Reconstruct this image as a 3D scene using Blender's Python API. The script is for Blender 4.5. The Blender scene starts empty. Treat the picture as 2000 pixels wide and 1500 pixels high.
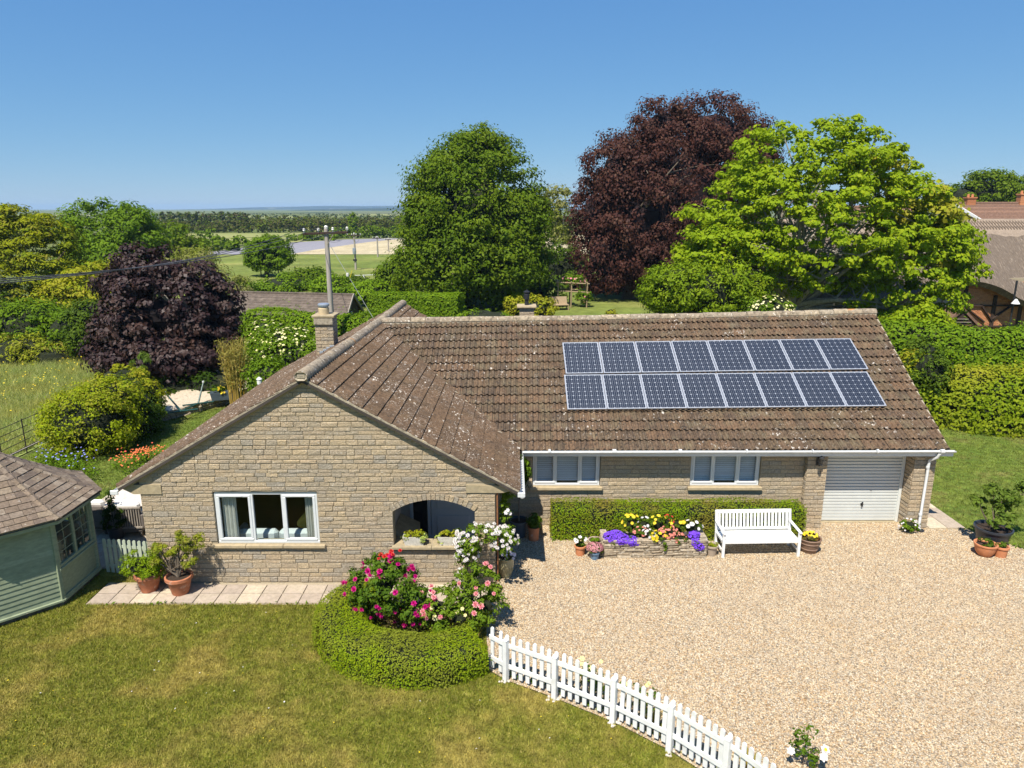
import bpy, math, random
import numpy as np
from mathutils import Matrix, Vector
R = math.radians
PI = math.pi
random.seed(11)
rng = np.random.default_rng(11)
scene = bpy.context.scene
COL = scene.collection

# ------------------------------------------------------------------ camera, light, exposure
CAM_H = 8.0
PITCH = R(13.88)
cam_data = bpy.data.cameras.new('camera')
cam_data.lens = 24.98
cam_data.sensor_width = 36
cam_data.clip_start = 0.1
cam_data.clip_end = 20000
cam = bpy.data.objects.new('camera', cam_data)
COL.objects.link(cam)
cam.location = (0, 0, CAM_H)
cam.rotation_euler = (PI / 2 - PITCH, 0, 0)
scene.camera = cam

SUN = Vector((-0.45, -1.0, 1.86)).normalized()          # towards the sun
SUN_ELEV = math.asin(SUN.z)
world = bpy.data.worlds.new('World')
scene.world = world
world.use_nodes = True
wn = world.node_tree
wn.nodes.clear()
sky = wn.nodes.new('ShaderNodeTexSky')
sky.sky_type = 'NISHITA'
sky.sun_disc = False
sky.sun_elevation = SUN_ELEV
sky.sun_rotation = math.atan2(SUN.x, SUN.y)
sky.altitude = 0
sky.air_density = 0.8
sky.dust_density = 0.0
sky.ozone_density = 6.0
bg = wn.nodes.new('ShaderNodeBackground')
bg.inputs['Strength'].default_value = 0.1
wo = wn.nodes.new('ShaderNodeOutputWorld')
sep = wn.nodes.new('ShaderNodeSeparateColor'); comb = wn.nodes.new('ShaderNodeCombineColor')
wn.links.new(sky.outputs[0], sep.inputs[0])
for ch, (gm, kk) in enumerate(((.74, .63), (.53, 1.21), (.27, 2.62))):        # clearer, more even blue from the horizon up
    pw = wn.nodes.new('ShaderNodeMath'); pw.operation = 'POWER'; pw.inputs[1].default_value = gm
    ml = wn.nodes.new('ShaderNodeMath'); ml.operation = 'MULTIPLY'; ml.inputs[1].default_value = kk
    wn.links.new(sep.outputs[ch], pw.inputs[0]); wn.links.new(pw.outputs[0], ml.inputs[0]); wn.links.new(ml.outputs[0], comb.inputs[ch])
wn.links.new(comb.outputs[0], bg.inputs[0])
wn.links.new(bg.outputs[0], wo.inputs[0])

sun_data = bpy.data.lights.new('sun', 'SUN')
sun_data.energy = 4.6
sun_data.angle = R(0.5)
sun_data.color = (1.0, 0.94, 0.84)
sun = bpy.data.objects.new('sun', sun_data)
COL.objects.link(sun)
sun.location = (-20, -40, 60)
sun.rotation_euler = SUN.to_track_quat('Z', 'Y').to_euler()

scene.view_settings.view_transform = 'Standard'
scene.view_settings.look = 'None'
scene.view_settings.exposure = 0.75
scene.view_settings.gamma = 1.0
scene.view_settings.use_curve_mapping = False
scene.cycles.max_bounces = 6
scene.cycles.diffuse_bounces = 3
scene.cycles.glossy_bounces = 3
scene.cycles.transmission_bounces = 4
scene.cycles.transparent_max_bounces = 12
scene.cycles.volume_bounces = 0
scene.cycles.caustics_reflective = False
scene.cycles.caustics_refractive = False

# ------------------------------------------------------------------ survey helpers: where a sight line meets the ground or a plane
FPX = 1388.0
_c, _s = math.cos(PITCH), math.sin(PITCH)
def _ray(x, y):
    u, v = (x - 1000) / FPX, (750 - y) / FPX
    return u, _c + _s * v, -_s + _c * v
def on_ground(x, y, z=0.0):
    r = _ray(x, y); t = (z - CAM_H) / r[2]
    return Vector((r[0] * t, r[1] * t, z))
def at(x, y, Y):
    r = _ray(x, y); t = Y / r[1]
    return Vector((r[0] * t, Y, CAM_H + r[2] * t))

# ------------------------------------------------------------------ object helpers
def thing(name, label, cat, loc=(0, 0, 0), rz=0.0, group=None):
    o = bpy.data.objects.new(name, None)
    COL.objects.link(o)
    o.location = loc
    o.rotation_euler = (0, 0, rz)
    o.empty_display_size = 0.2
    return tag(o, label, cat, group)
def tag(o, label=None, cat=None, group=None, kind=None):
    if label: o['label'] = label
    if cat: o['category'] = cat
    if group: o['group'] = group
    if kind: o['kind'] = kind
    return o
def link(name, me, parent=None):
    o = bpy.data.objects.new(name, me)
    COL.objects.link(o)
    if parent is not None: o.parent = parent
    return o
def copy_tree(o, parent=None):
    c = o.copy(); COL.objects.link(c)
    if parent is not None: c.parent = parent
    for ch in list(o.children): copy_tree(ch, c)
    return c

def np_mesh(name, V, F, mat, tint=None, smooth=False):
    """V (n,3) array, F (m,k) array of k-gons, tint one value per face."""
    V = np.asarray(V, np.float32); F = np.asarray(F, np.int32)
    me = bpy.data.meshes.new(name)
    m, k = F.shape
    me.vertices.add(len(V)); me.vertices.foreach_set('co', V.ravel())
    me.loops.add(m * k); me.loops.foreach_set('vertex_index', F.ravel())
    me.polygons.add(m); me.polygons.foreach_set('loop_start', np.arange(m, dtype=np.int32) * k)
    if smooth: me.polygons.foreach_set('use_smooth', np.ones(m, bool))
    me.update(calc_edges=True)
    if tint is not None:
        a = me.attributes.new('tint', 'FLOAT', 'FACE')
        a.data.foreach_set('value', np.asarray(tint, np.float32))
    me.materials.append(mat)
    return me

class MB:
    """collects simple solids into ONE mesh"""
    def __init__(self): self.v = []; self.f = []; self.t = []
    def add(self, V, F, t=0.5, M=None):
        b = len(self.v)
        for p in V:
            p = Vector(p)
            self.v.append(tuple(M @ p) if M is not None else tuple(p))
        for f in F:
            self.f.append([b + i for i in f]); self.t.append(t)
        return self
    def box(self, c, s, rz=0.0, t=0.5, M=None):
        x, y, z = s[0] / 2, s[1] / 2, s[2] / 2
        V = [(-x, -y, -z), (x, -y, -z), (x, y, -z), (-x, y, -z), (-x, -y, z), (x, -y, z), (x, y, z), (-x, y, z)]
        F = [(0, 3, 2, 1), (4, 5, 6, 7), (0, 1, 5, 4), (1, 2, 6, 5), (2, 3, 7, 6), (3, 0, 4, 7)]
        L = Matrix.Translation(Vector(c)) @ Matrix.Rotation(rz, 4, 'Z')
        return self.add(V, F, t, L if M is None else M @ L)
    def bev(self, c, s, b=0.006, rz=0.0, t=0.5, M=None):
        """box with chamfered edges"""
        x, y, z = s[0] / 2, s[1] / 2, s[2] / 2
        V = []; F = []
        for sx in (-1, 1):
            for sy in (-1, 1):
                for sz in (-1, 1):
                    V += [(sx * x, sy * (y - b), sz * (z - b)), (sx * (x - b), sy * y, sz * (z - b)), (sx * (x - b), sy * (y - b), sz * z)]
        def I(sx, sy, sz, k): return ((sx > 0) * 4 + (sy > 0) * 2 + (sz > 0)) * 3 + k
        for s_ in (-1, 1):
            q = [(-1, -1), (1, -1), (1, 1), (-1, 1)]
            if s_ < 0: q = q[::-1]
            F.append([I(s_, a, b_, 0) for a, b_ in q])
            F.append([I(a, s_, b_, 1) for a, b_ in q[::-1]])
            F.append([I(a, b_, s_, 2) for a, b_ in q])
        for a in (-1, 1):
            for d in (-1, 1):
                F.append([I(a, d, -1, 0), I(a, d, 1, 0), I(a, d, 1, 1), I(a, d, -1, 1)])
                F.append([I(a, -1, d, 0), I(a, 1, d, 0), I(a, 1, d, 2), I(a, -1, d, 2)])
                F.append([I(-1, a, d, 1), I(1, a, d, 1), I(1, a, d, 2), I(-1, a, d, 2)])
                for e in (-1, 1): F.append([I(a, d, e, 0), I(a, d, e, 1), I(a, d, e, 2)])
        L = Matrix.Translation(Vector(c)) @ Matrix.Rotation(rz, 4, 'Z')
        return self.add(V, F, t, L if M is None else M @ L)
    def bar(self, p, q, w, h=None, t=0.5):
        """rectangular bar from p to q; w across, h the other way (kept as upright as can be)"""
        p, q = Vector(p), Vector(q); h = h or w
        d = (q - p); L = d.length; d.normalize()
        up = Vector((0, 0, 1)) if abs(d.z) < .95 else Vector((0, 1, 0))
        x = d.cross(up).normalized(); y = x.cross(d)
        M = Matrix((x, d, y)).transposed().to_4x4(); M.translation = (p + q) / 2
        return self.bev((0, 0, 0), (w, L, h), min(w, h) * .12, 0, t, M)
    def prism(self, pts, y0, y1, t=0.5, axis='Y'):
        """polygon (x,z) extruded along Y, or (x,y) along Z, or (y,z) along X"""
        n = len(pts)
        def P(a, b, d): return (a, d, b) if axis == 'Y' else ((a, b, d) if axis == 'Z' else (d, a, b))
        V = [P(a, b, y0) for a, b in pts] + [P(a, b, y1) for a, b in pts]
        F = [list(range(n)), list(range(2 * n - 1, n - 1, -1))] + [[i, n + i, n + (i + 1) % n, (i + 1) % n] for i in range(n)]
        return self.add(V, F, t)
    def tube(self, pts, rad, n=8, t=0.5, cap=True):
        pts = [Vector(p) for p in pts]
        if not hasattr(rad, '__len__'): rad = [rad] * len(pts)
        V = []; F = []
        ref = Vector((0.31, 0.95, 0.05))
        for i, p in enumerate(pts):
            d = (pts[min(i + 1, len(pts) - 1)] - pts[max(i - 1, 0)]).normalized()
            if abs(d.dot(ref)) > .97: ref = Vector((0.9, 0.1, 0.4))
            x = d.cross(ref).normalized(); y = d.cross(x)
            for k in range(n):
                a = 2 * PI * k / n
                V.append(p + (x * math.cos(a) + y * math.sin(a)) * rad[i])
        for i in range(len(pts) - 1):
            for k in range(n):
                F.append([i * n + k, i * n + (k + 1) % n, (i + 1) * n + (k + 1) % n, (i + 1) * n + k])
        if cap: F += [list(range(n))[::-1], [(len(pts) - 1) * n + k for k in range(n)]]
        return self.add(V, F, t)
    def lathe(self, prof, n=20, c=(0, 0, 0), t=0.5):
        V = []; F = []
        for r, z in prof:
            for k in range(n):
                a = 2 * PI * k / n
                V.append((c[0] + r * math.cos(a), c[1] + r * math.sin(a), c[2] + z))
        for i in range(len(prof) - 1):
            for k in range(n):
                F.append([i * n + k, i * n + (k + 1) % n, (i + 1) * n + (k + 1) % n, (i + 1) * n + k])
        return self.add(V, F, t)
    def mesh(self, name, mat, smooth=False):
        me = bpy.data.meshes.new(name)
        me.from_pydata(self.v, [], self.f)
        a = me.attributes.new('tint', 'FLOAT', 'FACE')
        a.data.foreach_set('value', np.array(self.t, np.float32))
        if smooth:
            me.polygons.foreach_set('use_smooth', np.ones(len(me.polygons), bool))
            try: me.set_sharp_from_angle(angle=R(40))
            except Exception: pass
        me.materials.append(mat); me.update()
        return me
    def build(self, name, mat, parent=None, smooth=False, loc=None):
        o = link(name, self.mesh(name, mat, smooth), parent)
        if loc is not None: o.location = loc
        return o

# ------------------------------------------------------------------ materials
def nd(nt, typ, ins=None, **props):
    n = nt.nodes.new(typ)
    for k, v in props.items(): setattr(n, k, v)
    for k, v in (ins or {}).items():
        if hasattr(v, 'is_output') or isinstance(v, bpy.types.NodeSocket): nt.links.new(v, n.inputs[k])
        else: n.inputs[k].default_value = v
    return n
def c4(c): return (c[0], c[1], c[2], 1.0)
def new_mat(name):
    m = bpy.data.materials.new(name); m.use_nodes = True
    nt = m.node_tree; nt.nodes.clear()
    out = nt.nodes.new('ShaderNodeOutputMaterial')
    return m, nt, out
def mixc(nt, f, a, b, mode='MIX'):
    n = nt.nodes.new('ShaderNodeMix'); n.data_type = 'RGBA'; n.blend_type = mode; n.clamp_factor = True
    for s, v in ((n.inputs[0], f), (n.inputs[6], a), (n.inputs[7], b)):
        if isinstance(v, bpy.types.NodeSocket): nt.links.new(v, s)
        else: s.default_value = c4(v) if hasattr(v, '__len__') else v
    return n.outputs[2]
def ramp(nt, f, stops, interp='LINEAR'):
    n = nt.nodes.new('ShaderNodeValToRGB'); cr = n.color_ramp; cr.interpolation = interp
    while len(cr.elements) < len(stops): cr.elements.new(0.5)
    for e, (p, c) in zip(cr.elements, stops):
        e.position = p; e.color = c4(c) if hasattr(c, '__len__') else (c, c, c, 1)
    nt.links.new(f, n.inputs[0])
    return n.outputs[0]
def tint_socket(nt):
    a = nd(nt, 'ShaderNodeAttribute', attribute_name='tint')
    r = nd(nt, 'ShaderNodeObjectInfo')
    s = nd(nt, 'ShaderNodeMath', {0: a.outputs['Fac'], 1: r.outputs['Random']}, operation='ADD')
    return nd(nt, 'ShaderNodeMath', {0: s.outputs[0]}, operation='FRACT').outputs[0]
def noise(nt, scale, detail=3.0, rough=0.55, vec=None):
    n = nd(nt, 'ShaderNodeTexNoise', {'Scale': scale, 'Detail': detail, 'Roughness': rough})
    if vec is None: vec = nd(nt, 'ShaderNodeNewGeometry').outputs['Position']
    nt.links.new(vec, n.inputs['Vector'])
    return n.outputs['Fac']
GAIN = {'mortar': .95, 'split_stone': .92, 'dressed_stone': .85, 'stone_sill': .85, 'paving_slab': .68, 'patio_slab': .7, 'roof_tile': .68, 'roof_tile_worn': .72, 'cedar_shingle': .72, 'thatch': .66, 'ridge_thatch': .7}
def surf(name, pal, rough=0.85, var=0.35, vscale=6.0, spots=(), bump=None, spec=0.3, metallic=0.0, coat=0.0, stretch=None):
    """pal: colours picked by each piece's own tint; var: strength of grain; spots: (colour, scale, threshold, softness, amount)"""
    g_ = GAIN.get(name, 1.0); pal = [tuple(x * g_ for x in c) for c in pal]
    m, nt, out = new_mat(name)
    pos = nd(nt, 'ShaderNodeNewGeometry').outputs['Position']
    if stretch:
        pos = nd(nt, 'ShaderNodeVectorMath', {0: pos, 1: stretch}, operation='MULTIPLY').outputs[0]
    if len(pal) > 1:
        n = len(pal)
        col = ramp(nt, tint_socket(nt), [(i / (n - 1), c) for i, c in enumerate(pal)])
    else:
        col = nd(nt, 'ShaderNodeRGB').outputs[0]; col.default_value = c4(pal[0])
    if var:
        f = noise(nt, vscale, 6.0, 0.65, pos)
        g = ramp(nt, f, [(0.28, 1 - var), (0.72, 1 + var)])
        col = mixc(nt, 1.0, col, g, 'MULTIPLY')
    for sc, ssc, th, soft, amt, *patch in spots:
        f = noise(nt, ssc, 4.0, 0.6, pos)
        k = nd(nt, 'ShaderNodeMapRange', {0: f, 1: th, 2: th + soft, 3: 0.0, 4: amt}).outputs[0]
        if patch:                      # grows in patches
            k2 = nd(nt, 'ShaderNodeMapRange', {0: noise(nt, patch[0], 3.0, .6, pos), 1: patch[1], 2: patch[1] + .12}).outputs[0]
            k = nd(nt, 'ShaderNodeMath', {0: k, 1: k2}, operation='MULTIPLY').outputs[0]
        col = mixc(nt, k, col, sc)
    b = nd(nt, 'ShaderNodeBsdfPrincipled', {'Roughness': rough, 'Metallic': metallic, 'Specular IOR Level': spec, 'Coat Weight': coat})
    nt.links.new(col, b.inputs['Base Color'])
    if bump:
        f = noise(nt, bump[0], 6.0, 0.6, pos)
        bn = nd(nt, 'ShaderNodeBump', {'Strength': bump[1], 'Distance': bump[2], 'Height': f})
        nt.links.new(bn.outputs[0], b.inputs['Normal'])
    nt.links.new(b.outputs[0], out.inputs[0])
    return m
def leafmat(name, pal, trans=0.35, rough=0.5, spec=0.35, tcol=1.25, pscale=0.0, pcol=None):
    if 'petal' not in name and 'blade' not in name:      # fresh early summer leaves
        pal = [(r_ * 1.42, g_ * 1.46, b_ * 0.42) if g_ > r_ else (r_ * 1.15, g_ * 1.1, b_) for r_, g_, b_ in pal]; spec *= .2; rough = max(rough, .55)
    m, nt, out = new_mat(name)
    n = len(pal)
    col = ramp(nt, tint_socket(nt), [(i / max(1, n - 1), c) for i, c in enumerate(pal)]) if n > 1 else None
    if col is None:
        col = nd(nt, 'ShaderNodeRGB').outputs[0]; col.default_value = c4(pal[0])
    if pscale:
        f = noise(nt, pscale, 3.0)
        k = nd(nt, 'ShaderNodeMapRange', {0: f, 1: 0.45, 2: 0.62, 3: 0.0, 4: 0.8})
        col = mixc(nt, k.outputs[0], col, pcol)
    if 'blade' in name:
        col = mixc(nt, 1.0, col, ramp(nt, noise(nt, 5.5, 5.0, .65), [(.34, .68), (.66, 1.3)]), 'MULTIPLY')
    b = nd(nt, 'ShaderNodeBsdfPrincipled', {'Roughness': rough, 'Specular IOR Level': spec, 'Base Color': col})
    tc = mixc(nt, 1.0, col, (tcol, tcol, tcol * 0.6), 'MULTIPLY')
    tr = nd(nt, 'ShaderNodeBsdfTranslucent', {'Color': tc})
    mx = nd(nt, 'ShaderNodeMixShader', {0: trans, 1: b.outputs[0], 2: tr.outputs[0]})
    nt.links.new(mx.outputs[0], out.inputs[0])
    return m
def glassmat(name, tint=(0.92, 0.95, 0.95)):
    m, nt, out = new_mat(name)
    fr = nd(nt, 'ShaderNodeFresnel', {'IOR': 1.5})
    t = nd(nt, 'ShaderNodeBsdfTransparent', {'Color': c4(tint)})
    g = nd(nt, 'ShaderNodeBsdfGlossy', {'Roughness': 0.02})
    bf = nd(nt, 'ShaderNodeMath', {0: 1.0, 1: nd(nt, 'ShaderNodeNewGeometry').outputs['Backfacing']}, operation='SUBTRACT')
    ff = nd(nt, 'ShaderNodeMath', {0: fr.outputs[0], 1: bf.outputs[0]}, operation='MULTIPLY')      # the sheet reflects at its outer face
    mx = nd(nt, 'ShaderNodeMixShader', {0: ff.outputs[0], 1: t.outputs[0], 2: g.outputs[0]})
    nt.links.new(mx.outputs[0], out.inputs[0])
    return m

MT = {}
MT['mortar'] = surf('mortar', [(0.36, 0.30, 0.205)], 0.95, 0.2, 20, bump=(60, .4, .01))
MT['stone'] = surf('split_stone', [(0.44, 0.345, 0.225), (0.48, 0.37, 0.235), (0.39, 0.32, 0.225), (0.51, 0.39, 0.24), (0.36, 0.31, 0.24), (0.47, 0.355, 0.225), (0.42, 0.335, 0.23)],
                   0.95, 0.35, 24, spots=[((0.62, 0.57, 0.48), 30, .61, .06, .7), ((0.24, 0.21, 0.165), 7, .62, .12, .5), ((0.27, 0.235, 0.18), .9, .50, .22, .4), ((0.60, 0.55, 0.46), 90, .60, .08, .6)], bump=(45, .9, .03))
MT['dressed'] = surf('dressed_stone', [(0.42, 0.34, 0.21)], 0.9, 0.25, 9, spots=[((0.30, 0.25, 0.17), 5, .55, .15, .5)], bump=(40, .3, .01))
MT['sill'] = surf('stone_sill', [(0.47, 0.37, 0.225), (0.44, 0.35, 0.22)], 0.9, 0.2, 9, spots=[((0.30, 0.25, 0.17), 6, .56, .12, .5)])
MT['tile'] = surf('roof_tile', [(0.165, 0.112, 0.070), (0.205, 0.128, 0.076), (0.140, 0.097, 0.064), (0.180, 0.126, 0.074), (0.225, 0.138, 0.080), (0.150, 0.110, 0.070)],
                  0.95, 0.5, 14, spots=[((0.20, 0.165, 0.10), 3.0, .52, .16, .55), ((0.035, 0.026, 0.02), 12, .57, .05, .9), ((0.62, 0.57, 0.50), 10, .61, .03, .9, 1.1, .50), ((0.42, 0.36, 0.28), 26, .62, .03, .7, 1.7, .46)], bump=(50, .7, .02))
MT['tile_side'] = surf('roof_tile_worn', [(0.155, 0.100, 0.062), (0.180, 0.115, 0.069), (0.135, 0.090, 0.058), (0.168, 0.111, 0.066)],
                  0.95, 0.5, 14, spots=[((0.045, 0.036, 0.028), 11, .63, .05, .8), ((0.30, 0.25, 0.21), 3.2, .58, .12, .3), ((0.66, 0.60, 0.52), 12, .615, .03, .9, 1.2, .46), ((0.46, 0.40, 0.34), 30, .60, .03, .75, 1.0, .44)], bump=(50, .7, .02))
MT['ridge'] = surf('ridge_tile', [(0.27, 0.215, 0.15), (0.33, 0.265, 0.18), (0.24, 0.19, 0.14), (0.30, 0.25, 0.18)], 0.95, 0.5, 10,
                   spots=[((0.10, 0.08, 0.06), 7, .58, .08, .8), ((0.60, 0.54, 0.45), 13, .62, .03, .9), ((0.50, 0.22, 0.06), 2.1, .66, .04, .8)], bump=(40, .8, .02))
MT['verge'] = surf('verge_mortar', [(0.34, 0.29, 0.21)], 0.95, 0.35, 12, spots=[((0.14, 0.12, 0.09), 8, .6, .08, .7), ((0.5, 0.38, 0.16), 9, .66, .04, .7)], bump=(40, .6, .02))
MT['white'] = surf('white_paint', [(0.76, 0.755, 0.73), (0.72, 0.715, 0.69), (0.77, 0.77, 0.745)], 0.5, 0.07, 8, spots=[((0.50, 0.48, 0.40), 3.5, .58, .14, .35), ((0.42, 0.42, 0.33), 22, .66, .05, .4)], spec=.4)
MT['upvc'] = surf('pale_frame', [(0.62, 0.64, 0.64)], 0.35, 0.04, 8, spec=.5)
MT['gutter'] = surf('white_plastic', [(0.60, 0.61, 0.60)], 0.4, 0.12, 6, spots=[((0.35, 0.34, 0.30), 4, .62, .1, .5)], spec=.5)
MT['garage'] = surf('garage_paint', [(0.62, 0.64, 0.61)], 0.4, 0.05, 3, spec=.45)
MT['grey_door'] = surf('grey_door_paint', [(0.42, 0.47, 0.50)], 0.5, 0.05, 3)
MT['black'] = surf('black_metal', [(0.02, 0.02, 0.022)], 0.45, 0.2, 9, spec=.5)
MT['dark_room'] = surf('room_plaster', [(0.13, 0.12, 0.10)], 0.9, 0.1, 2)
MT['glass'] = glassmat('window_glass')
MT['lead'] = surf('lead_flashing', [(0.33, 0.36, 0.40)], 0.5, 0.3, 8, metallic=.3)
MT['pot_cream'] = surf('buff_clay', [(0.52, 0.41, 0.25)], 0.8, 0.15, 8)
MT['terracotta'] = surf('terracotta', [(0.42, 0.155, 0.075), (0.46, 0.19, 0.10), (0.40, 0.14, 0.07)], 0.8, 0.3, 7, spots=[((0.55, 0.42, 0.34), 6, .58, .1, .6), ((0.20, 0.10, 0.06), 5, .62, .1, .5)], bump=(30, .3, .005))
MT['terra_orange'] = surf('orange_clay', [(0.55, 0.22, 0.10), (0.52, 0.20, 0.09)], 0.75, 0.15, 7, spots=[((0.55, 0.45, 0.38), 9, .64, .06, .4)])
MT['soil'] = surf('soil', [(0.045, 0.03, 0.02)], 1.0, 0.6, 40, bump=(60, 1, .02))
MT['bark'] = surf('bark', [(0.16, 0.125, 0.09)], 0.95, 0.5, 12, bump=(25, 1, .03), stretch=(1, 1, .25))
MT['bark_pale'] = surf('grey_bark', [(0.30, 0.27, 0.225)], 0.95, 0.4, 12, bump=(25, 1, .03), stretch=(1, 1, .25))
MT['inner_shade'] = surf('crown_shade', [(0.016, 0.020, 0.008)], 1.0, 0.5, 9)  # near-black, so the shade inside crowns sits in the colour
MT['old_wood'] = surf('weathered_wood', [(0.27, 0.235, 0.19), (0.31, 0.27, 0.22), (0.24, 0.21, 0.175)], 0.9, 0.4, 20, bump=(40, .6, .01), stretch=(1, 1, .15))
# ------------------------------------------------------------------ the ground and the fields
def sheet(name, pts, z, mat, kind='structure'):
    me = bpy.data.meshes.new(name)
    me.from_pydata([(p[0], p[1], z) for p in pts], [], [list(range(len(pts)))])
    me.materials.append(mat); me.update()
    if me.polygons[0].normal.z < 0: me.flip_normals()
    o = link(name, me); o['kind'] = kind
    return o
def groundmat(name, c1, c2, s1, c3=None, s2=1.0, th=.5, soft=.2, grain=(60, .35), bump=None, stretch=None, mid=(.35, .65), mott=None):
    m, nt, out = new_mat(name)
    pos = nd(nt, 'ShaderNodeNewGeometry').outputs['Position']
    p2 = nd(nt, 'ShaderNodeVectorMath', {0: pos, 1: stretch}, operation='MULTIPLY').outputs[0] if stretch else pos
    f = noise(nt, s1, 5.0, 0.6, p2)
    col = ramp(nt, f, [(mid[0], c1), (mid[1], c2)])
    if c3 is not None:
        k = nd(nt, 'ShaderNodeMapRange', {0: noise(nt, s2, 5.0, 0.62, p2), 1: th, 2: th + soft})
        col = mixc(nt, k.outputs[0], col, c3)
    g = ramp(nt, noise(nt, grain[0], 5.0, 0.7, pos), [(0.3, 1 - grain[1]), (0.7, 1 + grain[1])])
    col = mixc(nt, 1.0, col, g, 'MULTIPLY')
    if mott: col = mixc(nt, 1.0, col, ramp(nt, noise(nt, mott[0], 5.0, .65, pos), [(.34, 1 - mott[1]), (.66, 1 + mott[1])]), 'MULTIPLY')
    b = nd(nt, 'ShaderNodeBsdfPrincipled', {'Roughness': 1.0, 'Specular IOR Level': 0.1, 'Base Color': col})
    if bump:
        bn = nd(nt, 'ShaderNodeBump', {'Strength': bump[1], 'Distance': bump[2], 'Height': noise(nt, bump[0], 4.0, 0.6, pos)})
        nt.links.new(bn.outputs[0], b.inputs['Normal'])
    nt.links.new(b.outputs[0], out.inputs[0])
    return m
def inside(P, poly):
    x, y = P[:, 0], P[:, 1]; c = np.zeros(len(P), bool); n = len(poly)
    for i in range(n):
        x1, y1 = poly[i]; x2, y2 = poly[(i + 1) % n]
        if y1 == y2: continue
        c ^= ((y1 > y) != (y2 > y)) & (x < (x2 - x1) * (y - y1) / (y2 - y1) + x1)
    return c
def in_frame(P, mx=1.06):
    """which points the photograph's frame can see (pieces beyond it are left out)"""
    dx, dy, dz = P[:, 0], P[:, 1], P[:, 2] - CAM_H
    f = dy * _c - dz * _s; u = dy * _s + dz * _c
    return (f > .5) & (np.abs(dx / f) < .7205 * mx + .02) & (np.abs(u / f) < .5403 * mx + .03)

m_land = groundmat('pasture_land', (0.095, 0.125, 0.035), (0.15, 0.16, 0.05), 0.02, (0.20, 0.19, 0.08), 0.006, .55, .1, (0.6, .25))
gv = []; gf = []
rad = [0, 40, 90, 180, 350, 700, 1400, 2600, 4200, 6000]
NA = 48
gv.append((0, 0, -.03))
for r_ in rad[1:]:
    for k in range(NA): gv.append((r_ * math.cos(2 * PI * k / NA), r_ * math.sin(2 * PI * k / NA), -.03))
for k in range(NA): gf.append([0, 1 + k, 1 + (k + 1) % NA])
for i in range(len(rad) - 2):
    for k in range(NA):
        a = 1 + i * NA
        gf.append([a + k, a + NA + k, a + NA + (k + 1) % NA, a + (k + 1) % NA])
me = bpy.data.meshes.new('ground'); me.from_pydata(gv, [], gf); me.materials.append(m_land); me.update()
o = link('ground', me); o['kind'] = 'structure'

LAWN_G1, LAWN_G2, LAWN_DRY = (0.19, 0.205, 0.028), (0.26, 0.245, 0.040), (0.38, 0.30, 0.085)
m_lawn = groundmat('lawn_turf', LAWN_G1, LAWN_G2, 1.6, LAWN_DRY, 0.75, .50, .22, (40, .55), (60, 1, .05), mott=(5.5, .30))
m_lawn2 = groundmat('lawn_turf_green', (0.125, 0.185, 0.03), (0.185, 0.225, 0.042), 1.2, (0.25, 0.22, 0.075), 0.8, .56, .2, (30, .5), (60, 1, .05), mott=(4.5, .45))
FENCE = [(-0.42, 11.06), (-0.11, 10.79), (0.71, 10.32), (1.61, 9.75), (2.38, 9.13), (3.02, 8.45), (3.55, 7.7)]
front_lawn = [(-26, 1), (4.4, 1), (4.0, 6.6)] + FENCE[::-1] + [(-0.5, 12.2), (-0.5, 13.25), (-8.9, 13.25), (-8.9, 14.12), (-8.0, 14.12), (-8.0, 14.75), (-11.6, 14.75), (-11.6, 16.2), (-26, 16.2)]
sheet('lawn', front_lawn, 0.0, m_lawn)
sheet('lawn', [(10.6, 16.8), (11.7, 16.8), (12.6, 15.3), (14.3, 13.0), (17.5, 8.0), (40, 8), (40, 30), (10.6, 30)], 0.0, m_lawn2)
sheet('lawn', [(-16.2, 16.2), (-8.0, 16.2), (-8.0, 26), (-9, 62), (24, 62), (24, 70), (-22, 70), (-16.2, 40)], 0.0, m_lawn2)
m_meadow = groundmat('meadow_turf', (0.20, 0.27, 0.07), (0.29, 0.32, 0.10), 0.8, (0.36, 0.33, 0.09), 0.5, .55, .15, (9, .4), (20, .8, .06))
sheet('meadow', [(-45, 17), (-16.5, 17), (-16.3, 26), (-16.6, 42), (-45, 42)], 0.004, m_meadow)

DRIVE = [(-0.5, 13.25), (-0.5, 12.2), (-0.40, 11.08), (-0.09, 10.80), (0.73, 10.34), (1.63, 9.77), (2.40, 9.15), (3.04, 8.47), (3.57, 7.7), (4.02, 6.6), (4.4, 1),
         (20, 1), (17.5, 8.0), (14.3, 13.0), (12.6, 15.3), (11.68, 16.84), (10.7, 16.84), (10.7, 17.6), (-0.36, 17.2), (-0.36, 14.1), (-0.5, 14.1)]
GRAV = [tuple(x * y for x, y in zip(c, (.90, .875, .79))) for c in [(0.52, 0.40, 0.26), (0.66, 0.55, 0.41), (0.44, 0.28, 0.14), (0.72, 0.65, 0.54), (0.26, 0.21, 0.17), (0.60, 0.42, 0.22), (0.74, 0.68, 0.58), (0.46, 0.28, 0.13), (0.56, 0.48, 0.38)]]
m, nt, out = new_mat('gravel_bed')
pos = nd(nt, 'ShaderNodeNewGeometry').outputs['Position']
vo = nd(nt, 'ShaderNodeTexVoronoi', {'Vector': pos, 'Scale': 38.0})
h = nd(nt, 'ShaderNodeSeparateColor', {0: vo.outputs['Color']})
col = ramp(nt, h.outputs[0], [(i / 8, c) for i, c in enumerate(GRAV)])
k = nd(nt, 'ShaderNodeMapRange', {0: vo.outputs['Distance'], 1: .25, 2: .7, 3: 1.0, 4: .42})
col = mixc(nt, 1.0, col, k.outputs[0], 'MULTIPLY')
b = nd(nt, 'ShaderNodeBsdfPrincipled', {'Roughness': .9, 'Base Color': col})
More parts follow.
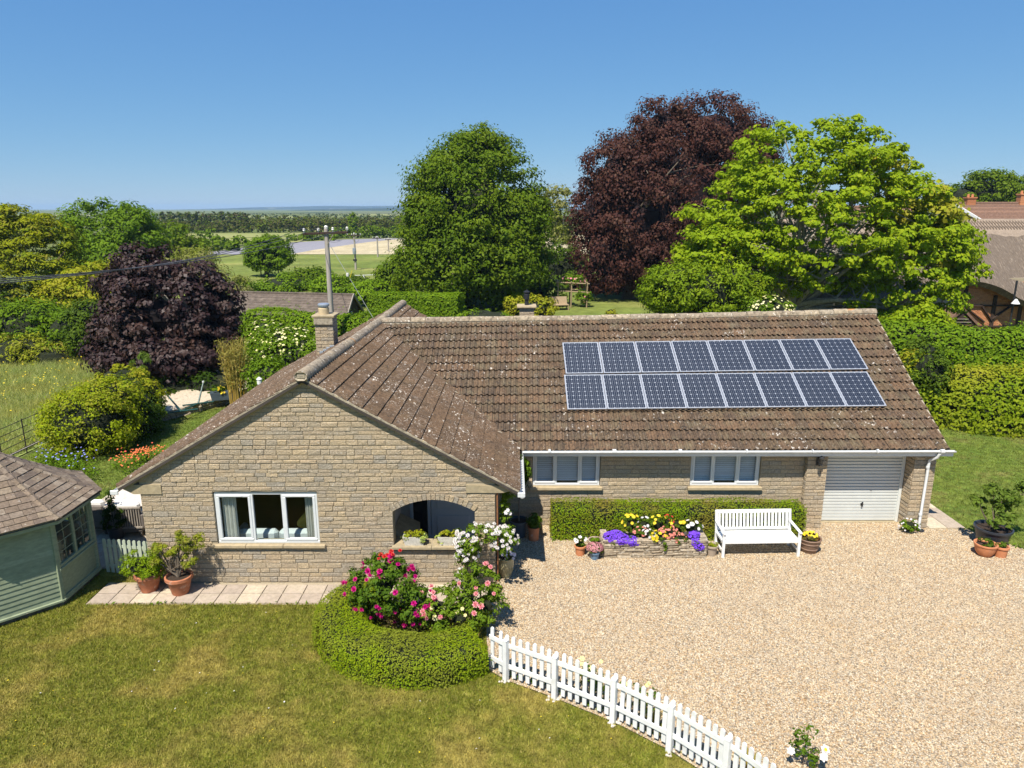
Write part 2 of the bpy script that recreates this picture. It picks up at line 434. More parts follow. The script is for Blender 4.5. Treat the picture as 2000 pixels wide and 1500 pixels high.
bn = nd(nt, 'ShaderNodeBump', {'Strength': .8, 'Distance': .015, 'Height': vo.outputs['Distance']}, invert=True)
nt.links.new(bn.outputs[0], b.inputs['Normal']); nt.links.new(b.outputs[0], out.inputs[0])
sheet('driveway', DRIVE, 0.004, m)
m_grav = surf('gravel_pebble', GRAV, 0.85, 0.15, 30, spots=[((0.36, 0.29, 0.21), .55, .48, .2, .35), ((0.30, 0.24, 0.17), 2.2, .56, .15, .3)])
N = 205000
P = np.column_stack([rng.uniform(-0.6, 15.5, N), rng.uniform(7.2, 17.3, N), np.full(N, .004)])
P = P[inside(P, DRIVE) & in_frame(P, 1.12)]
P = P[~((P[:, 0] < -.36) & (P[:, 1] > 14.1))]
n = len(P)
ang = rng.uniform(0, 2 * PI, n); s = rng.uniform(.008, .018, n); el = rng.uniform(.6, 1.0, n); hz = s * rng.uniform(.6, 1.7, n)
V = np.zeros((n, 5, 3))
for j in range(4):
    a = ang + j * PI / 2 + rng.uniform(-.25, .25, n)
    rr = s * (el if j % 2 else 1.0) * rng.uniform(.8, 1.15, n)
    V[:, j, 0] = P[:, 0] + np.cos(a) * rr; V[:, j, 1] = P[:, 1] + np.sin(a) * rr; V[:, j, 2] = P[:, 2] + hz * rng.uniform(.1, .45, n)
V[:, 4] = P + np.column_stack([rng.uniform(-.4, .4, n) * s, rng.uniform(-.4, .4, n) * s, hz])
b0 = (np.arange(n) * 5)[:, None]
F = np.concatenate([np.concatenate([b0 + j, b0 + (j + 1) % 4, b0 + 4], 1) for j in range(4)])
T = np.tile(rng.random(n), 4)
tag(link('gravel', np_mesh('gravel', V.reshape(-1, 3), F, m_grav, T)), kind='stuff', label='pale tan and cream gravel covering the driveway')

def blades(name, polys, n, box, hgt, wid, mat, lean=.5, label=None, z=0.0, mask=None):
    P = np.column_stack([rng.uniform(box[0], box[1], n), rng.uniform(box[2], box[3], n), np.full(n, z)])
    P = P[inside(P, polys) & in_frame(P)]
    if mask is not None: P = P[mask(P)]
    n = len(P)
    a = rng.uniform(0, 2 * PI, n); w = rng.uniform(.6, 1.3, n) * wid; h = rng.uniform(.5, 1.3, n) * hgt
    d = np.column_stack([np.cos(a), np.sin(a), np.zeros(n)]); la = rng.uniform(0, 2 * PI, n); l = rng.uniform(0, lean, n) * h
    V = np.zeros((n, 3, 3))
    V[:, 0] = P - d * w[:, None]; V[:, 1] = P + d * w[:, None]
    V[:, 2] = P + np.column_stack([np.cos(la) * l, np.sin(la) * l, h])
    o = link(name, np_mesh(name, V.reshape(-1, 3), np.arange(n * 3).reshape(-1, 3), mat, rng.random(n)))
    return tag(o, label, kind='stuff')
m_grass = leafmat('grass_blade', [(0.18, 0.215, 0.024), (0.30, 0.285, 0.045), (0.14, 0.185, 0.02), (0.25, 0.26, 0.034), (0.40, 0.345, 0.10), (0.17, 0.21, 0.022)], .35, .7, .1, 1.2, 0.75, (0.44, 0.35, 0.10))
m_grass2 = leafmat('grass_blade_green', [(0.155, 0.225, 0.034), (0.215, 0.255, 0.044), (0.18, 0.24, 0.036)], .35, .7, .1, 1.2, 0.8, (0.25, 0.235, 0.07))
blades('grass', front_lawn, 420000, (-11.5, 4.2, 7.2, 14.4), .045, .0085, m_grass, 1.2, 'short sun bleached turf of the front lawn')
blades('grass', [(11.72, 16.9), (12.7, 15.3), (14.4, 13.0), (30, 13), (30, 27), (10.8, 27), (10.8, 19.5), (11.7, 19.5)], 60000, (10.7, 21, 12.5, 27), .05, .012, m_grass2, .9, 'green turf of the lawn beside the garage')
blades('grass', [(-16, 16.5), (-10.6, 17.6), (-8.1, 19.5), (-8.1, 30), (-12, 30), (-16, 26)], 60000, (-16, -8, 16, 30), .05, .013, m_grass2, .9, 'green turf of the lawn left of the bungalow')
m_mead = leafmat('meadow_blade', [(0.30, 0.37, 0.10), (0.40, 0.42, 0.15), (0.26, 0.34, 0.085), (0.50, 0.46, 0.22)], .45, .7, .1, 1.2, .5, (0.38, 0.36, 0.10))
blades('tall_grass', [(-45, 18), (-16.6, 20), (-16.4, 26), (-16.7, 38), (-45, 38)], 120000, (-34, -16, 18, 38), .40, .016, m_mead, 1.5, 'tall uncut meadow grass beyond the iron fence')

m_past = groundmat('pasture', (0.12, 0.16, 0.032), (0.17, 0.19, 0.045), 0.05, (0.24, 0.235, 0.07), 0.03, .52, .1, (1.2, .3), stretch=(.6, 1.6, 1), mott=(.16, .22))
G = lambda pts: [on_ground(*p) for p in pts]
sheet('pasture', G([(150, 640), (300, 520), (380, 497.5), (1250, 496.5), (1400, 640)]), 0.02, m_past)
m_blue = groundmat('ploughed_soil', (0.21, 0.20, 0.225), (0.25, 0.24, 0.26), 0.03, None, 1, .5, .2, (.8, .12), stretch=(2, .4, 1))
sheet('ploughed_field', G([(400, 497), (405, 493), (470, 485), (545, 476), (640, 469), (720, 466.5), (900, 464), (900, 497)]), 0.03, m_blue)
m_wheat = groundmat('wheat_field', (0.40, 0.33, 0.20), (0.46, 0.39, 0.25), 0.06, None, 1, .5, .2, (1.5, .25), mott=(.35, .16))
sheet('wheat_field', G([(568, 497), (610, 489), (660, 481.5), (720, 473), (790, 466), (1000, 458), (1150, 458), (1150, 497)]), 0.05, m_wheat)
m_ff = groundmat('far_meadow', (0.22, 0.24, 0.08), (0.28, 0.27, 0.10), 0.02, None, 1, .5, .2, (.3, .15))
sheet('far_field', G([(330, 466), (330, 457), (600, 454.5), (640, 457), (600, 461), (380, 467)]), 0.04, m_ff)
sheet('far_field', G([(400, 474), (430, 466.5), (590, 462.5), (640, 470), (560, 474)]), 0.04, m_ff)
sheet('far_field', G([(735, 446), (745, 435), (900, 433), (900, 447)]), 0.04, m_ff)
sheet('far_field', G([(560, 452), (570, 444), (625, 443), (618, 452)]), 0.04, m_ff)
for pts in ([(330, 424), (480, 422), (700, 423), (560, 425.5)], [(640, 419), (900, 418), (900, 420.5), (700, 421)], [(-400, 420), (200, 419), (200, 422), (-400, 424)], [(1900, 420), (2500, 419), (2500, 424), (1900, 424)]):
    sheet('far_field', G(pts), 0.06, m_ff)

# hills along the horizon
m_hill = groundmat('hill_land', (0.022, 0.036, 0.022), (0.042, 0.055, 0.03), 0.004, (0.14, 0.14, 0.08), 0.0055, .57, .03, (.02, .3), stretch=(.5, 1, 1))
def hills(D, prof, seed, depth):
    r2 = np.random.default_rng(seed); V = []; F = []
    xs = np.linspace(-1500, 3500, 180)
    ph = r2.uniform(0, 6, 6)
    for i, x in enumerate(xs):
        y = np.interp(x, [p[0] for p in prof], [p[1] for p in prof])
        y += sum(math.sin(x / (22 + 37 * k) + ph[k]) * (.3 + .07 * k) for k in range(6))
        X = (x - 1000) / FPX * D
        zt = CAM_H - (y - 407) / FPX * D
        for q, (dy, zz) in enumerate(((-depth * .5, -1.0), (-depth * .25, zt * .35), (0, zt * .8), (depth * .25, zt), (depth, zt * .8), (depth * 1.6, -1.0))):
            V.append((X, D + dy, max(zz, -1.0)))
        if i:
            for q in range(5):
                a = (i - 1) * 6 + q
                F.append([a, a + 6, a + 7, a + 1])
    me = bpy.data.meshes.new('hills'); me.from_pydata(V, [], F); me.materials.append(m_hill); me.update()
    me.polygons.foreach_set('use_smooth', np.ones(len(F), bool))
    o = link('hills', me); o['kind'] = 'structure'
hills(5200, [(-1500, 412), (0, 411), (300, 411), (420, 407.5), (560, 405), (640, 403.5), (790, 402), (1200, 405), (1700, 408), (2600, 409)], 3, 420)
hills(2700, [(-1500, 412), (300, 413), (450, 412), (640, 409), (790, 407.5), (1200, 410), (2600, 412)], 8, 150)
hills(1250, [(-1500, 418), (300, 418), (450, 417.5), (640, 415.5), (790, 415), (1200, 416), (2600, 418)], 12, 70)
# ------------------------------------------------------------------ the bungalow
house = thing('bungalow', 'long stone bungalow with brown tiled roof, front gable and garage', 'bungalow')
GX0, GX1, GY = -7.92, -0.36, 14.14
WY = 17.05
RZ = 4.62                                   # underside of roof at the gable apex

def block_mesh(seed):
    """unit stone: base on y=0, rough face towards -y, 1 x 1 x 1 (scaled per stone)"""
    r = random.Random(seed)
    V = [(-.5, 0, -.5), (.5, 0, -.5), (.5, 0, .5), (-.5, 0, .5)]
    j = lambda a: a + r.uniform(-.006, .006)
    for x, z in ((-.5, -.5), (.5, -.5), (.5, .5), (-.5, .5)):
        V.append((j(x), -.55 + r.uniform(-.1, .1), j(z)))
    for x, z in ((-.47, -.42), (.47, -.42), (.47, .42), (-.47, .42)):
        V.append((x + r.uniform(-.03, .03), -1.0 + r.uniform(-.35, .25), z + r.uniform(-.05, .05)))
    F = [(8, 9, 10, 11)]
    for a in (0, 4):
        for i in range(4):
            k = (i + 1) % 4
            F.append((a + i, a + k, a + 4 + k, a + 4 + i))
    return V, F
BLK = [block_mesh(i) for i in range(14)]
BLK_ME = []
for V, F in BLK:
    b_ = MB().add(V, F, 0.0); BLK_ME.append(b_.mesh('stone_block', MT['stone']))
stones = []            # (score, parent key, location, scale, rz)
def lay(parent, x0, x1, z0, z1, y, rz=0.0, org=(0, 0), seen=1.0, gap=.009):
    """one stone on a wall that runs along its own x"""
    w = x1 - x0 - gap
    if w < .03: return
    cx, cz = (x0 + x1) / 2, (z0 + z1) / 2
    c, s = math.cos(rz), math.sin(rz)
    X, Y = org[0] + c * cx - s * y, org[1] + s * cx + c * y
    d2 = X * X + Y * Y + (CAM_H - cz) ** 2
    stones.append((seen * w * (z1 - z0) / d2, parent, (X, Y, cz), (w, .015, z1 - z0 - gap - .005), rz))
def courses(z0, z1, seed):
    r = random.Random(seed); z = z0; out = []
    while z < z1 - .04:
        h = r.choice((.085, .10, .10, .12, .13))
        if z + h > z1 - .05: h = z1 - z
        out.append((z, z + h)); z += h
    return out
def fill(parent, rows, span, y, seed, rz=0.0, org=(0, 0), seen=lambda x, z: 1.0):
    """span(zmid) -> list of (xa, xb) free intervals"""
    r = random.Random(seed)
    for z0, z1 in rows:
        for xa, xb in span((z0 + z1) / 2, z0, z1):
            x = xa
            while x < xb - .02:
                w = r.uniform(.19, .47) if z1 - z0 < .12 else r.uniform(.16, .36)
                e = x + w
                if xb - e < .12: e = xb
                lay(parent, x, e, z0, z1, y, rz, org, seen((x + e) / 2, (z0 + z1) / 2)); x = e

# front gable wall: backing of mortar built as upright strips round the openings
def gtop(x):
    return min(2.28 + (x - (-8.30)) * 0.578, 2.20 + (0.15 - x) * 0.5545) + .0
WIN = (-6.38, -4.16, 0.94, 2.14)            # big window
ARC = (-2.56, -0.80, 0.90)                  # arched opening: left, right, sill
def arch_z(x):
    u = (x - (ARC[0] + ARC[1]) / 2) / ((ARC[1] - ARC[0]) / 2)
    return 1.70 + .27 * (1 - abs(u) ** 2.1)
gw = MB()
def strip(x0, x1, z0, z1, z0b=None, z1b=None):
    z0b = z0 if z0b is None else z0b; z1b = z1 if z1b is None else z1b
    gw.prism([(x0, z0), (x1, z0b), (x1, z1b), (x0, z1)], GY, GY + .25)
def strips(x0, x1, n, lo, hi):
    for i in range(n):
        a = x0 + (x1 - x0) * i / n; b = x0 + (x1 - x0) * (i + 1) / n
        strip(a, b, lo(a), hi(a), lo(b), hi(b))
ax = -4.27
strip(GX0, WIN[0], 0, gtop(GX0), 0, gtop(WIN[0]))
strip(WIN[0], WIN[1], 0, WIN[2]); strip(WIN[0], ax, WIN[3], gtop(WIN[0]), WIN[3], gtop(ax)); strip(ax, WIN[1], WIN[3], gtop(ax), WIN[3], gtop(WIN[1]))
strip(WIN[1], ARC[0], 0, gtop(WIN[1]), 0, gtop(ARC[0]))
strip(ARC[0], ARC[1], 0, ARC[2])
strips(ARC[0], ARC[1], 16, arch_z, gtop)
strip(ARC[1], GX1, 0, gtop(ARC[1]), 0, gtop(GX1))
gable_wall = gw.build('gable_wall', MT['mortar'], house)
RING = .13
def gspan(z, z0, z1):
    xl = max(GX0, -8.30 + (z1 - 2.28) / 0.578 + .02); xr = min(GX1, 0.15 - (z1 - 2.20) / 0.5545 - .02)
    if xr - xl < .1: return []
    cuts = []
    if z1 > WIN[2] - .08 and z0 < WIN[3]: cuts.append((WIN[0] - (.12 if z0 < WIN[2] - .01 else 0), WIN[1] + (.12 if z0 < WIN[2] - .01 else 0)))
    if z1 > ARC[2] - .06 and z0 < 1.97 + RING:
        if z1 < 1.72: cuts.append((ARC[0], ARC[1]))
        else:
            xs = [ARC[0] + (ARC[1] - ARC[0]) * i / 60 for i in range(-6, 67)]
            ins = [x for x in xs if z0 < (arch_z(min(max(x, ARC[0]), ARC[1])) + RING * .75)]
            if ins and z0 < 1.97 + RING * .6: cuts.append((max(ins[0], ARC[0] - .06), min(ins[-1], ARC[1] + .06)))
    if z1 > 2.16 and z0 < 2.31: cuts += [(GX0 - 1, -7.46), (-0.97, GX1 + 1)]
    out = [(xl, xr)]
    for a, b in cuts:
        nx = []
        for p, q in out:
            if b <= p or a >= q: nx.append((p, q)); continue
            if a > p + .03: nx.append((p, a))
            if b < q - .03: nx.append((b, q))
        out = nx
    return out
def gseen(x, z):
    if -3.5 < x < -0.5 and z < .45: return .05
    if x < -6.6 and z < .55: return .3
    return 1.0
fill('gable', courses(0.02, 0.86, 5) + courses(0.86, 2.16, 6) + courses(2.16, 4.62, 7), gspan, GY, 21, seen=gseen)
# window and arch sills, arch stones, kneelers
sl = MB()
for a, b in ((-6.50, -5.76), (-5.755, -4.95), (-4.945, -4.04)): sl.bev(((a + b) / 2, GY + .02, WIN[2] - .045), (b - a, .2, .075), .012, t=random.random())
big_sill = None
n = 19
for i in range(n):
    def pt(k, off):
        x = ARC[0] + (ARC[1] - ARC[0]) * k / n
        e = .01
        dz = (arch_z(min(x + e, ARC[1])) - arch_z(max(x - e, ARC[0])))
        dx = min(x + e, ARC[1]) - max(x - e, ARC[0])
        L = math.hypot(dx, dz)
        return (x - dz / L * off, arch_z(x) + dx / L * off)
    g = .06
    pr = random.uniform(.026, .04)
    MB().prism([pt(i + g, .0), pt(i + 1 - g, .0), pt(i + 1 - g, RING), pt(i + g, RING)], GY - pr, GY + .02, 0).build('arch_stone', MT['stone'], gable_wall)
# ledge under the arch
for a, b in ((-2.60, -1.74), (-1.735, -0.78)): MB().bev(((a + b) / 2, GY + .11, ARC[2] - .03), (b - a, .42, .07), .01, t=.2).build('ledge_stone', MT['dressed'], gable_wall)
MB().prism([(-8.27, 2.22), (-8.05, 2.10), (-7.45, 2.10), (-7.45, 2.31), (-8.2, 2.31)], GY - .035, GY + .2, 0).build('kneeler_stone', MT['dressed'], gable_wall)
MB().prism([(-0.98, 2.13), (-0.2, 2.13), (0.10, 2.20), (0.05, 2.285), (-0.98, 2.31)], GY - .035, GY + .2, 0).build('kneeler_stone', MT['dressed'], gable_wall)

# the rest of the shell
sh = MB()
sh.box((GX0 + .13, (GY + .25 + 25.3) / 2, 1.12), (.26, 25.3 - GY - .25, 2.24))
left_wall = sh.build('side_wall', MT['mortar'], house)
sh = MB().prism([(GX0, 0), (GX1, 0), (GX1, 2.4), (ax, 4.55), (GX0, 2.4)], 25.1, 25.3).build('rear_gable_wall', MT['mortar'], house)
pw = MB()                                    # porch side wall with its doorway, up to the wing
pw.box((GX1 - .13, GY + .25 + .11, 1.1), (.26, .22, 2.2))
pw.box((GX1 - .13, 16.45, 1.1), (.26, 1.2, 2.2))
pw.box((GX1 - .13, 15.18, 2.12), (.26, 1.34, .16))
pw.build('porch_wall', MT['mortar'], house)
rw = MB().prism([(17.3, 0), (26.4, 0), (26.4, 2.2), (21.6, 4.75), (17.3, 2.35)], 10.42, 10.65, axis='X')
rw.build('end_wall', MT['mortar'], house)
MB().box((5.2, 26.3, 1.1), (10.9, .25, 2.2)).build('rear_wall', MT['mortar'], house)

# wing front wall
W1 = (0.52, 2.25, 1.10, 2.06); W2 = (4.55, 6.33, 1.10, 2.06)
ww = MB()
def wbox(x0, x1, z0, z1): ww.box(((x0 + x1) / 2, WY + .125, (z0 + z1) / 2), (x1 - x0, .25, z1 - z0))
wbox(GX1, W1[0], 0, 2.28); wbox(W1[0], W1[1], 0, W1[2] - .002); wbox(W1[0], W1[1], W1[3], 2.28)
wbox(W1[1], W2[0], 0, 2.28); wbox(W2[0], W2[1], 0, W2[2] - .002); wbox(W2[0], W2[1], W2[3], 2.28); wbox(W2[1], 7.6, 0, 2.28)
wing_wall = ww.build('wing_wall', MT['mortar'], house)
PX0, PX1, QX0, QX1, PY = 7.44, 7.95, 10.13, 10.68, 16.88
pm = MB().box(((PX0 + PX1) / 2, PY + .25, 1.13), (PX1 - PX0 - .03, .46, 2.26))
pier_l = pm.build('pier', MT['mortar'], house)
pm = MB().box(((QX0 + QX1) / 2, PY + .25, 1.13), (QX1 - QX0 - .03, .46, 2.26))
pier_r = pm.build('pier', MT['mortar'], house)
MB().box((9.04, 17.25, 2.20), (2.18, .3, .3)).build('lintel', MT['mortar'], house)
def wspan(z, z0, z1):
    out = [(GX1 + .3, PX0)]
    for w in (W1, W2):
        if z1 > w[2] - .1 and z0 < w[3]:
            pad = .06 if z0 < w[2] - .02 else 0
            nx = []
            for p, q in out:
                if w[1] <= p or w[0] >= q: nx.append((p, q)); continue
                nx += [(p, w[0] - pad), (w[1] + pad, q)]
            out = nx
    return out
fill('wing', courses(0.02, 1.0, 15) + courses(1.0, 2.2, 16), wspan, WY, 23, seen=lambda x, z: .05 if (z < .84 and .8 < x < 7.4) or x < .3 else 1.0)
for key, x0, x1 in (('pier_l', PX0, PX1), ('pier_r', QX0, QX1)):
    rows = courses(0.01, 2.2, 17)
    r = random.Random(x0)
    for i, (z0, z1) in enumerate(rows):
        m_ = x0 + (x1 - x0) * (.38 if i % 2 else .62) + r.uniform(-.05, .05)
        lay(key, x0, m_, z0, z1, PY + .012); lay(key, m_, x1, z0, z1, PY + .012)
        # inner and outer returns
        lay(key, -(PY + .48), -(PY + .03), z0, z1, x0 + .012, -PI / 2, (0, 0), .5)
        if key == 'pier_l': pass
# ------------------------------------------------------------------ windows
def casement(name, x0, x1, z0, z1, y, parent, splits, opening, depth=.07):
    """frame round x0..x1, z0..z1; splits = inner mullion positions; opening = which lights have a sash of their own"""
    w = MB(); fw = .055
    yc = y + depth / 2
    w.bev(((x0 + x1) / 2, yc, z0 + fw / 2), (x1 - x0, depth, fw)); w.bev(((x0 + x1) / 2, yc, z1 - fw / 2), (x1 - x0, depth, fw))
    for x in (x0 + fw / 2, x1 - fw / 2): w.bev((x, yc, (z0 + z1) / 2), (fw, depth - .004, z1 - z0 - 2 * fw))
    for x in splits: w.bev((x, yc, (z0 + z1) / 2), (fw, depth - .004, z1 - z0 - 2 * fw))
    fr = w.build(name, MT['upvc'], parent)
    xs = [x0] + list(splits) + [x1]
    for i in range(len(xs) - 1):
        a = xs[i] + (fw if i == 0 else fw / 2); b = xs[i + 1] - (fw if i == len(xs) - 2 else fw / 2)
        c, d = z0 + fw, z1 - fw
        if i in opening:
            s_ = MB(); q = .058; ys = y - .012 + .03
            s_.bev(((a + b) / 2, ys, c + q / 2), (b - a + .02, .06, q), .008); s_.bev(((a + b) / 2, ys, d - q / 2), (b - a + .02, .06, q), .008)
            for x in (a + q / 2 - .01, b - q / 2 + .01): s_.bev((x, ys, (c + d) / 2), (q, .056, d - c - 2 * q), .008)
            if opening[i]: s_.bev(((a + b) / 2, ys - .036, d - q / 2), ((b - a) * .55, .014, .03), .004)
            s_.build('sash', MT['upvc'], fr)
            a += q - .01; b -= q - .01; c += q; d -= q
        MB().box(((a + b) / 2, y + .045, (c + d) / 2), (b - a, .008, d - c)).build('pane', MT['glass'], fr)
    return fr
big_window = casement('window', WIN[0] + .01, WIN[1] - .01, WIN[2] - .0, WIN[3] - .02, GY + .03, house, (-5.58, -4.92), {0: 1, 2: 1})
for t_ in [0]:
    sl_o = sl.build('sill', MT['sill'], big_window)
for wv in (W1, W2):
    fr = casement('window', wv[0] + .01, wv[1] - .01, wv[2] - .0, wv[3] - .02, WY + .04, house, (wv[0] + .60, wv[0] + 1.19), {0: 0, 2: 0})
    MB().bev(((wv[0] + wv[1]) / 2, WY + .0, wv[2] - .05), (wv[1] - wv[0] + .12, .2, .085), .012, t=.1).build('sill', MT['sill'], fr)
# dark rooms behind the glass
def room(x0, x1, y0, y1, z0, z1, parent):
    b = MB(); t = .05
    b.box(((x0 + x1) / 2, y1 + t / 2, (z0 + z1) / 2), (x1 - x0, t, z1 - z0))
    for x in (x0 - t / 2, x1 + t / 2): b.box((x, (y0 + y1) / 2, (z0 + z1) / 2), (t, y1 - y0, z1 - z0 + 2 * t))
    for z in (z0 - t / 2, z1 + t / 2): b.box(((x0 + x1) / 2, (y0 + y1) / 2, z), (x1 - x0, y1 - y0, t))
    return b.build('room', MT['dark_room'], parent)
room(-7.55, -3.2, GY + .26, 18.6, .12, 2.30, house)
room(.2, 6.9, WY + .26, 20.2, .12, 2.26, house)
# garage door of narrow ribbed slats
gd = MB().box((9.08, 17.33, 1.0), (2.16, .03, 2.02)).build('garage_door', MT['garage'], house)
slat = MB()
slat.prism([(17.306, -.040), (17.284, -.030), (17.278, .034), (17.306, .0385)], -1.04, 1.04, axis='X')
slat_me = slat.mesh('slat', MT['garage'])
for i in range(23):
    o = link('slat', slat_me, gd); o.location = (9.045, 0, .075 + i * .0865)
fm = MB()
for x in (7.975, 10.085): fm.bev((x, 17.29, 1.02), (.07, .09, 2.04))
fm.bev((9.03, 17.29, 2.04), (2.18, .09, .05))
fm.build('frame', MT['garage'], gd)
hd = MB().tube([(9.14, 17.285, .50), (9.14, 17.25, .50)], .035, 10); hd.bar((9.14, 17.245, .44), (9.14, 17.245, .57), .03, .02)
hd.build('handle', MT['black'], gd)
MB().box((9.03, 17.27, .012), (2.1, .12, .024)).build('threshold', MT['dressed'], gd)
# porch: back wall with the grey panelled door, inner wall, floor, ceiling, seat
pb = MB().box((-1.6, 16.0, 1.05), (2.4, .12, 2.1)); pb.box((-2.74, 15.17, 1.05), (.12, 1.56, 2.1)); pb.box((-1.6, 15.17, 2.12), (2.4, 1.56, .04))
pb.build('porch_lining', surf('pale_render', [(0.52, 0.47, 0.40)], .9, .1, 5), house)
MB().box((-1.6, 15.15, .02), (2.16, 1.5, .03)).build('porch_floor', surf('brown_quarry', [(.13, .075, .05)], .6, .2, 9), house)
dr = MB().bev((-1.42, 15.92, 1.02), (1.06, .05, 1.98), .01)
dr.bev((-1.42, 15.885, 1.42), (.78, .02, .86), .012); dr.bev((-1.42, 15.885, .50), (.78, .02, .62), .012)
door = dr.build('front_door', MT['grey_door'], house)
fm = MB()
for x in (-2.42, -2.0, -.84, -.60): fm.bev((x, 15.90, 1.02), (.07, .08, 2.0))
fm.bev((-1.5, 15.90, .16), (1.84, .075, .22)); fm.build('frame', MT['grey_door'], door)
for x, w_ in ((-2.21, .36), (-.72, .18)): MB().box((x, 15.93, 1.15), (w_, .02, 1.7)).build('side_light', surf('dark_glass', [(.012, .014, .016)], .08, 0, spec=.5), door)
MB().prism([(-2.66, .02), (-2.2, .02), (-2.2, .72), (-2.66, .95)], 14.6, 15.7).build('porch_seat', MT['dressed'], house)
# ------------------------------------------------------------------ stones: the 300 that show largest are single pieces, the rest one mesh per wall
PAR = {'gable': gable_wall, 'wing': wing_wall, 'pier_l': pier_l, 'pier_r': pier_r}
def lay_out(parents, limit, extra_parent=None):
    stones.sort(key=lambda s: -s[0])
    rest = {}
    for i, (sc, key, loc, s, rz) in enumerate(stones):
        j = random.randrange(len(BLK))
        dp = random.uniform(.75, 1.25)
        if i < limit:
            o = link('stone_block', BLK_ME[j], parents[key])
            o.location = loc; o.scale = (s[0], s[1] * dp, s[2]); o.rotation_euler = (0, 0, rz)
        else:
            mb = rest.setdefault(key, MB())
            M = Matrix.Translation(loc) @ Matrix.Rotation(rz, 4, 'Z') @ Matrix.Diagonal((s[0], s[1] * dp, s[2], 1))
            mb.add(BLK[j][0], BLK[j][1], random.random(), M)
    for key, mb in rest.items(): mb.build('stonework', MT['stone'], parents[key])['kind'] = 'stuff'

# ------------------------------------------------------------------ chimneys
def chimney(cx, cy, z0, z1, w, d, cap, seed):
    ch = MB().box((cx, cy, (z0 + z1) / 2), (w - .03, d - .03, z1 - z0)).build('chimney', MT['mortar'], house)
    r = random.Random(seed); key = 'ch%d' % seed; PAR[key] = ch
    z = z0; i = 0
    while z < z1 - .02:
        h = .102; m_ = cx + (w * .18 if i % 2 else -w * .2)
        lay(key, cx - w / 2, m_, z, z + h, cy - d / 2 + .012, 0, (0, 0), .6); lay(key, m_, cx + w / 2, z, z + h, cy - d / 2 + .012, 0, (0, 0), .6)
        lay(key, cy - d / 2, cy + d / 2, z, z + h, -(cx + w / 2 - .012), PI / 2, (0, 0), .4)
        z += h; i += 1
    MB().bev((cx, cy, z1 + .045), (w + cap, d + cap, .07), .012).build('cap', MT['dressed'] if seed == 1 else MT['sill'], ch)
    return ch
ch1 = chimney(-5.36, 20.3, 3.7, 4.98, .52, .52, .12, 1)
MB().lathe([(.0, 0), (.15, 0), (.155, .16), (.14, .17), (.14, .20), (.12, .20), (.12, .05)], 18, (-5.40, 20.3, 5.06)).build('chimney_pot', MT['pot_cream'], ch1, True)
MB().lathe([(.0, .31), (.13, .305), (.165, .28), (.165, .235), (.12, .235), (.12, .19)], 18, (-5.40, 20.3, 5.06)).build('pot_cover', surf('zinc', [(.36, .40, .45)], .4, .1, 8, metallic=.5), ch1, True)
fl = MB()
for i in range(4): fl.bev((-5.36 + .02 + i * .10 - .12, 20.03, 3.96 + i * .058), (.13, .012, .13), .003)
fl.build('flashing', MT['lead'], ch1)
MB().bev((-5.36, 20.02, 4.88), (.54, .06, .18), .01).build('band', MT['verge'], ch1)
ch2 = chimney(.50, 24.2, 3.6, 4.72, .50, .5, .16, 2)
MB().lathe([(0, 0), (.07, 0), (.07, .20), (.10, .20), (.10, .36), (.075, .38), (.075, .42), (.11, .42), (.11, .46), (.02, .50), (.02, .54), (0, .54)], 14, (.50, 24.2, 4.80)).build('flue_cowl', MT['black'], ch2, True)

lay_out(PAR, 300)

# ------------------------------------------------------------------ the roof
class Slope:
    """a roof plane between an eaves line a0-a1 and a ridge line b0-b1"""
    def __init__(s, a0, a1, b0, b1): s.a0, s.a1, s.b0, s.b1 = map(Vector, (a0, a1, b0, b1))
    def P(s, u, v): return s.a0.lerp(s.a1, u).lerp(s.b0.lerp(s.b1, u), v)
    def frame(s, u, v):
        e = .002
        x = (s.P(u + e, v) - s.P(u - e, v)).normalized(); y = (s.P(u, v + e) - s.P(u, v - e)); y = (y - x * y.dot(x)).normalized()
        return x, y, x.cross(y)
RG = Slope((.16, 14.02, 2.20), (.16, 25.5, 2.20), (-4.27, 14.02, 4.66), (-3.92, 25.5, 4.68))
LG = Slope((-8.34, 25.5, 2.28), (-8.34, 14.02, 2.28), (-3.92, 25.5, 4.68), (-4.27, 14.02, 4.66))
MF = Slope((-4.35, 16.70, 2.13), (10.86, 16.70, 2.19), (-4.35, 21.36, 4.64), (11.14, 21.72, 4.90))
MBK = Slope((11.0, 26.7, 2.16), (-4.35, 26.7, 2.13), (11.14, 21.72, 4.90), (-4.35, 21.36, 4.64))
deck = MB()
for S in (RG, LG, MF, MBK):
    q = [S.P(0.0, 0), S.P(1, 0), S.P(1, 1), S.P(0, 1)]
    n = S.frame(.5, .5)[2]
    lo = [p - n * .085 for p in q]; hi = [p - n * .03 for p in q]
    deck.add(lo + hi, [(0, 3, 2, 1), (4, 5, 6, 7), (0, 1, 5, 4), (1, 2, 6, 5), (2, 3, 7, 6), (3, 0, 4, 7)])
roof = deck.build('roof', surf('roofing_felt', [(.06, .05, .042)], .95, .2, 5), house)

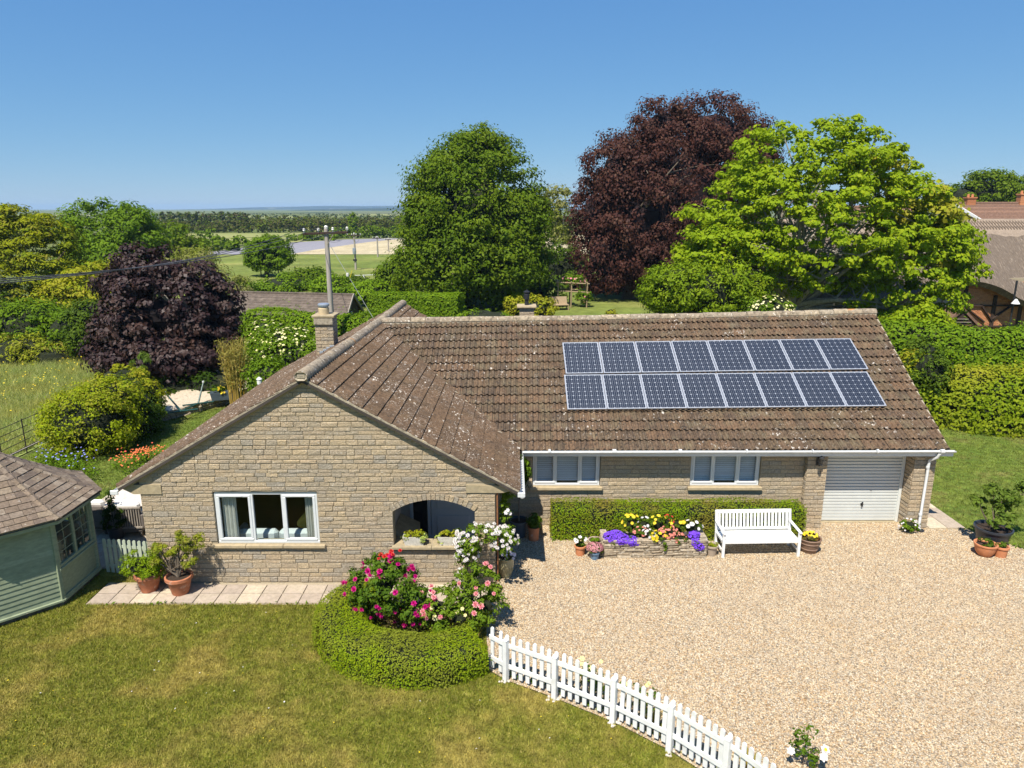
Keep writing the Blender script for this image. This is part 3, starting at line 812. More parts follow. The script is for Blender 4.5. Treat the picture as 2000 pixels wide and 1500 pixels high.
TW, TL, NW = .30, .385, 12
def tile_template():
    V = []; F = []
    xs = [i / NW for i in range(NW + 1)]
    def prof(t):                 # two rolls to a tile, flat pans between
        p = (t * 2) % 1.0
        return .046 * (math.sin(PI * (p - .18) / .64) ** .8 if .18 < p < .82 else 0.0)
    for v, up in ((0, .034), (TL, -.014)):
        for t in xs: V.append(((t - .5) * TW * .965, v, prof(t) + up))
    for t in xs: V.append(((t - .5) * TW * .965, 0, prof(t) + .034 - .028))
    n = NW + 1
    for i in range(NW):
        F.append((i, i + 1, n + i + 1, n + i))
        F.append((2 * n + i, 2 * n + i + 1, i + 1, i))
    F.append((0, n, 2 * n)); F.append((NW, 2 * n + NW, n + NW))
    return V, F
TV, TF = tile_template()
tile_me = {k: MB().add(TV, TF, 0.0).mesh('roof_tile', MT[k]) for k in ('tile', 'tile_side')}
tiles = []
def lay_tiles(S, nrow, ncol, keep, key, seen=lambda p: 1.0):
    """rows up the slope, columns along it"""
    for r_ in range(nrow):
        off = 0.0
        for c_ in range(ncol):
            u, v = (c_ + .5 + off) / ncol, r_ / nrow
            p = S.P(u, v)
            if not keep(p, u, v): continue
            x, y, n = S.frame(u, v + .01)
            tilt = random.gauss(0, .007); tw = random.gauss(0, .006)
            w = (S.P(min(u + .5 / ncol, 1), v) - S.P(u - .5 / ncol, v)).length / TW
            y2 = (y + n * .0 + x * tw).normalized(); x2 = (x + n * tilt).normalized(); n2 = x2.cross(y2).normalized()
            M = Matrix((x2 * w, y2, n2)).transposed().to_4x4(); M.translation = p + n * random.uniform(-.004, .005)
            d = p - Vector((0, 0, CAM_H))
            tiles.append((seen(p) * abs(n.dot(d.normalized())) / d.length_squared, M, key))
def valley(p): return 16.70 + (.16 - p.x) / 4.40 * 4.70
lay_tiles(MF, 16, 51, lambda p, u, v: p.x > .16 - v * 4.35 - .45 and u < 1.0, 'tile', lambda p: .1 if (1.5 < p.x < 9.7 and 18.1 < p.y < 20.4) else 1.0)
lay_tiles(RG, 15, 38, lambda p, u, v: p.y < valley(p) + .35 or (p.y > 26.7 - (.16 - p.x) / 4.3 * 5.0 - .4), 'tile_side')
lay_tiles(LG, 15, 38, lambda p, u, v: True, 'tile_side', lambda p: .02)
tiles.sort(key=lambda t: -t[0])
rest = {}
for i, (sc, M, key) in enumerate(tiles):
    if i < 300:
        o = link('roof_tile', tile_me[key], roof); o.matrix_local = M
    else: rest.setdefault(key, MB()).add(TV, TF, random.random(), M)
for key, mb in rest.items(): mb.build('tiling', MT[key], roof)['kind'] = 'stuff'
# ridge tiles: half round, butted
def half_round(L, r, n=8):
    V = []; F = []
    for y in (0, L):
        for k in range(n + 1):
            a = PI * k / n
            V.append((r * 1.12 * math.cos(a), y, r * math.sin(a) - .045))
        for k in range(n + 1):
            a = PI * k / n
            V.append(((r - .018) * 1.12 * math.cos(a), y, (r - .018) * math.sin(a) - .045))
    m_ = n + 1
    for k in range(n):
        F.append((k, k + 1, 2 * m_ + k + 1, 2 * m_ + k))
        F.append((k, m_ + k, m_ + k + 1, k + 1)); F.append((2 * m_ + k, 2 * m_ + k + 1, 3 * m_ + k + 1, 3 * m_ + k))
    return V, F
RTL = .45
rt_me = MB().add(*half_round(RTL - .012, .125)).mesh('ridge_tile', MT['ridge'], True)
def ridge_line(a, b):
    a, b = Vector(a), Vector(b); L = (b - a).length; n = round(L / RTL); d = (b - a) / n
    for i in range(n):
        y = (d.normalized() + Vector((0, random.gauss(0, .004), random.gauss(0, .006)))).normalized()
        x = y.cross(Vector((0, 0, 1))).normalized(); z = x.cross(y)
        sg = .0
        o = link('ridge_tile', rt_me, roof)
        M = Matrix((x, y * (d.length / RTL), z)).transposed().to_4x4(); M.translation = a + d * i + Vector((0, 0, random.uniform(-.008, .008) - .05 * math.sin(PI * i / n)))
        o.matrix_local = M
ridge_line((-4.27, 13.98, 4.74), (-3.92, 25.5, 4.74)); ridge_line((-3.95, 21.37, 4.72), (11.16, 21.72, 4.955))
bed = MB()
bed.bar((-4.27, 13.99, 4.66), (-3.92, 25.5, 4.66), .25, .09); bed.bar((-4.1, 21.37, 4.63), (11.15, 21.72, 4.86), .26, .1)
bed.bev((-4.27, 13.995, 4.70), (.25, .03, .17), .05); bed.build('ridge_bedding', MT['verge'], roof)
# verges and valley
for S, u in ((RG, 0.0), (LG, 1.0), (MF, 1.0)):
    N_ = 14; vg = MB()
    for i in range(N_):
        p, q = S.P(u, i / N_), S.P(u, (i + 1) / N_)
        n = S.frame(.5, .5)[2]
        off = Vector((0, .028, 0)) if S is not MF else Vector((-.03, 0, 0))
        vg.bar(p + off + n * random.uniform(-.035, -.030), q + off + n * random.uniform(-.035, -.030), .05, .085)
    vg.build('verge', MT['verge'], roof)
for S, u in ((RG, 0.0), (LG, 1.0)):
    sf = MB()
    p, q = S.P(u, 0.01), S.P(u, .99); n = S.frame(.5, .5)[2]
    sf.bar(p + Vector((0, .10, 0)) - n * .105, q + Vector((0, .10, 0)) - n * .105, .035, .04)
    sf.build('undercloak', MT['sill'], roof)
vl = MB()
for i in range(16):
    t0, t1 = i / 16, (i + 1) / 16
    a = Vector((.16 - 4.22 * t0, 16.70 + 4.67 * t0, 2.20 + 2.44 * t0 + .01)); b_ = Vector((.16 - 4.22 * t1, 16.70 + 4.67 * t1, 2.20 + 2.44 * t1 + .01))
    vl.bar(a, b_, .07, .03)
vl.build('valley_gutter', MT['verge'], roof)
# gutters and the downpipe
def gutter(a, b, r=.062):
    a, b = Vector(a), Vector(b); d = (b - a).normalized(); s_ = d.cross(Vector((0, 0, 1))).normalized()
    V = []; F = []; n = 8
    for p in (a, b):
        for rr in (r, r - .008):
            for k in range(n + 1):
                an = PI + PI * k / n
                V.append(p + s_ * rr * math.cos(an) + Vector((0, 0, rr * math.sin(an))))
    m_ = n + 1
    for k in range(n): F += [(k, k + 1, 2 * m_ + k + 1, 2 * m_ + k), (m_ + k, 3 * m_ + k, 3 * m_ + k + 1, m_ + k + 1)]
    for e in (0, 2 * m_):
        F.append([e + k for k in range(m_)])
    F += [(0, 2 * m_, 3 * m_, m_), (m_ - 1, 2 * m_ - 1, 4 * m_ - 1, 3 * m_ - 1)]
    return V, F
g = MB().add(*gutter((.26, 16.635, 2.165), (10.95, 16.635, 2.19), .052))
for x in np.arange(.9, 11, 1.62): g.tube([(x + .04 * math.sin(7 * x), 16.635, 2.176)] * 1 + [(x + .05, 16.635, 2.176)], .058, 10)
gut = g.build('gutter', MT['gutter'], house)
MB().bev((5.6, 16.70, 2.10), (10.7, .02, .15), .004).build('fascia', MT['upvc'], house)
MB().box((5.6, 16.88, 2.04), (10.7, .35, .02)).build('soffit', MT['upvc'], house)
g = MB().add(*gutter((.215, 16.55, 2.12), (.215, 13.98, 2.12))); g.bev((.20, 13.99, 2.13), (.16, .03, .11), .01); g.build('gutter', MT['gutter'], house)
g = MB().add(*gutter((-8.41, 25.4, 2.19), (-8.41, 13.99, 2.19))); g.bev((-8.39, 14.0, 2.18), (.17, .03, .10), .01); g.build('gutter', MT['gutter'], house)
dp = MB().tube([(10.56, 16.62, 2.12), (10.54, 16.64, 2.02), (10.45, 16.80, 1.88), (10.44, 16.80, 1.78), (10.42, 16.80, .10), (10.42, 16.74, .03)], .036, 12)
for z in (.42, 1.7): dp.tube([(10.42 + .01 * (z > 1), 16.80, z - .025), (10.42 + .01 * (z > 1), 16.80, z + .025)], .045, 12)
dp.build('downpipe', MT['gutter'], house, True)
MB().tube([(GX1 + .05, GY + .02, .02), (GX1 + .045, GY + .02, 2.1)], .018, 8).build('rusty_pipe', surf('rusty_iron', [(.26, .11, .045)], .8, .4, 20), house)
tk = MB().lathe([(0, 0), (.09, 0), (.10, .03), (.07, .05), (0, .05)], 12, (10.42, 16.72, 0)); tk.build('drain_gully', MT['black'], house)

# ------------------------------------------------------------------ solar panels, each on its own
MT['alu'] = surf('aluminium', [(.62, .63, .64)], .35, .1, 8, metallic=.6)
MT['cell'] = surf('solar_cell', [(.020, .025, .038), (.026, .031, .044), (.017, .022, .034)], .3, .12, 3, spec=.3, coat=.6)
MT['back'] = surf('white_backsheet', [(.34, .36, .40)], .3, .0, 3, coat=.6)
def solar(w, h):
    f = MB(); t = .022
    for x in (-w / 2 + t / 2, w / 2 - t / 2): f.bev((x, 0, 0), (t, h, .04), .003)
    for y in (-h / 2 + t / 2, h / 2 - t / 2): f.bev((0, y, 0), (w - 2 * t, t, .04), .003)
    bk = MB().box((0, 0, .006), (w - 2 * t, h - 2 * t, .012))
    ce = MB(); nx, ny = 6, 8
    cw, chh = (w - 2 * t - .02) / nx, (h - 2 * t - .02) / ny
    for i in range(nx):
        for j in range(ny):
            cx, cy = -w / 2 + t + .01 + cw * (i + .5), -h / 2 + t + .01 + chh * (j + .5)
            a, b, k = cw / 2 - .003, chh / 2 - .003, .021
            for q in range(3):                   # bus bars split each cell
                xa, xb = -a + q * 2 * a / 3 + (.002 if q else 0), -a + (q + 1) * 2 * a / 3 - (.002 if q < 2 else 0)
                pts = [(xa, -b + (k if q == 0 else 0)), (xa + (k if q == 0 else 0), -b), (xb - (k if q == 2 else 0), -b), (xb, -b + (k if q == 2 else 0)),
                       (xb, b - (k if q == 2 else 0)), (xb - (k if q == 2 else 0), b), (xa + (k if q == 0 else 0), b), (xa, b - (k if q == 0 else 0))]
                pts = [p for n_, p in enumerate(pts) if p != pts[n_ - 1]]
                n_ = len(pts)
                ce.add([(cx + x, cy + y, .0165) for x, y in pts], [list(range(n_))], random.random())
    return f.mesh('frame', MT['alu']), bk.mesh('backsheet', MT['back']), ce.mesh('solar_cells', MT['cell'])
col_names = ['first', 'second', 'third', 'fourth', 'fifth', 'sixth', 'seventh', 'eighth']
u0, u1 = (1.43 + 4.35) / 15.3, (9.80 + 4.35) / 15.3
sw = 8.40 / 8 - .016; shh = .255 * 5.40 - .02
S_me = solar(sw, shh)
for rr, (va, vb) in enumerate(((.250, .505), (.509, .764))):
    for k in range(8):
        u = u0 + (u1 - u0) * (k + .5) / 8; v = (va + vb) / 2
        x, y, n = MF.frame(u, v)
        M = Matrix((x, y, n)).transposed().to_4x4(); M.translation = MF.P(u, v) + n * .10
        lab = 'blue solar panel in the %s row on the roof, %s from the ' % (('lower', 'upper')[rr], col_names[k if k < 4 else 7 - k] if True else '')
        lab += 'gable end' if k < 4 else 'garage end'
        t = thing('solar_panel', lab.replace('first from', 'nearest to'), 'solar panel', group='solar panels on the roof')
        t.matrix_world = M
        for me_ in S_me: link(me_.name.split('.')[0], me_, t)
        br = MB()
        for bx in (-.3, .3): br.box((bx, 0, -.05), (.04, shh * .96, .06))
        br.build('rail', MT['alu'], t)
# ------------------------------------------------------------------ foliage builders
def reseed(text):
    """every plant grows the same way whatever is built before it"""
    global rng
    k = sum((i + 1) * ord(c) for i, c in enumerate(text)); rng = np.random.default_rng(k); random.seed(k)
def unit(v): return v / np.maximum(np.linalg.norm(v, axis=-1, keepdims=True), 1e-9)
def rdir(n): return unit(rng.normal(size=(n, 3)))
def leaves(name, P, Nm, size, mat, parent, aspect=.55, bend=.18, hang=None, org=(0, 0, 0), kind=None, sizevar=.5):
    """one folded lozenge per leaf"""
    n = len(P)
    tt = getattr(crown_points, 't', None)
    if tt is None or len(tt) != n: tt = rng.random(n)
    s = (size * rng.uniform(1 - sizevar, 1 + sizevar, n))[:, None]
    Nm = unit(Nm)
    t = rdir(n)
    if hang is not None: t = t * (1 - abs(hang)) + np.array([0, 0, -1.0 if hang > 0 else 1.0]) * abs(hang) * 1.6
    t = unit(t - Nm * (t * Nm).sum(1, keepdims=True))
    b = np.cross(Nm, t)
    P = P - np.array(org)
    V = np.zeros((n, 4, 3))
    V[:, 0] = P - t * s * .5
    V[:, 1] = P + b * s * aspect * .5 + Nm * s * bend * .5
    V[:, 2] = P + t * s * .5 - Nm * s * bend * .3
    V[:, 3] = P - b * s * aspect * .5 + Nm * s * bend * .5
    o = link(name, np_mesh(name, V.reshape(-1, 3), np.arange(n * 4).reshape(-1, 4), mat, tt), parent)
    if kind: o['kind'] = kind
    return o
def env_points(env, n, shell=(.62, 1.0)):
    """points through a crown made of several ellipsoids (cx,cy,cz,rx,ry,rz), mostly near its outside; and the outward directions"""
    E = np.array(env, float); w = (E[:, 3] * E[:, 4] + E[:, 4] * E[:, 5] + E[:, 3] * E[:, 5]); w /= w.sum()
    out, dirs = [], []; need = n
    while need > 0:
        k = rng.choice(len(E), need * 2, p=w); d = rdir(need * 2); f = rng.uniform(shell[0], shell[1], need * 2) ** .7
        p = E[k, :3] + d * E[k, 3:] * f[:, None]
        deep = np.zeros(len(p), bool)
        for j in range(len(E)):
            q = np.linalg.norm((p - E[j, :3]) / E[j, 3:], axis=1)
            deep |= (q < shell[0] * .8) & (k != j)
        ok = ~deep
        out.append(p[ok]); dirs.append(unit(d[ok] / E[k[ok], 3:])); need = n - sum(map(len, out))
    return np.concatenate(out)[:n], np.concatenate(dirs)[:n]
def crown_points(env, nclump, nleaf, cr, shell=(.62, 1.0), flat=.65, up=.45, jit=.45, zmin=.15):
    C, D = env_points(env, nclump, shell)
    r = cr * rng.uniform(.55, 1.35, nclump)
    k = rng.integers(0, nclump, nleaf)
    o = rdir(nleaf) * (rng.random(nleaf) ** .45)[:, None]
    o[:, 2] *= flat
    P = C[k] + o * r[k][:, None]
    Nm = unit(o) * .75 + D[k] * .35 + np.array([0, 0, up]) + rdir(nleaf) * jit
    ok = P[:, 2] > zmin
    crown_points.t = np.mod(rng.random(nclump)[k] * .75 + rng.random(nleaf) * .4, 1.0)[ok]
    return P[ok], Nm[ok], C
def shade_core(parent, env, f, org, name='branches', mat=None):
    """solid core for the twigs inside, its near-black colour standing in for inner shade"""
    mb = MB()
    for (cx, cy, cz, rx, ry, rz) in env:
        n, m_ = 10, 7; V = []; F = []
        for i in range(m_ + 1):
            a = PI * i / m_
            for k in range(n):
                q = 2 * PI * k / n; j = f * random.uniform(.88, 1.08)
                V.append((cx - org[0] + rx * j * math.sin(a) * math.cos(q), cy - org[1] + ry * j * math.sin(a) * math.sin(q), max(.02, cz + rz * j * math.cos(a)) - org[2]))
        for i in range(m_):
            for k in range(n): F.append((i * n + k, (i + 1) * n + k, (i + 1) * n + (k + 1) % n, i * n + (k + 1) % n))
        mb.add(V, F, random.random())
    o = mb.build(name, mat or MT['inner_shade'], parent); o['kind'] = 'stuff'
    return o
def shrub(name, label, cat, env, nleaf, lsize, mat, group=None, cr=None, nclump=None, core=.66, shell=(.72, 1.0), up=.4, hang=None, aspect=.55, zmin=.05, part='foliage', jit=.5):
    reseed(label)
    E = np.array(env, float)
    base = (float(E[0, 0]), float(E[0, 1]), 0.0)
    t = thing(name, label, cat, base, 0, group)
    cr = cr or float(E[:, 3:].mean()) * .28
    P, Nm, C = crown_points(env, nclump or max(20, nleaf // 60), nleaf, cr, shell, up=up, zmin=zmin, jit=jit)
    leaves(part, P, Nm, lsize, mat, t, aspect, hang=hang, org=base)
    if core: shade_core(t, env, core, base)
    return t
def limb_curve(a, b, sag=.15, n=5):
    a, b = Vector(a), Vector(b); L = (b - a).length
    side = Vector((random.uniform(-1, 1), random.uniform(-1, 1), random.uniform(.2, 1))) * L * sag
    return [a.lerp(b, i / n) + side * math.sin(PI * i / n) for i in range(n + 1)]
def tree(name, label, env, base, trunk_r, fork, nleaf, lsize, mat, bark, cr, nclump, group=None, cat='tree', shell=(.55, 1.0), nlimb=14, up=.45, hang=None, aspect=.55, flat=.65, jit=.45, zmin=.3, lean=(0, 0), core=0, coremat=None):
    """tapered trunk, limbs that reach into the crown, crown of leaf clumps carried at the limb ends"""
    reseed(label)
    t = thing(name, label, cat, base, 0, group)
    P, Nm, C = crown_points(env, nclump, nleaf, cr, shell, flat, up, jit, zmin)
    leaves('crown', P, Nm, lsize, mat, t, aspect, hang=hang, org=base)
    if core: shade_core(t, env, core, base, mat=coremat)
    tb = MB(); B = Vector((0, 0, 0)); top = Vector((lean[0], lean[1], fork))
    tb.tube([B - Vector((0, 0, .1)), B + Vector((0, 0, fork * .12)), B.lerp(top, .5) + Vector((trunk_r * .3, 0, 0)), top], [trunk_r * 1.45, trunk_r * 1.05, trunk_r * .9, trunk_r * .75], 10)
    tgt = C[rng.choice(len(C), min(nlimb, len(C)), replace=False)] - np.array(base)
    for q in tgt:
        s_ = top.lerp(B + Vector((0, 0, fork * .7)), random.random() * .5)
        pts = limb_curve(s_, Vector(q), .12)
        L = (pts[-1] - pts[0]).length
        r0 = trunk_r * random.uniform(.28, .5)
        tb.tube(pts, [r0 * (1 - .85 * i / 5) for i in range(6)], 6)
        for i in (2, 3, 4):
            e = pts[i] + (Vector(C[random.randrange(len(C))]) - Vector(base) - pts[i]).normalized() * L * .38
            tb.tube(limb_curve(pts[i], e, .1, 3), [r0 * .35, r0 * .25, r0 * .15, r0 * .07], 5)
    tb.build('trunk', bark, t, True)
    return t
def ell(px, py, rx, ry, Y, dr=1.0):
    """an ellipsoid that stands at distance Y and covers px±rx, py±ry of the photograph"""
    c = at(px, py, Y)
    f = Y * _c - (c.z - CAM_H) * _s
    k = f / FPX
    return (c.x, Y, c.z, rx * k, max(rx, ry) * k * dr, ry * k / .97)
def wob(p, s, k=0): return math.sin(p.x * s + k) * math.sin(p.y * s * 1.3 + k * 2) + .5 * math.sin(p.z * s * 1.7 + p.x * s * .6 + k)
def hedge(name, label, path, w, h, nleaf, lsize, mat, group=None, cat='hedge', rough=.06, round_=.3, closed=False, w_end=None, up=.35, jit=.55, aspect=.55, z0=0.0):
    """clipped hedge along a path: leafy faces all round and a solid core inside, coloured as shade"""
    reseed(label)
    path = [Vector((p[0], p[1], 0)) for p in path]
    base = path[0].copy(); n = len(path)
    seg = [(path[i + 1] - path[i]).length for i in range(n - 1)]; L = sum(seg)
    t = thing(name, label, cat, base, 0, group)
    # cross-section: half width and height as a rounded box outline, parameter 0..1
    prof = []
    r = round_ * min(w / 2, h)
    for x, z in ((-w / 2, z0), (-w / 2, h - r)): prof.append((x, z))
    for k in range(1, 5): a = PI - PI / 2 * k / 4; prof.append((-w / 2 + r + r * math.cos(a), h - r + r * math.sin(a)))
    for k in range(0, 5): a = PI / 2 - PI / 2 * k / 4; prof.append((w / 2 - r + r * math.cos(a), h - r + r * math.sin(a)))
    prof.append((w / 2, z0))
    pl = [math.dist(prof[i], prof[i + 1]) for i in range(len(prof) - 1)]; PLn = sum(pl)
    end_area = w * h
    fr_end = 2 * end_area / (2 * end_area + L * PLn)
    def along(d):
        i = 0
        while i < n - 2 and d > seg[i]: d -= seg[i]; i += 1
        k = min(d / seg[i], 1.0); p = path[i].lerp(path[i + 1], k)
        t0 = (path[i + 1] - path[i]).normalized()
        tn = t0
        if k > .5 and i < n - 2: tn = t0.lerp((path[i + 2] - path[i + 1]).normalized(), k - .5).normalized()
        if k < .5 and i > 0: tn = t0.lerp((path[i] - path[i - 1]).normalized(), .5 - k).normalized()
        return p, tn
    P = []; NN = []
    for _ in range(nleaf):
        if random.random() < fr_end:
            e = random.random() < .5
            p, tn = along(0 if e else L); side = Vector((tn.y, -tn.x, 0))
            q = p + side * random.uniform(-.5, .5) * w * .94 + Vector((0, 0, z0 + random.random() ** .8 * (h - z0) * .97)); nn = -tn if e else tn
        else:
            p, tn = along(random.random() * L); side = Vector((tn.y, -tn.x, 0))
            d = random.random() * PLn; i = 0
            while d > pl[i] and i < len(pl) - 1: d -= pl[i]; i += 1
            k = d / pl[i]; x = prof[i][0] * (1 - k) + prof[i + 1][0] * k; z = prof[i][1] * (1 - k) + prof[i + 1][1] * k
            dx, dz = prof[i + 1][0] - prof[i][0], prof[i + 1][1] - prof[i][1]
            nn = (side * -dz + Vector((0, 0, dx))).normalized()
            q = p + side * x + Vector((0, 0, z))
        q = q + nn * (wob(q, 2.2 / max(w, .5)) * rough + random.gauss(0, .25) * rough + (random.expovariate(1.0) * rough * .8 if random.random() < .10 else 0))
        P.append(q); NN.append(nn)
    P = np.array(P); NN = np.array(NN) + np.array([0, 0, up]) + rdir(len(P)) * jit
    leaves('foliage', P, NN, lsize, mat, t, aspect, org=base)
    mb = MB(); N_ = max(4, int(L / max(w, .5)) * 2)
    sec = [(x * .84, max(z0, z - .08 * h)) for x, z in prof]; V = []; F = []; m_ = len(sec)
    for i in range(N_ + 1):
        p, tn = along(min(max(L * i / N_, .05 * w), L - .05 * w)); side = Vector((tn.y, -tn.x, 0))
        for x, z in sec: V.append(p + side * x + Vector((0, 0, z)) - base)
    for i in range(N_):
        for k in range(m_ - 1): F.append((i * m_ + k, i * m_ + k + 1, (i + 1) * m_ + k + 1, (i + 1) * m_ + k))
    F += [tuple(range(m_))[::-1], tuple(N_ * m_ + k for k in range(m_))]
    mb.add(V, F); mb.build('branches', MT['inner_shade'], t)  # one solid core, the hedge's inner shade put into its colour
    return t
def flower_verts(petals=6, cup=.35, layers=1):
    V = []; F = []; T = []
    for l in range(layers):
        rr = 1 - .38 * l; cc = cup * (1 + 1.1 * l); ro = l * .5
        for k in range(petals):
            a = 2 * PI * (k + ro) / petals; w = PI / petals * 1.05; b = len(V)
            V += [(0, 0, .05 * l), (rr * .7 * math.cos(a - w), rr * .7 * math.sin(a - w), cc * .55), (rr * math.cos(a), rr * math.sin(a), cc), (rr * .7 * math.cos(a + w), rr * .7 * math.sin(a + w), cc * .55)]
            F.append((b, b + 1, b + 2, b + 3)); T.append(random.random())
    return V, F, T
def flower_mesh(name, mat, petals=6, cup=.35, layers=1):
    V, F, T = flower_verts(petals, cup, layers); mb = MB(); mb.add(V, F, 0.0); mb.t = T
    return mb.mesh(name, mat)
def aim(n):
    z = Vector(n).normalized(); x = z.cross(Vector((.3, .8, .1))).normalized(); y = z.cross(x)
    return Matrix((x, y, z)).transposed().to_4x4()
def blossoms(parent, P, Nm, size, me, name='blossom'):
    """single flower heads, each an object"""
    for p, n in zip(P, Nm):
        o = link(name, me, parent)
        o.matrix_local = Matrix.Translation(Vector(p)) @ aim(n) @ Matrix.Rotation(random.random() * 6, 4, 'Z') @ Matrix.Scale(size * random.uniform(.7, 1.15), 4)
def blossom_mass(parent, P, Nm, size, mat, petals=5, cup=.3, layers=1, name='blossoms'):
    """flower heads too small to pick apart"""
    V0, F0, T0 = flower_verts(petals, cup, layers); V0 = np.array(V0); F0 = np.array(F0)
    Vs = []; Fs = []; Ts = []
    for i, (p, n) in enumerate(zip(P, Nm)):
        M = np.array(aim(n)); s = size * random.uniform(.65, 1.2)
        Vs.append(V0 @ (M[:3, :3].T * s) + np.array(p)); Fs.append(F0 + len(V0) * i); Ts += [random.random()] * len(F0)
    o = link(name, np_mesh(name, np.concatenate(Vs), np.concatenate(Fs), mat, Ts), parent); o['kind'] = 'stuff'
    return o
def pot_profile(rt, rb, h, rim=.02, rh=.05):
    return [(0, .004), (rb, 0), (rb + (rt - rb) * .9, h - rh), (rt + rim * .2, h - rh), (rt + rim, h - rh * .8), (rt + rim, h), (rt - .012, h), (rt - .02, h - .05), (0, h - .055)]

LF = {}
LF['box'] = leafmat('box_leaf', [(0.11, 0.165, 0.018), (0.155, 0.205, 0.022), (0.20, 0.23, 0.03), (0.125, 0.18, 0.02)], .35, .45, .3, 1.2, 1.3, (0.23, 0.25, 0.03))
LF['box2'] = leafmat('box_leaf_bronzed', [(0.105, 0.175, 0.018), (0.14, 0.205, 0.022), (0.185, 0.20, 0.03)], .35, .45, .3, 1.2, 1.1, (0.26, 0.20, 0.04))
LF['rose'] = leafmat('rose_leaf', [(0.045, 0.085, 0.02), (0.065, 0.11, 0.025), (0.035, 0.07, 0.018), (0.09, 0.13, 0.03)], .25, .4, .4)
LF['rose_light'] = leafmat('rose_leaf_light', [(0.08, 0.13, 0.028), (0.11, 0.16, 0.035), (0.07, 0.11, 0.025)], .3, .4, .4)
LF['crimson'] = leafmat('crimson_petal', [(0.55, 0.006, 0.19), (0.68, 0.015, 0.29), (0.48, 0.008, 0.12)], .25, .6, .2, 1.1)
LF['red'] = leafmat('red_petal', [(0.62, 0.03, 0.03), (0.7, 0.06, 0.05)], .25, .6, .2, 1.1)
LF['pink'] = leafmat('pink_petal', [(0.78, 0.25, 0.31), (0.82, 0.42, 0.40), (0.75, 0.18, 0.26)], .25, .6, .2, 1.1)
LF['white'] = leafmat('white_petal', [(0.80, 0.74, 0.74), (0.84, 0.82, 0.80), (0.80, 0.70, 0.73)], .25, .6, .2, 1.0)
LF['mauve'] = leafmat('pale_mauve_petal', [(0.70, 0.60, 0.72), (0.78, 0.72, 0.80)], .25, .6, .2, 1.0)
LF['yellow'] = leafmat('yellow_petal', [(0.80, 0.60, 0.02), (0.82, 0.66, 0.06), (0.78, 0.52, 0.02)], .25, .6, .2, 1.0)
LF['lemon'] = leafmat('cream_petal', [(0.82, 0.74, 0.30), (0.82, 0.78, 0.45)], .25, .6, .2, 1.0)
LF['violet'] = leafmat('violet_petal', [(0.17, 0.055, 0.66), (0.24, 0.09, 0.74), (0.13, 0.04, 0.55)], .25, .6, .2, 1.0)
LF['coral'] = leafmat('coral_petal', [(0.80, 0.26, 0.20), (0.82, 0.42, 0.30), (0.78, 0.2, 0.22)], .25, .6, .2, 1.0)
LF['orange'] = leafmat('orange_petal', [(0.82, 0.17, 0.05), (0.80, 0.25, 0.09), (0.78, 0.10, 0.07)], .25, .6, .2, 1.0)
LF['blue'] = leafmat('blue_petal', [(0.22, 0.24, 0.72), (0.34, 0.36, 0.78)], .25, .6, .2, 1.0)
LF['gold'] = leafmat('golden_leaf', [(0.20, 0.215, 0.02), (0.27, 0.26, 0.024), (0.15, 0.185, 0.02), (0.32, 0.29, 0.03)], .35, .45, .3)
LF['lime'] = leafmat('lime_leaf', [(0.16, 0.20, 0.02), (0.22, 0.25, 0.025), (0.28, 0.28, 0.03), (0.13, 0.175, 0.018)], .35, .45, .3)
LF['pinecone'] = leafmat('conifer_spray', [(0.13, 0.15, 0.03), (0.18, 0.185, 0.045), (0.10, 0.13, 0.03), (0.24, 0.21, 0.05)], .2, .55, .2)
LF['cypress'] = leafmat('bright_conifer_spray', [(0.09, 0.14, 0.018), (0.14, 0.19, 0.022), (0.11, 0.16, 0.02)], .2, .55, .2)
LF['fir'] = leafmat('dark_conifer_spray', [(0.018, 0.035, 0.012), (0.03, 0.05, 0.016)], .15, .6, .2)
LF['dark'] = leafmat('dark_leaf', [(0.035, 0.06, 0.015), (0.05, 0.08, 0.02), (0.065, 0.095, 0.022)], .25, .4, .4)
LF['greyleaf'] = leafmat('grey_green_leaf', [(0.06, 0.095, 0.04), (0.085, 0.12, 0.05), (0.05, 0.08, 0.035)], .25, .45, .35)
LF['silver'] = leafmat('silver_leaf', [(0.30, 0.34, 0.27), (0.24, 0.28, 0.20)], .25, .6, .2)
LF['mid'] = leafmat('mid_green_leaf', [(0.07, 0.12, 0.02), (0.10, 0.155, 0.026), (0.055, 0.10, 0.018)], .32, .45, .3)
# ------------------------------------------------------------------ paving
pv_m = surf('paving_slab', [(0.60, 0.50, 0.375), (0.53, 0.43, 0.33), (0.80, 0.68, 0.48), (0.48, 0.39, 0.31), (0.58, 0.475, 0.36)], .95, .22, 14, spots=[((0.44, 0.36, 0.29), 4.5, .50, .16, .6), ((0.34, 0.28, 0.24), 40, .58, .06, .6)], bump=(60, .5, .006))
path_bed = sheet('path', [(-8.87, 13.24), (-.48, 13.24), (-.48, 14.14), (-8.0, 14.14), (-8.87, 14.14)], .006, MT['mortar'])
gb = sheet('path', [(10.7, 16.8), (11.68, 16.8), (11.68, 19.5), (10.7, 19.5)], .006, MT['mortar'])
paver_me = MB().bev((0, 0, 0), (1, 1, .03), .012, t=0).mesh('paver', pv_m)
def pave(x0, x1, y0, y1, nx, ny, bed):
    for j in range(ny):
        for i in range(nx):
            w, d = (x1 - x0) / nx, (y1 - y0) / ny
            o = link('paver', paver_me, bed)
            o.location = (x0 + w * (i + .5), y0 + d * (j + .5), .018 + random.uniform(-.003, .003)); o.scale = (w - .014, d - .024, 1)
            o.rotation_euler = (random.gauss(0, .004), random.gauss(0, .004), random.gauss(0, .004))
pave(-8.85, -.5, 13.26, 14.02, 19, 2, path_bed)
pave(10.72, 11.66, 16.84, 19.4, 2, 4, gb)
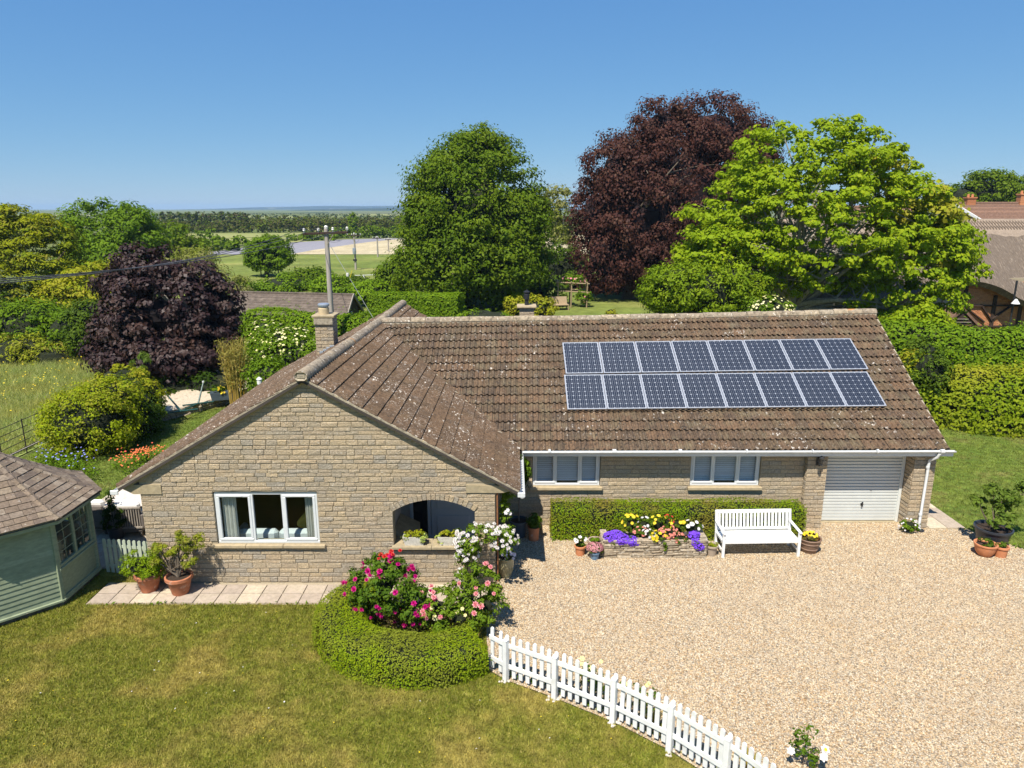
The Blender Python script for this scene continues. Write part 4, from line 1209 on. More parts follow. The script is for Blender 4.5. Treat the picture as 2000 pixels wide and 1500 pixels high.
slabm = surf('patio_slab', [(0.62, 0.53, 0.40), (0.57, 0.48, 0.37), (0.66, 0.58, 0.46)], .95, .2, 10)
pat = sheet('patio', [(-11.6, 14.75), (-7.95, 14.75), (-7.95, 19.6), (-11.6, 19.6)], .005, MT['mortar'])
pm_me = MB().bev((0, 0, 0), (1, 1, .03), .012, t=0).mesh('paver', slabm)
for j in range(8):
    for i in range(6):
        o = link('paver', pm_me, pat); o.location = (-11.3 + .6 * i, 15.06 + .6 * j, .016 + random.uniform(-.003, .003)); o.scale = (.588, .588, 1)

# ------------------------------------------------------------------ blinds, curtains and the seat behind the windows
MT['blind'] = surf('blind_slat', [(.80, .82, .83), (.72, .74, .76)], .5, .05, 4)
sl_me = MB().bev((0, 0, 0), (1, .056, .004), .001, t=0).mesh('slat', MT['blind'])
nm = {0: 'left', 1: 'middle', 2: 'right'}
for wi, wv in enumerate((W1, W2)):
    edges = [(wv[0] + .12, wv[0] + .53), (wv[0] + .63, wv[0] + 1.16), (wv[0] + 1.27, wv[1] - .12)]
    for k, (a, b) in enumerate(edges):
        t = thing('venetian_blind', 'pale slatted blind in the %s light of the window %s' % (nm[k], ('beside the gable', 'near the garage')[wi]), 'blind', ((a + b) / 2, WY + .145, wv[2] + .1), 0, 'blinds in the wing windows')
        for i in range(15):
            o = link('slat', sl_me, t); o.location = (0, 0, .02 + i * .058); o.scale = (b - a + .05, 1, 1); o.rotation_euler = (R(40 + random.uniform(-3, 3)), 0, 0)
        MB().bev((0, 0, .86), (b - a + .06, .05, .04)).build('head_rail', MT['blind'], t)
MT['curtain'] = surf('curtain_cloth', [(.74, .72, .66)], .9, .08, 12)
for nm_, x, w in (('left', -6.13, .30), ('right', -4.38, .20)):
    V = []; F = []; n = 40
    for i in range(n + 1):
        for z in (1.0, 2.12): V.append((x + w * (i / n - .5), GY + .17 + .03 * math.sin(i * 1.15), z))
    for i in range(n): F.append((2 * i, 2 * i + 2, 2 * i + 3, 2 * i + 1))
    tag(MB().add(V, F).build('curtain', MT['curtain'], None, True), 'cream curtain at the %s side of the big gable window' % nm_, 'curtain', 'curtains in the gable window')
MT['sofa'] = surf('pale_upholstery', [(.55, .58, .56)], .9, .1, 12)
so = thing('sofa', 'pale grey sofa seen through the big gable window', 'sofa', (-5.2, GY + .62, .15))
for i in range(2): MB().bev((-.47 + .94 * i, -.16, .72), (.92, .20, .40), .07).build('back_cushion', MT['sofa'], so, True)
MB().bev((0, .25, .28), (2.0, .8, .36), .05).build('seat', MT['sofa'], so, True)
for x in (-1.05, 1.05): MB().bev((x, .2, .42), (.16, .9, .6), .05).build('armrest', MT['sofa'], so, True)
cu = MB().bev((0, 0, 0), (.4, .13, .4), .06).build('cushion', surf('mustard_cloth', [(.42, .30, .05)], .9, .1, 9), None, True)
cu.location = (-4.62, GY + .74, 1.10); cu.rotation_euler = (R(-20), R(42), 0); tag(cu, 'mustard yellow cushion on the sofa behind the window', 'cushion')
for x, rz in ((-6.1, .3), (-5.0, -.2)):
    pass

# ------------------------------------------------------------------ wall lantern
la = thing('wall_lantern', 'black carriage lantern on the stone pier beside the garage door', 'lantern', (7.69, PY - .01, 1.80))
MB().bev((0, -.0, .02), (.09, .03, .2), .008).build('back_plate', MT['black'], la)
MB().tube([(0, -.01, .0), (0, -.10, -.06), (0, -.15, -.02)], .012, 8).build('bracket', MT['black'], la)
MB().lathe([(0, .30), (.012, .30), (.02, .25), (.085, .19), (.09, .175), (0, .175)], 6, (0, -.15, 0)).build('hood', MT['black'], la)
MB().lathe([(.06, .175), (.042, .01), (0, .0)], 6, (0, -.15, 0)).build('glass', MT['glass'], la)
cg = MB()
for k in range(6):
    a = 2 * PI * k / 6; cg.bar((.062 * math.cos(a), -.15 + .062 * math.sin(a), .175), (.044 * math.cos(a), -.15 + .044 * math.sin(a), 0), .008)
cg.lathe([(0, -.02), (.046, -.02), (.05, .0), (.044, .012), (0, .012)], 6, (0, -.15, 0)); cg.build('cage', MT['black'], la)

# ------------------------------------------------------------------ white picket fence
fence = thing('picket_fence', 'white painted picket fence curving between the lawn and gravel drive', 'fence')
def pic_mesh(w, d, h, mat):
    n = 6; pts = [(-w / 2, 0), (w / 2, 0), (w / 2, h - w / 2)] + [(w / 2 * math.cos(PI * k / n), h - w / 2 + w / 2 * math.sin(PI * k / n)) for k in range(1, n)] + [(-w / 2, h - w / 2)]
    return MB().prism(pts, -d / 2, d / 2, 0).mesh('picket', mat)
pk = pic_mesh(.072, .02, .80, MT['white'])
post_me = MB().bev((0, 0, .40), (.085, .085, .80), .006, t=0); post_me.bev((0, 0, .805), (.092, .092, .02), .006, t=0); post_me = post_me.mesh('post', MT['white'])
npk = [2, 6, 7, 7, 7, 7]
for i in range(len(FENCE) - 1):
    a, b = Vector((*FENCE[i], 0)), Vector((*FENCE[i + 1], 0)); d = (b - a).normalized(); nrm = Vector((-d.y, d.x, 0)); rz = math.atan2(d.y, d.x)
    if i == 0:
        ks = (.12, .58)
    else: ks = [(k + 1) / (npk[i] + 1) for k in range(npk[i])] + [0.0]
    for k in ks:
        o = link('picket', pk, fence); o.location = a.lerp(b, k) + nrm * .055 + Vector((0, 0, .075 + random.uniform(-.006, .006))); o.rotation_euler = (random.gauss(0, .01), random.gauss(0, .008), rz)
    o = link('post', post_me, fence); o.location = b; o.rotation_euler = (0, 0, rz)
    for z in (.28, .685):
        MB().bar(a + nrm * .034 + Vector((0, 0, z)), b + nrm * .034 + Vector((0, 0, z)), .022, .085).build('rail', MT['white'], fence)
    cm = MB()
    for q in range(9):
        an = random.uniform(0, 6.3); r_ = random.uniform(.05, .12); cm.bev((b.x + r_ * math.cos(an), b.y + r_ * math.sin(an), .012), (random.uniform(.03, .07), random.uniform(.03, .06), .03), .01, an)
    cm.build('concrete_spill', surf('concrete', [(.55, .50, .43)], .95, .2, 20), fence)['kind'] = 'stuff'

# ------------------------------------------------------------------ white bench
bn = thing('garden_bench', 'white painted slatted garden bench in front of the clipped hedge', 'bench', (5.87, 15.33, 0), R(2))
W_ = 1.80
for x in (-W_ / 2, W_ / 2):
    MB().bev((x, .0, .30), (.065, .06, .60)).build('leg', MT['white'], bn)
    MB().bar((x, .56, 0), (x, .56, .42), .06).bar((x, .56, .42), (x, .66, .92), .06, .05).build('leg', MT['white'], bn)
    MB().bar((x, -.06, .615), (x, .62, .655), .065, .03).build('armrest', MT['white'], bn)
    MB().bar((x, 0, .38), (x, .56, .38), .035, .06).bar((x, 0, .15), (x, .56, .15), .035, .045).build('side_rail', MT['white'], bn)
for z, y, h in ((.88, .655, .085), (.47, .575, .06)):
    MB().bar((-W_ / 2, y, z), (W_ / 2, y, z), .035, h).build('back_rail', MT['white'], bn)
MB().bar((-W_ / 2, -.005, .385), (W_ / 2, -.005, .385), .03, .06).build('front_rail', MT['white'], bn)
vs = MB().bar((0, 0, 0), (0, .075, .385), .052, .018).mesh('back_slat', MT['white'])
for i in range(20):
    o = link('back_slat', vs, bn); o.location = (-W_ / 2 + .075 + i * (W_ - .15) / 19, .58, .47)
ss = MB().bev((0, 0, 0), (W_ - .02, .082, .022), .005).mesh('seat_slat', MT['white'])
for i in range(6):
    o = link('seat_slat', ss, bn); o.location = (0, .02 + i * .094, .425 - .006 * math.sin(i / 5 * PI))

# ------------------------------------------------------------------ stone trough planter with bedding plants
MT['walling'] = surf('thin_walling_stone', [(0.40, 0.32, 0.22), (0.33, 0.27, 0.19), (0.46, 0.38, 0.27), (0.28, 0.23, 0.16)], .95, .5, 16, spots=[((0.58, 0.52, 0.42), 12, .58, .08, .8), ((0.12, 0.10, 0.075), 8, .60, .1, .7)], bump=(50, 1, .02))
TX0, TX1, TY0, TY1, TH = 2.15, 4.58, 15.28, 15.86, .43
tr = thing('stone_trough', 'long low raised planter of thin rough walling stones', 'planter')
tw = MB()
for (c, s) in (((3.365, TY0 + .06, .205), (2.36, .08, .40)), ((3.365, TY1 - .06, .205), (2.36, .08, .40)), ((TX0 + .06, 15.57, .205), (.08, .5, .40)), ((TX1 - .06, 15.57, .205), (.08, .5, .40))): tw.box(c, s)
tw.build('backing', MT['mortar'], tr)
MB().box((3.365, 15.57, .17), (2.3, .46, .36)).build('soil', MT['soil'], tr)
st_me = []
for k in range(8):
    V, F = block_mesh(50 + k); st_me.append(MB().add(V, F, 0).mesh('walling_stone', MT['walling']))
hh = TH / 7
for rr in range(7):
    for (L, org, rz) in ((2.42, (TX0, TY0 + .035), 0), (.56, (TX1 - .035, TY0 + .01), PI / 2), (.56, (TX0 + .035, TY1 - .01), -PI / 2)):
        x = 0
        while x < L - .02:
            w = random.uniform(.22, .5)
            if L - x - w < .14: w = L - x
            o = link('walling_stone', random.choice(st_me), tr)
            cx = x + w / 2
            o.location = (org[0] + math.cos(rz) * cx, org[1] + math.sin(rz) * cx, hh * (rr + .5)); o.rotation_euler = (0, 0, rz)
            o.scale = (w - .012, .05 * random.uniform(.7, 1.2), hh - .008); x += w
cp = MB()
for a, b in ((2.13, 2.9), (2.92, 3.7), (3.72, 4.6)): cp.bev(((a + b) / 2, TY0 + .06, TH + .012), (b - a - .01, .17, .03), .01, t=random.random())
for x in (TX0 + .05, TX1 - .05): cp.bev((x, 15.62, TH + .012), (.16, .50, .03), .01, t=random.random())
cp.build('coping', MT['walling'], tr)['kind'] = 'stuff'
def clump(name, label, cat, c, r, h, leafm, nl, ls, fmat=None, nf=0, fs=.02, petals=5, cup=.3, layers=1, group=None, single=False, top=.35, core=.6, lumps=None):
    t = thing(name, label, cat, c, 0, group)
    env = lumps or [(0, 0, h * .5, r[0], r[1], h * .55)]
    P, Nm, C = crown_points(env, max(12, nl // 25), nl, min(r[0], h) * .3, (.5, 1.0), zmin=-.3)
    leaves('foliage', P, Nm, ls, leafm, t)
    if core:
        tb = shade_core(t, env, core, (0, 0, 0), 'stems')  # core filling the clump, inner shade in its colour
    if nf:
        if lumps or nf > 300: Pf, d = env_points(env, nf, (.86, 1.12))
        else:
            d = rdir(nf * 4); d = d[(d[:, 2] > top - .75) & (d[:, 1] < .55)][:nf]
            Pf = np.array([0, 0, h * .5]) + d * np.array([r[0], r[1], h * .55]) * rng.uniform(.96, 1.12, (len(d), 1))
        if single: blossoms(t, Pf, d + np.array([0, -.3, .4]), fs, flower_mesh('blossom', fmat, petals, cup, layers))
        else: blossom_mass(t, Pf, d + np.array([0, -.3, .4]) + rdir(len(d)) * .3, fs, fmat, petals, cup, layers)
    return t
bg_ = 'bedding plants in the stone trough'
Zt = .36
clump('trailing_lobelia', 'broad mound of violet flowers at the left end of the stone trough', 'flower', (2.56, 15.40, Zt - .06), (.40, .20), .22, LF['dark'], 500, .05, LF['violet'], 1300, .022, 5, .2, group=bg_, lumps=[(-.24, .02, .15, .17, .17, .13), (.0, .0, .13, .2, .18, .13), (.22, -.02, .09, .2, .15, .11), (-.1, .1, .2, .16, .12, .09), (.36, -.03, .07, .13, .11, .08)])
clump('trailing_lobelia', 'smaller violet flowers spilling over the front of the trough at its right end', 'flower', (4.30, 15.33, Zt - .17), (.19, .15), .38, LF['dark'], 300, .05, LF['violet'], 620, .022, 5, .2, group=bg_, lumps=[(-.06, .05, .32, .12, .12, .09), (.0, -.02, .22, .12, .09, .1), (.09, -.05, .10, .12, .08, .09), (.02, .06, .36, .1, .1, .07)])
clump('yellow_daisy', 'tall yellow flowers at the back of the trough, leftmost', 'flower', (2.85, 15.72, Zt + .10), (.20, .15), .42, LF['dark'], 420, .06, LF['yellow'], 11, .052, 9, .15, group=bg_, single=True, top=.7)
clump('yellow_daisy', 'tall yellow flowers at the back, above the orange primroses', 'flower', (3.50, 15.72, Zt + .10), (.20, .15), .40, LF['dark'], 420, .06, LF['yellow'], 10, .05, 9, .15, group=bg_, single=True, top=.7)
clump('yellow_daisy', 'tall yellow flowers at the back of the trough, nearest the bench', 'flower', (3.98, 15.70, Zt + .08), (.21, .15), .38, LF['dark'], 420, .06, LF['yellow'], 12, .05, 9, .15, group=bg_, single=True, top=.7)
clump('white_daisy', 'white daisies behind the pink flowers of the trough', 'flower', (3.16, 15.74, Zt + .06), (.16, .12), .38, LF['dark'], 260, .06, LF['white'], 5, .05, 10, .1, group=bg_, single=True, top=.8)
clump('white_daisy', 'white daisies at the back right corner of the trough', 'flower', (4.30, 15.70, Zt + .05), (.26, .14), .34, LF['dark'], 360, .06, LF['white'], 9, .055, 10, .1, group=bg_, single=True, top=.7)
clump('pink_primrose', 'rose pink flowers right of the violet mound', 'flower', (3.05, 15.52, Zt + .04), (.17, .16), .26, LF['dark'], 260, .06, LF['coral'], 26, .036, 6, .3, 2, group=bg_, single=True)
clump('white_primrose', 'low white flowers in the middle of the trough', 'flower', (3.22, 15.44, Zt + .04), (.15, .13), .24, LF['dark'], 220, .06, LF['white'], 20, .036, 6, .3, 2, group=bg_, single=True)
clump('yellow_pansy', 'deep yellow flowers hanging over the front centre of the trough', 'flower', (3.46, 15.38, Zt + .0), (.20, .15), .26, LF['dark'], 240, .06, LF['yellow'], 24, .045, 6, .25, 2, group=bg_, single=True)
clump('coral_geranium', 'coral orange flowers right of the yellow front flowers', 'flower', (3.70, 15.46, Zt + .06), (.22, .16), .28, LF['dark'], 280, .06, LF['coral'], 40, .036, 6, .3, 2, group=bg_, single=True)
clump('coral_geranium', 'low pink and coral flowers at the front edge, left of the trailing violet', 'flower', (3.93, 15.38, Zt - .02), (.22, .12), .22, LF['dark'], 260, .06, LF['coral'], 26, .03, 6, .3, 2, group=bg_, single=True)
clump('red_snapdragon', 'dark red flower spikes beside the back white daisies', 'flower', (3.74, 15.76, Zt + .12), (.14, .10), .36, LF['dark'], 180, .05, LF['red'], 20, .03, 5, .4, group=bg_, single=True)
clump('grey_foliage_plant', 'grey purple leaves draping over the trough front', 'plant', (4.10, 15.40, Zt - .14), (.15, .16), .42, leafmat('plum_leaf', [(.10, .085, .085), (.14, .12, .10)], .2), 420, .06, group=bg_)
clump('ivy_trail', 'small green sprig hanging down the middle of the trough front', 'plant', (3.57, 15.235, .20), (.06, .04), .22, LF['mid'], 110, .05, group=bg_, core=0)

# ------------------------------------------------------------------ pots
MT['grey_pot'] = surf('slate_glaze', [(.065, .085, .10)], .35, .2, 5)
MT['blue_pot'] = surf('blue_glaze', [(.13, .21, .31)], .35, .2, 5)
MT['beige_pot'] = surf('beige_pot', [(.36, .29, .22)], .7, .12, 6)
MT['olive_pot'] = surf('olive_glaze', [(.30, .27, .15)], .3, .2, 5, coat=.4)
MT['brown_pot'] = surf('brown_pot', [(.22, .14, .095)], .6, .25, 7)
MT['black_pot'] = surf('black_plastic', [(.03, .033, .04)], .4, .1, 7, spec=.5)
MT['striped'] = surf('lichened_clay', [(.38, .29, .21)], .8, .35, 12, spots=[((.22, .18, .13), 10, .55, .1, .7)])
def potted(name, label, loc, prof, mat, cat='potted plant', group='pots round the house'):
    t = thing(name, label, cat, loc, 0, group)
    MB().lathe(prof, 24).build('pot', mat, t, True)
    zt = max(z for r_, z in prof); rt = max(r_ for r_, z in prof)
    MB().lathe([(0, zt - .045), (rt * .88, zt - .05)], 16).build('soil', MT['soil'], t)
    return t, zt
def foliage(t, env, n, ls, mat, cr=None, hang=None, aspect=.55, up=.4, shell=(.5, 1), nc=None, zmin=0, name='foliage'):
    P, Nm, C = crown_points(env, nc or max(10, n // 30), n, cr or env[0][3] * .3, shell, zmin=zmin, up=up)
    leaves(name, P, Nm, ls, mat, t, aspect, hang=hang); return P, Nm, C
def stems(t, pts_list, mat=None, name='stem'):
    b = MB()
    for pts, r0, r1 in pts_list: b.tube(pts, [r0 + (r1 - r0) * i / (len(pts) - 1) for i in range(len(pts))], 6)
    return b.build(name, mat or MT['bark'], t, True)
big_prof = [(0, .004), (.17, 0), (.245, .32), (.25, .325), (.275, .33), (.285, .34), (.285, .40), (.275, .41), (.25, .41), (.235, .34), (0, .34)]
t, z = potted('potted_conifer', 'low bright green conifer in a terracotta pot, nearest the picket gate', (-7.80, 13.80, .032), big_prof, MT['terracotta'])
foliage(t, [(-.12, .0, .62, .42, .36, .30), (.12, -.05, .50, .26, .3, .2)], 6500, .04, LF['cypress'], .10, aspect=.4, nc=90); shade_core(t, [(-.12, 0, .58, .36, .3, .22)], .7, (0, 0, 0))
t, z = potted('potted_pine', 'open branched golden pine in a terracotta pot against the gable wall', (-7.08, 13.68, .032), big_prof, MT['terracotta'])
env = [(.32, .05, 1.18, .30, .24, .18), (.02, 0, .96, .26, .22, .16), (-.34, .02, 1.00, .32, .24, .20), (.24, -.05, .78, .24, .2, .14), (-.30, -.10, .72, .24, .2, .12), (.1, .08, 1.3, .18, .16, .12)]
P, Nm, C = foliage(t, env, 4200, .075, LF['pinecone'], .085, aspect=.22, shell=(.2, 1), nc=70)
stems(t, [(limb_curve((0, 0, .36), (e[0], e[1], e[2]), .08), .028, .010) for e in env] + [(limb_curve((e[0] * .4, e[1] * .4, .36 + (e[2] - .36) * .5), tuple(C[random.randrange(len(C))]), .06), .012, .004) for e in env for _ in range(3)])
t, z = potted('climber_pot', 'olive glazed urn with a flowering clematis at the gable corner', (-.14, 14.42, 0), [(0, 0), (.11, 0), (.17, .18), (.185, .32), (.17, .44), (.19, .46), (.19, .48), (.16, .48), (.15, .42), (0, .42)], MT['olive_pot'])
env = [(.0, 0, .62, .16, .14, .14), (.0, -.02, 1.0, .13, .1, .3), (-.02, -.02, 1.6, .13, .1, .34), (.04, -.04, 2.0, .15, .1, .14)]
P, Nm, C = foliage(t, env, 900, .07, LF['rose_light'], .09, nc=60)
stems(t, [([(0, 0, .42), (.03, -.02, .9), (-.05, 0, 1.4), (0, 0, 2.0)], .008, .005), ([(.02, 0, .42), (-.05, .02, 1.0), (.04, 0, 1.7)], .007, .004)], LF['rose_light'])
fm_ = flower_mesh('blossom', LF['white'], 6, .12, 1)
blossoms(t, [(.05, -.14, 1.66), (.01, -.13, 1.60), (.10, -.1, 1.56)], [(0, -1, .3)] * 3, .05, fm_)
fm_ = flower_mesh('blossom', LF['mauve'], 6, .12, 1)
blossoms(t, [(.06 + random.uniform(-.12, .14), -.14 + random.uniform(-.05, .05), .56 + random.uniform(-.08, .12)) for _ in range(12)], [(random.uniform(-.4, .4), -1, .5) for _ in range(12)], .042, fm_)
t, z = potted('tall_weeping_conifer', 'dark weeping conifer in a slate grey pot in the shaded wall corner', (.17, 16.45, 0), pot_profile(.23, .17, .44), MT['grey_pot'])
P, Nm, C = foliage(t, [(.02, 0, 1.9, .16, .14, .28), (.03, 0, 1.4, .17, .15, .4), (.08, -.05, 1.75, .2, .14, .3)], 2200, .10, LF['fir'], .10, hang=.7, aspect=.3, nc=70)
P2, N2, _x = crown_points([(.22, -.06, 1.80, .09, .1, .24)], 14, 260, .06); leaves('new_growth', P2, N2, .08, LF['mid'], t, .3, hang=.6)
stems(t, [([(0, 0, .4), (.01, 0, 1.0), (.03, 0, 2.0)], .022, .008)])
t, z = potted('potted_fern', 'small green fern in a plain terracotta pot beside the hedge end', (.54, 16.22, 0), pot_profile(.135, .12, .36), MT['terra_orange'])
foliage(t, [(0, 0, .50, .16, .14, .20)], 500, .11, LF['dark'], .07, aspect=.3, nc=30)
t, z = potted('potted_petunia', 'little terracotta pot with white flowers left of the stone trough', (1.62, 15.45, 0), pot_profile(.12, .10, .24), MT['terra_orange'])
foliage(t, [(.0, 0, .36, .12, .11, .16)], 300, .06, LF['dark'], .05); blossoms(t, [(-.13, -.06, .42), (-.10, -.10, .40), (.10, -.08, .41), (.13, -.02, .42), (-.02, -.1, .50)], [(-.5, -.6, .6), (-.2, -.8, .5), (.4, -.7, .6), (.6, -.4, .6), (0, -.5, 1)], .055, flower_mesh('blossom', LF['white'], 6, .2, 1))
t, z = potted('succulent_pot', 'lichened clay pot of low green rosettes behind the blue pot', (1.99, 15.56, 0), pot_profile(.17, .13, .33), MT['striped'])
foliage(t, [(0, 0, .32, .13, .12, .08)], 240, .06, LF['mid'], .05)
t, z = potted('potted_heather', 'blue glazed pot brimming with dusty pink flowers', (1.94, 15.24, 0), pot_profile(.115, .09, .20), MT['blue_pot'])
P, Nm, C = foliage(t, [(0, 0, .27, .19, .15, .11)], 420, .05, LF['greyleaf'], .06)
d = rdir(500); d = d[d[:, 2] > -.2]; blossom_mass(t, np.array([0, 0, .28]) + d * np.array([.20, .16, .13]), d, .024, leafmat('dusty_pink_petal', [(.62, .22, .27), (.55, .30, .28), (.42, .14, .18)], .2))
t, z = potted('potted_sedum', 'plain beige pot with low lime leaves between trough and bench', (4.74, 15.44, 0), pot_profile(.135, .105, .26), MT['beige_pot'])
foliage(t, [(0, 0, .29, .13, .12, .07)], 260, .05, LF['lime'], .05)
t, z = potted('potted_pansy', 'wide brown banded pot of yellow pansies right of the bench', (7.13, 15.62, 0), [(0, 0), (.17, 0), (.20, .10), (.215, .11), (.205, .13), (.235, .24), (.25, .25), (.24, .27), (.26, .33), (.275, .35), (.265, .37), (.235, .36), (.22, .30), (0, .30)], MT['brown_pot'])
P, Nm, C = foliage(t, [(0, 0, .38, .22, .2, .10)], 460, .06, leafmat('bronze_leaf', [(.06, .07, .02), (.12, .09, .03), (.14, .05, .02)], .2), .07)
blossoms(t, [(random.uniform(-.18, .18), random.uniform(-.18, .1), .46 + random.uniform(-.02, .03)) for _ in range(17)], [(random.uniform(-.4, .4), -.6, .9) for _ in range(17)], .042, flower_mesh('blossom', LF['yellow'], 5, .15, 1))
tb = thing('potted_bay_tree', 'dark branching shrub in a big black tub at the drive edge', 'potted plant', (11.72, 15.95, 0), 0, 'pots round the house')
MB().lathe([(0, 0), (.30, 0), (.39, .42), (.42, .43), (.42, .48), (.385, .48), (.36, .40), (0, .40)], 24).build('pot', MT['black_pot'], tb, True)
MB().lathe([(0, .43), (.36, .42)], 16).build('soil', MT['soil'], tb)
env = [(-.05, .1, .95, .34, .32, .26), (-.42, .05, 1.12, .20, .2, .15), (-.12, .1, 1.45, .22, .2, .16), (.36, .1, 1.20, .28, .24, .22), (.72, .1, 1.42, .26, .22, .22), (.95, .1, 1.55, .16, .16, .14), (.1, .05, 1.2, .3, .26, .2), (-.05, -.25, .7, .3, .2, .15), (.2, -.1, .8, .3, .2, .2)]
P, Nm, C = foliage(tb, env, 2300, .085, LF['greyleaf'], .11, shell=(.3, 1), nc=90)
stems(tb, [(limb_curve((0, 0, .42), e[:3], .07), .022, .008) for e in env])
t, z = potted('potted_herb', 'round orange clay pot in front of the black tub', (11.22, 15.42, 0), [(0, 0), (.13, 0), (.20, .10), (.225, .20), (.24, .27), (.255, .28), (.255, .31), (.225, .31), (.2, .25), (0, .25)], MT['terra_orange'])
foliage(t, [(0, 0, .33, .18, .16, .09)], 260, .06, LF['dark'], .06)
t, z = potted('potted_herb', 'smaller straight orange clay pot beside the round one', (11.56, 15.36, 0), pot_profile(.145, .12, .27), MT['terra_orange'])
foliage(t, [(0, 0, .30, .13, .12, .08)], 200, .055, LF['dark'], .05)
# two stone troughlets on the arch ledge
for x, lab in ((-2.12, 'small pale stone trough of succulents on the left half of the arch ledge'), (-1.36, 'small pale stone trough of succulents on the ledge behind the white rose')):
    t = thing('ledge_planter', lab, 'planter', (x, GY + .06, ARC[2] + .006), 0, 'planters on the arch ledge')
    MB().prism([(-.20, 0), (.20, 0), (.25, .19), (-.25, .19)], -.09, .09).build('trough', surf('cast_stone', [(.50, .47, .40)], .9, .3, 9, spots=[((.25, .22, .17), 6, .58, .1, .6)]), t)
    MB().box((0, 0, .186), (.44, .15, .012)).build('soil', MT['soil'], t)
    foliage(t, [(-.1, 0, .24, .13, .09, .08), (.12, 0, .24, .12, .09, .08)], 260, .065, LF['gold'], .06, nc=20); foliage(t, [(-.2, -.06, .15, .1, .06, .1), (.2, -.06, .16, .1, .06, .1)], 220, .05, LF['silver'], .05, nc=16, zmin=-.2, name='silver_foliage')

# ------------------------------------------------------------------ clipped hedges, roses
hedge('clipped_hedge', 'long low clipped hedge under the wing windows behind the bench', [(.98, 16.52), (7.25, 16.52)], .72, .86, 26000, .040, LF['box2'], rough=.03, round_=.35)
arc = []
for k in range(15):
    a = R(138 + (318 - 138) * k / 14); rr = 1.34 if k < 10 else 1.34 + (k - 9) * .06
    arc.append((-1.92 + rr * math.cos(a) * 1.04, 12.42 + rr * math.sin(a)))
hedge('box_hedge', 'bright green clipped box hedge curving round the rose bed', arc, .96, .60, 30000, .036, LF['box'], rough=.042, round_=.5)
rb = sheet('rose_bed', [(-1.92 + 1.3 * math.cos(R(a)), 12.42 + 1.25 * math.sin(R(a))) for a in range(0, 360, 24)], .012, MT['soil'])
def rosebush(label, base, env, nl, ls, lm, nf, fs, fmesh, cr=.12, core=.28, flow=lambda d: d[:, 1] < .35, extra=None):
    t = thing('rose_bush', label, 'rose bush', base)
    env = [(e[0] - base[0], e[1] - base[1], e[2], *e[3:]) for e in env]
    P, Nm, C = foliage(t, env, nl, ls, lm, cr, shell=(.55, 1), nc=max(50, nl // 40), zmin=.1)
    if core: shade_core(t, env, core, (0, 0, 0), 'stems')  # dark filling inside the bush, coloured as shade rather than stems
    Pf, Df = env_points(env, nf * 5, (.97, 1.04)); ok = flow(Df) & (Pf[:, 2] > .3); Pf, Df = Pf[ok][:nf], Df[ok][:nf]
    blossoms(t, Pf, Df + np.array([0, -.4, .35]), fs, fmesh)
    return t, env, C
t, env, C = rosebush('dense rose bush covered in crimson pink blooms inside the box hedge', (-2.5, 12.62, 0), [(-2.50, 12.5, .86, .74, .66, .54), (-2.46, 12.6, 1.18, .44, .42, .30), (-1.95, 12.35, .58, .45, .45, .40)], 8200, .062, LF['rose'], 66, .062, flower_mesh('blossom', LF['crimson'], 7, .45, 3))
blossoms(t, [(random.uniform(-.1, .4), random.uniform(-.2, .1), 1.46 + random.uniform(-.1, .08)) for _ in range(10)], [(0, -.4, 1)] * 10, .05, flower_mesh('blossom', LF['red'], 7, .45, 3))
t, env, C = rosebush('loose pale pink rose bush behind the right end of the box hedge', (-1.02, 12.45, 0), [(-.88, 12.45, .66, .52, .45, .46), (-1.4, 12.25, .55, .45, .45, .38), (-.62, 12.45, .92, .42, .36, .46), (-1.0, 12.0, .45, .5, .35, .3), (-.5, 12.2, .6, .4, .36, .4)], 6000, .065, LF['rose_light'], 24, .062, flower_mesh('blossom', LF['pink'], 7, .4, 3))
blossoms(t, [(random.uniform(-.5, .2), -.42 + random.uniform(-.06, .06), random.uniform(.42, .7)) for _ in range(9)], [(0, -.8, .7)] * 9, .045, flower_mesh('blossom', LF['lemon'], 6, .3, 2))
t, env, C = rosebush('white rose on a bare stem in front of the arch and gable corner', (-1.02, 13.72, 0), [(-.62, 13.75, 1.36, .55, .3, .22), (-.20, 13.75, 1.22, .32, .28, .28), (-.95, 13.72, 1.12, .30, .24, .22), (-.95, 13.7, .86, .24, .22, .22), (-.98, 13.65, .42, .2, .2, .22)], 3000, .06, LF['rose_light'], 135, .046, flower_mesh('blossom', LF['white'], 7, .4, 3), core=0, flow=lambda d: (d[:, 1] < .5) & (d[:, 2] > -.35))
stems(t, [([(0, 0, 0), (.04, 0, .5), (.1, 0, .9), (.5, .02, 1.2)], .022, .010), ([(.02, 0, 0), (.08, .02, .6), (.05, 0, 1.1)], .016, .008), ([(.08, 0, .8), (.4, 0, 1.1), (.85, 0, 1.25)], .012, .006)])
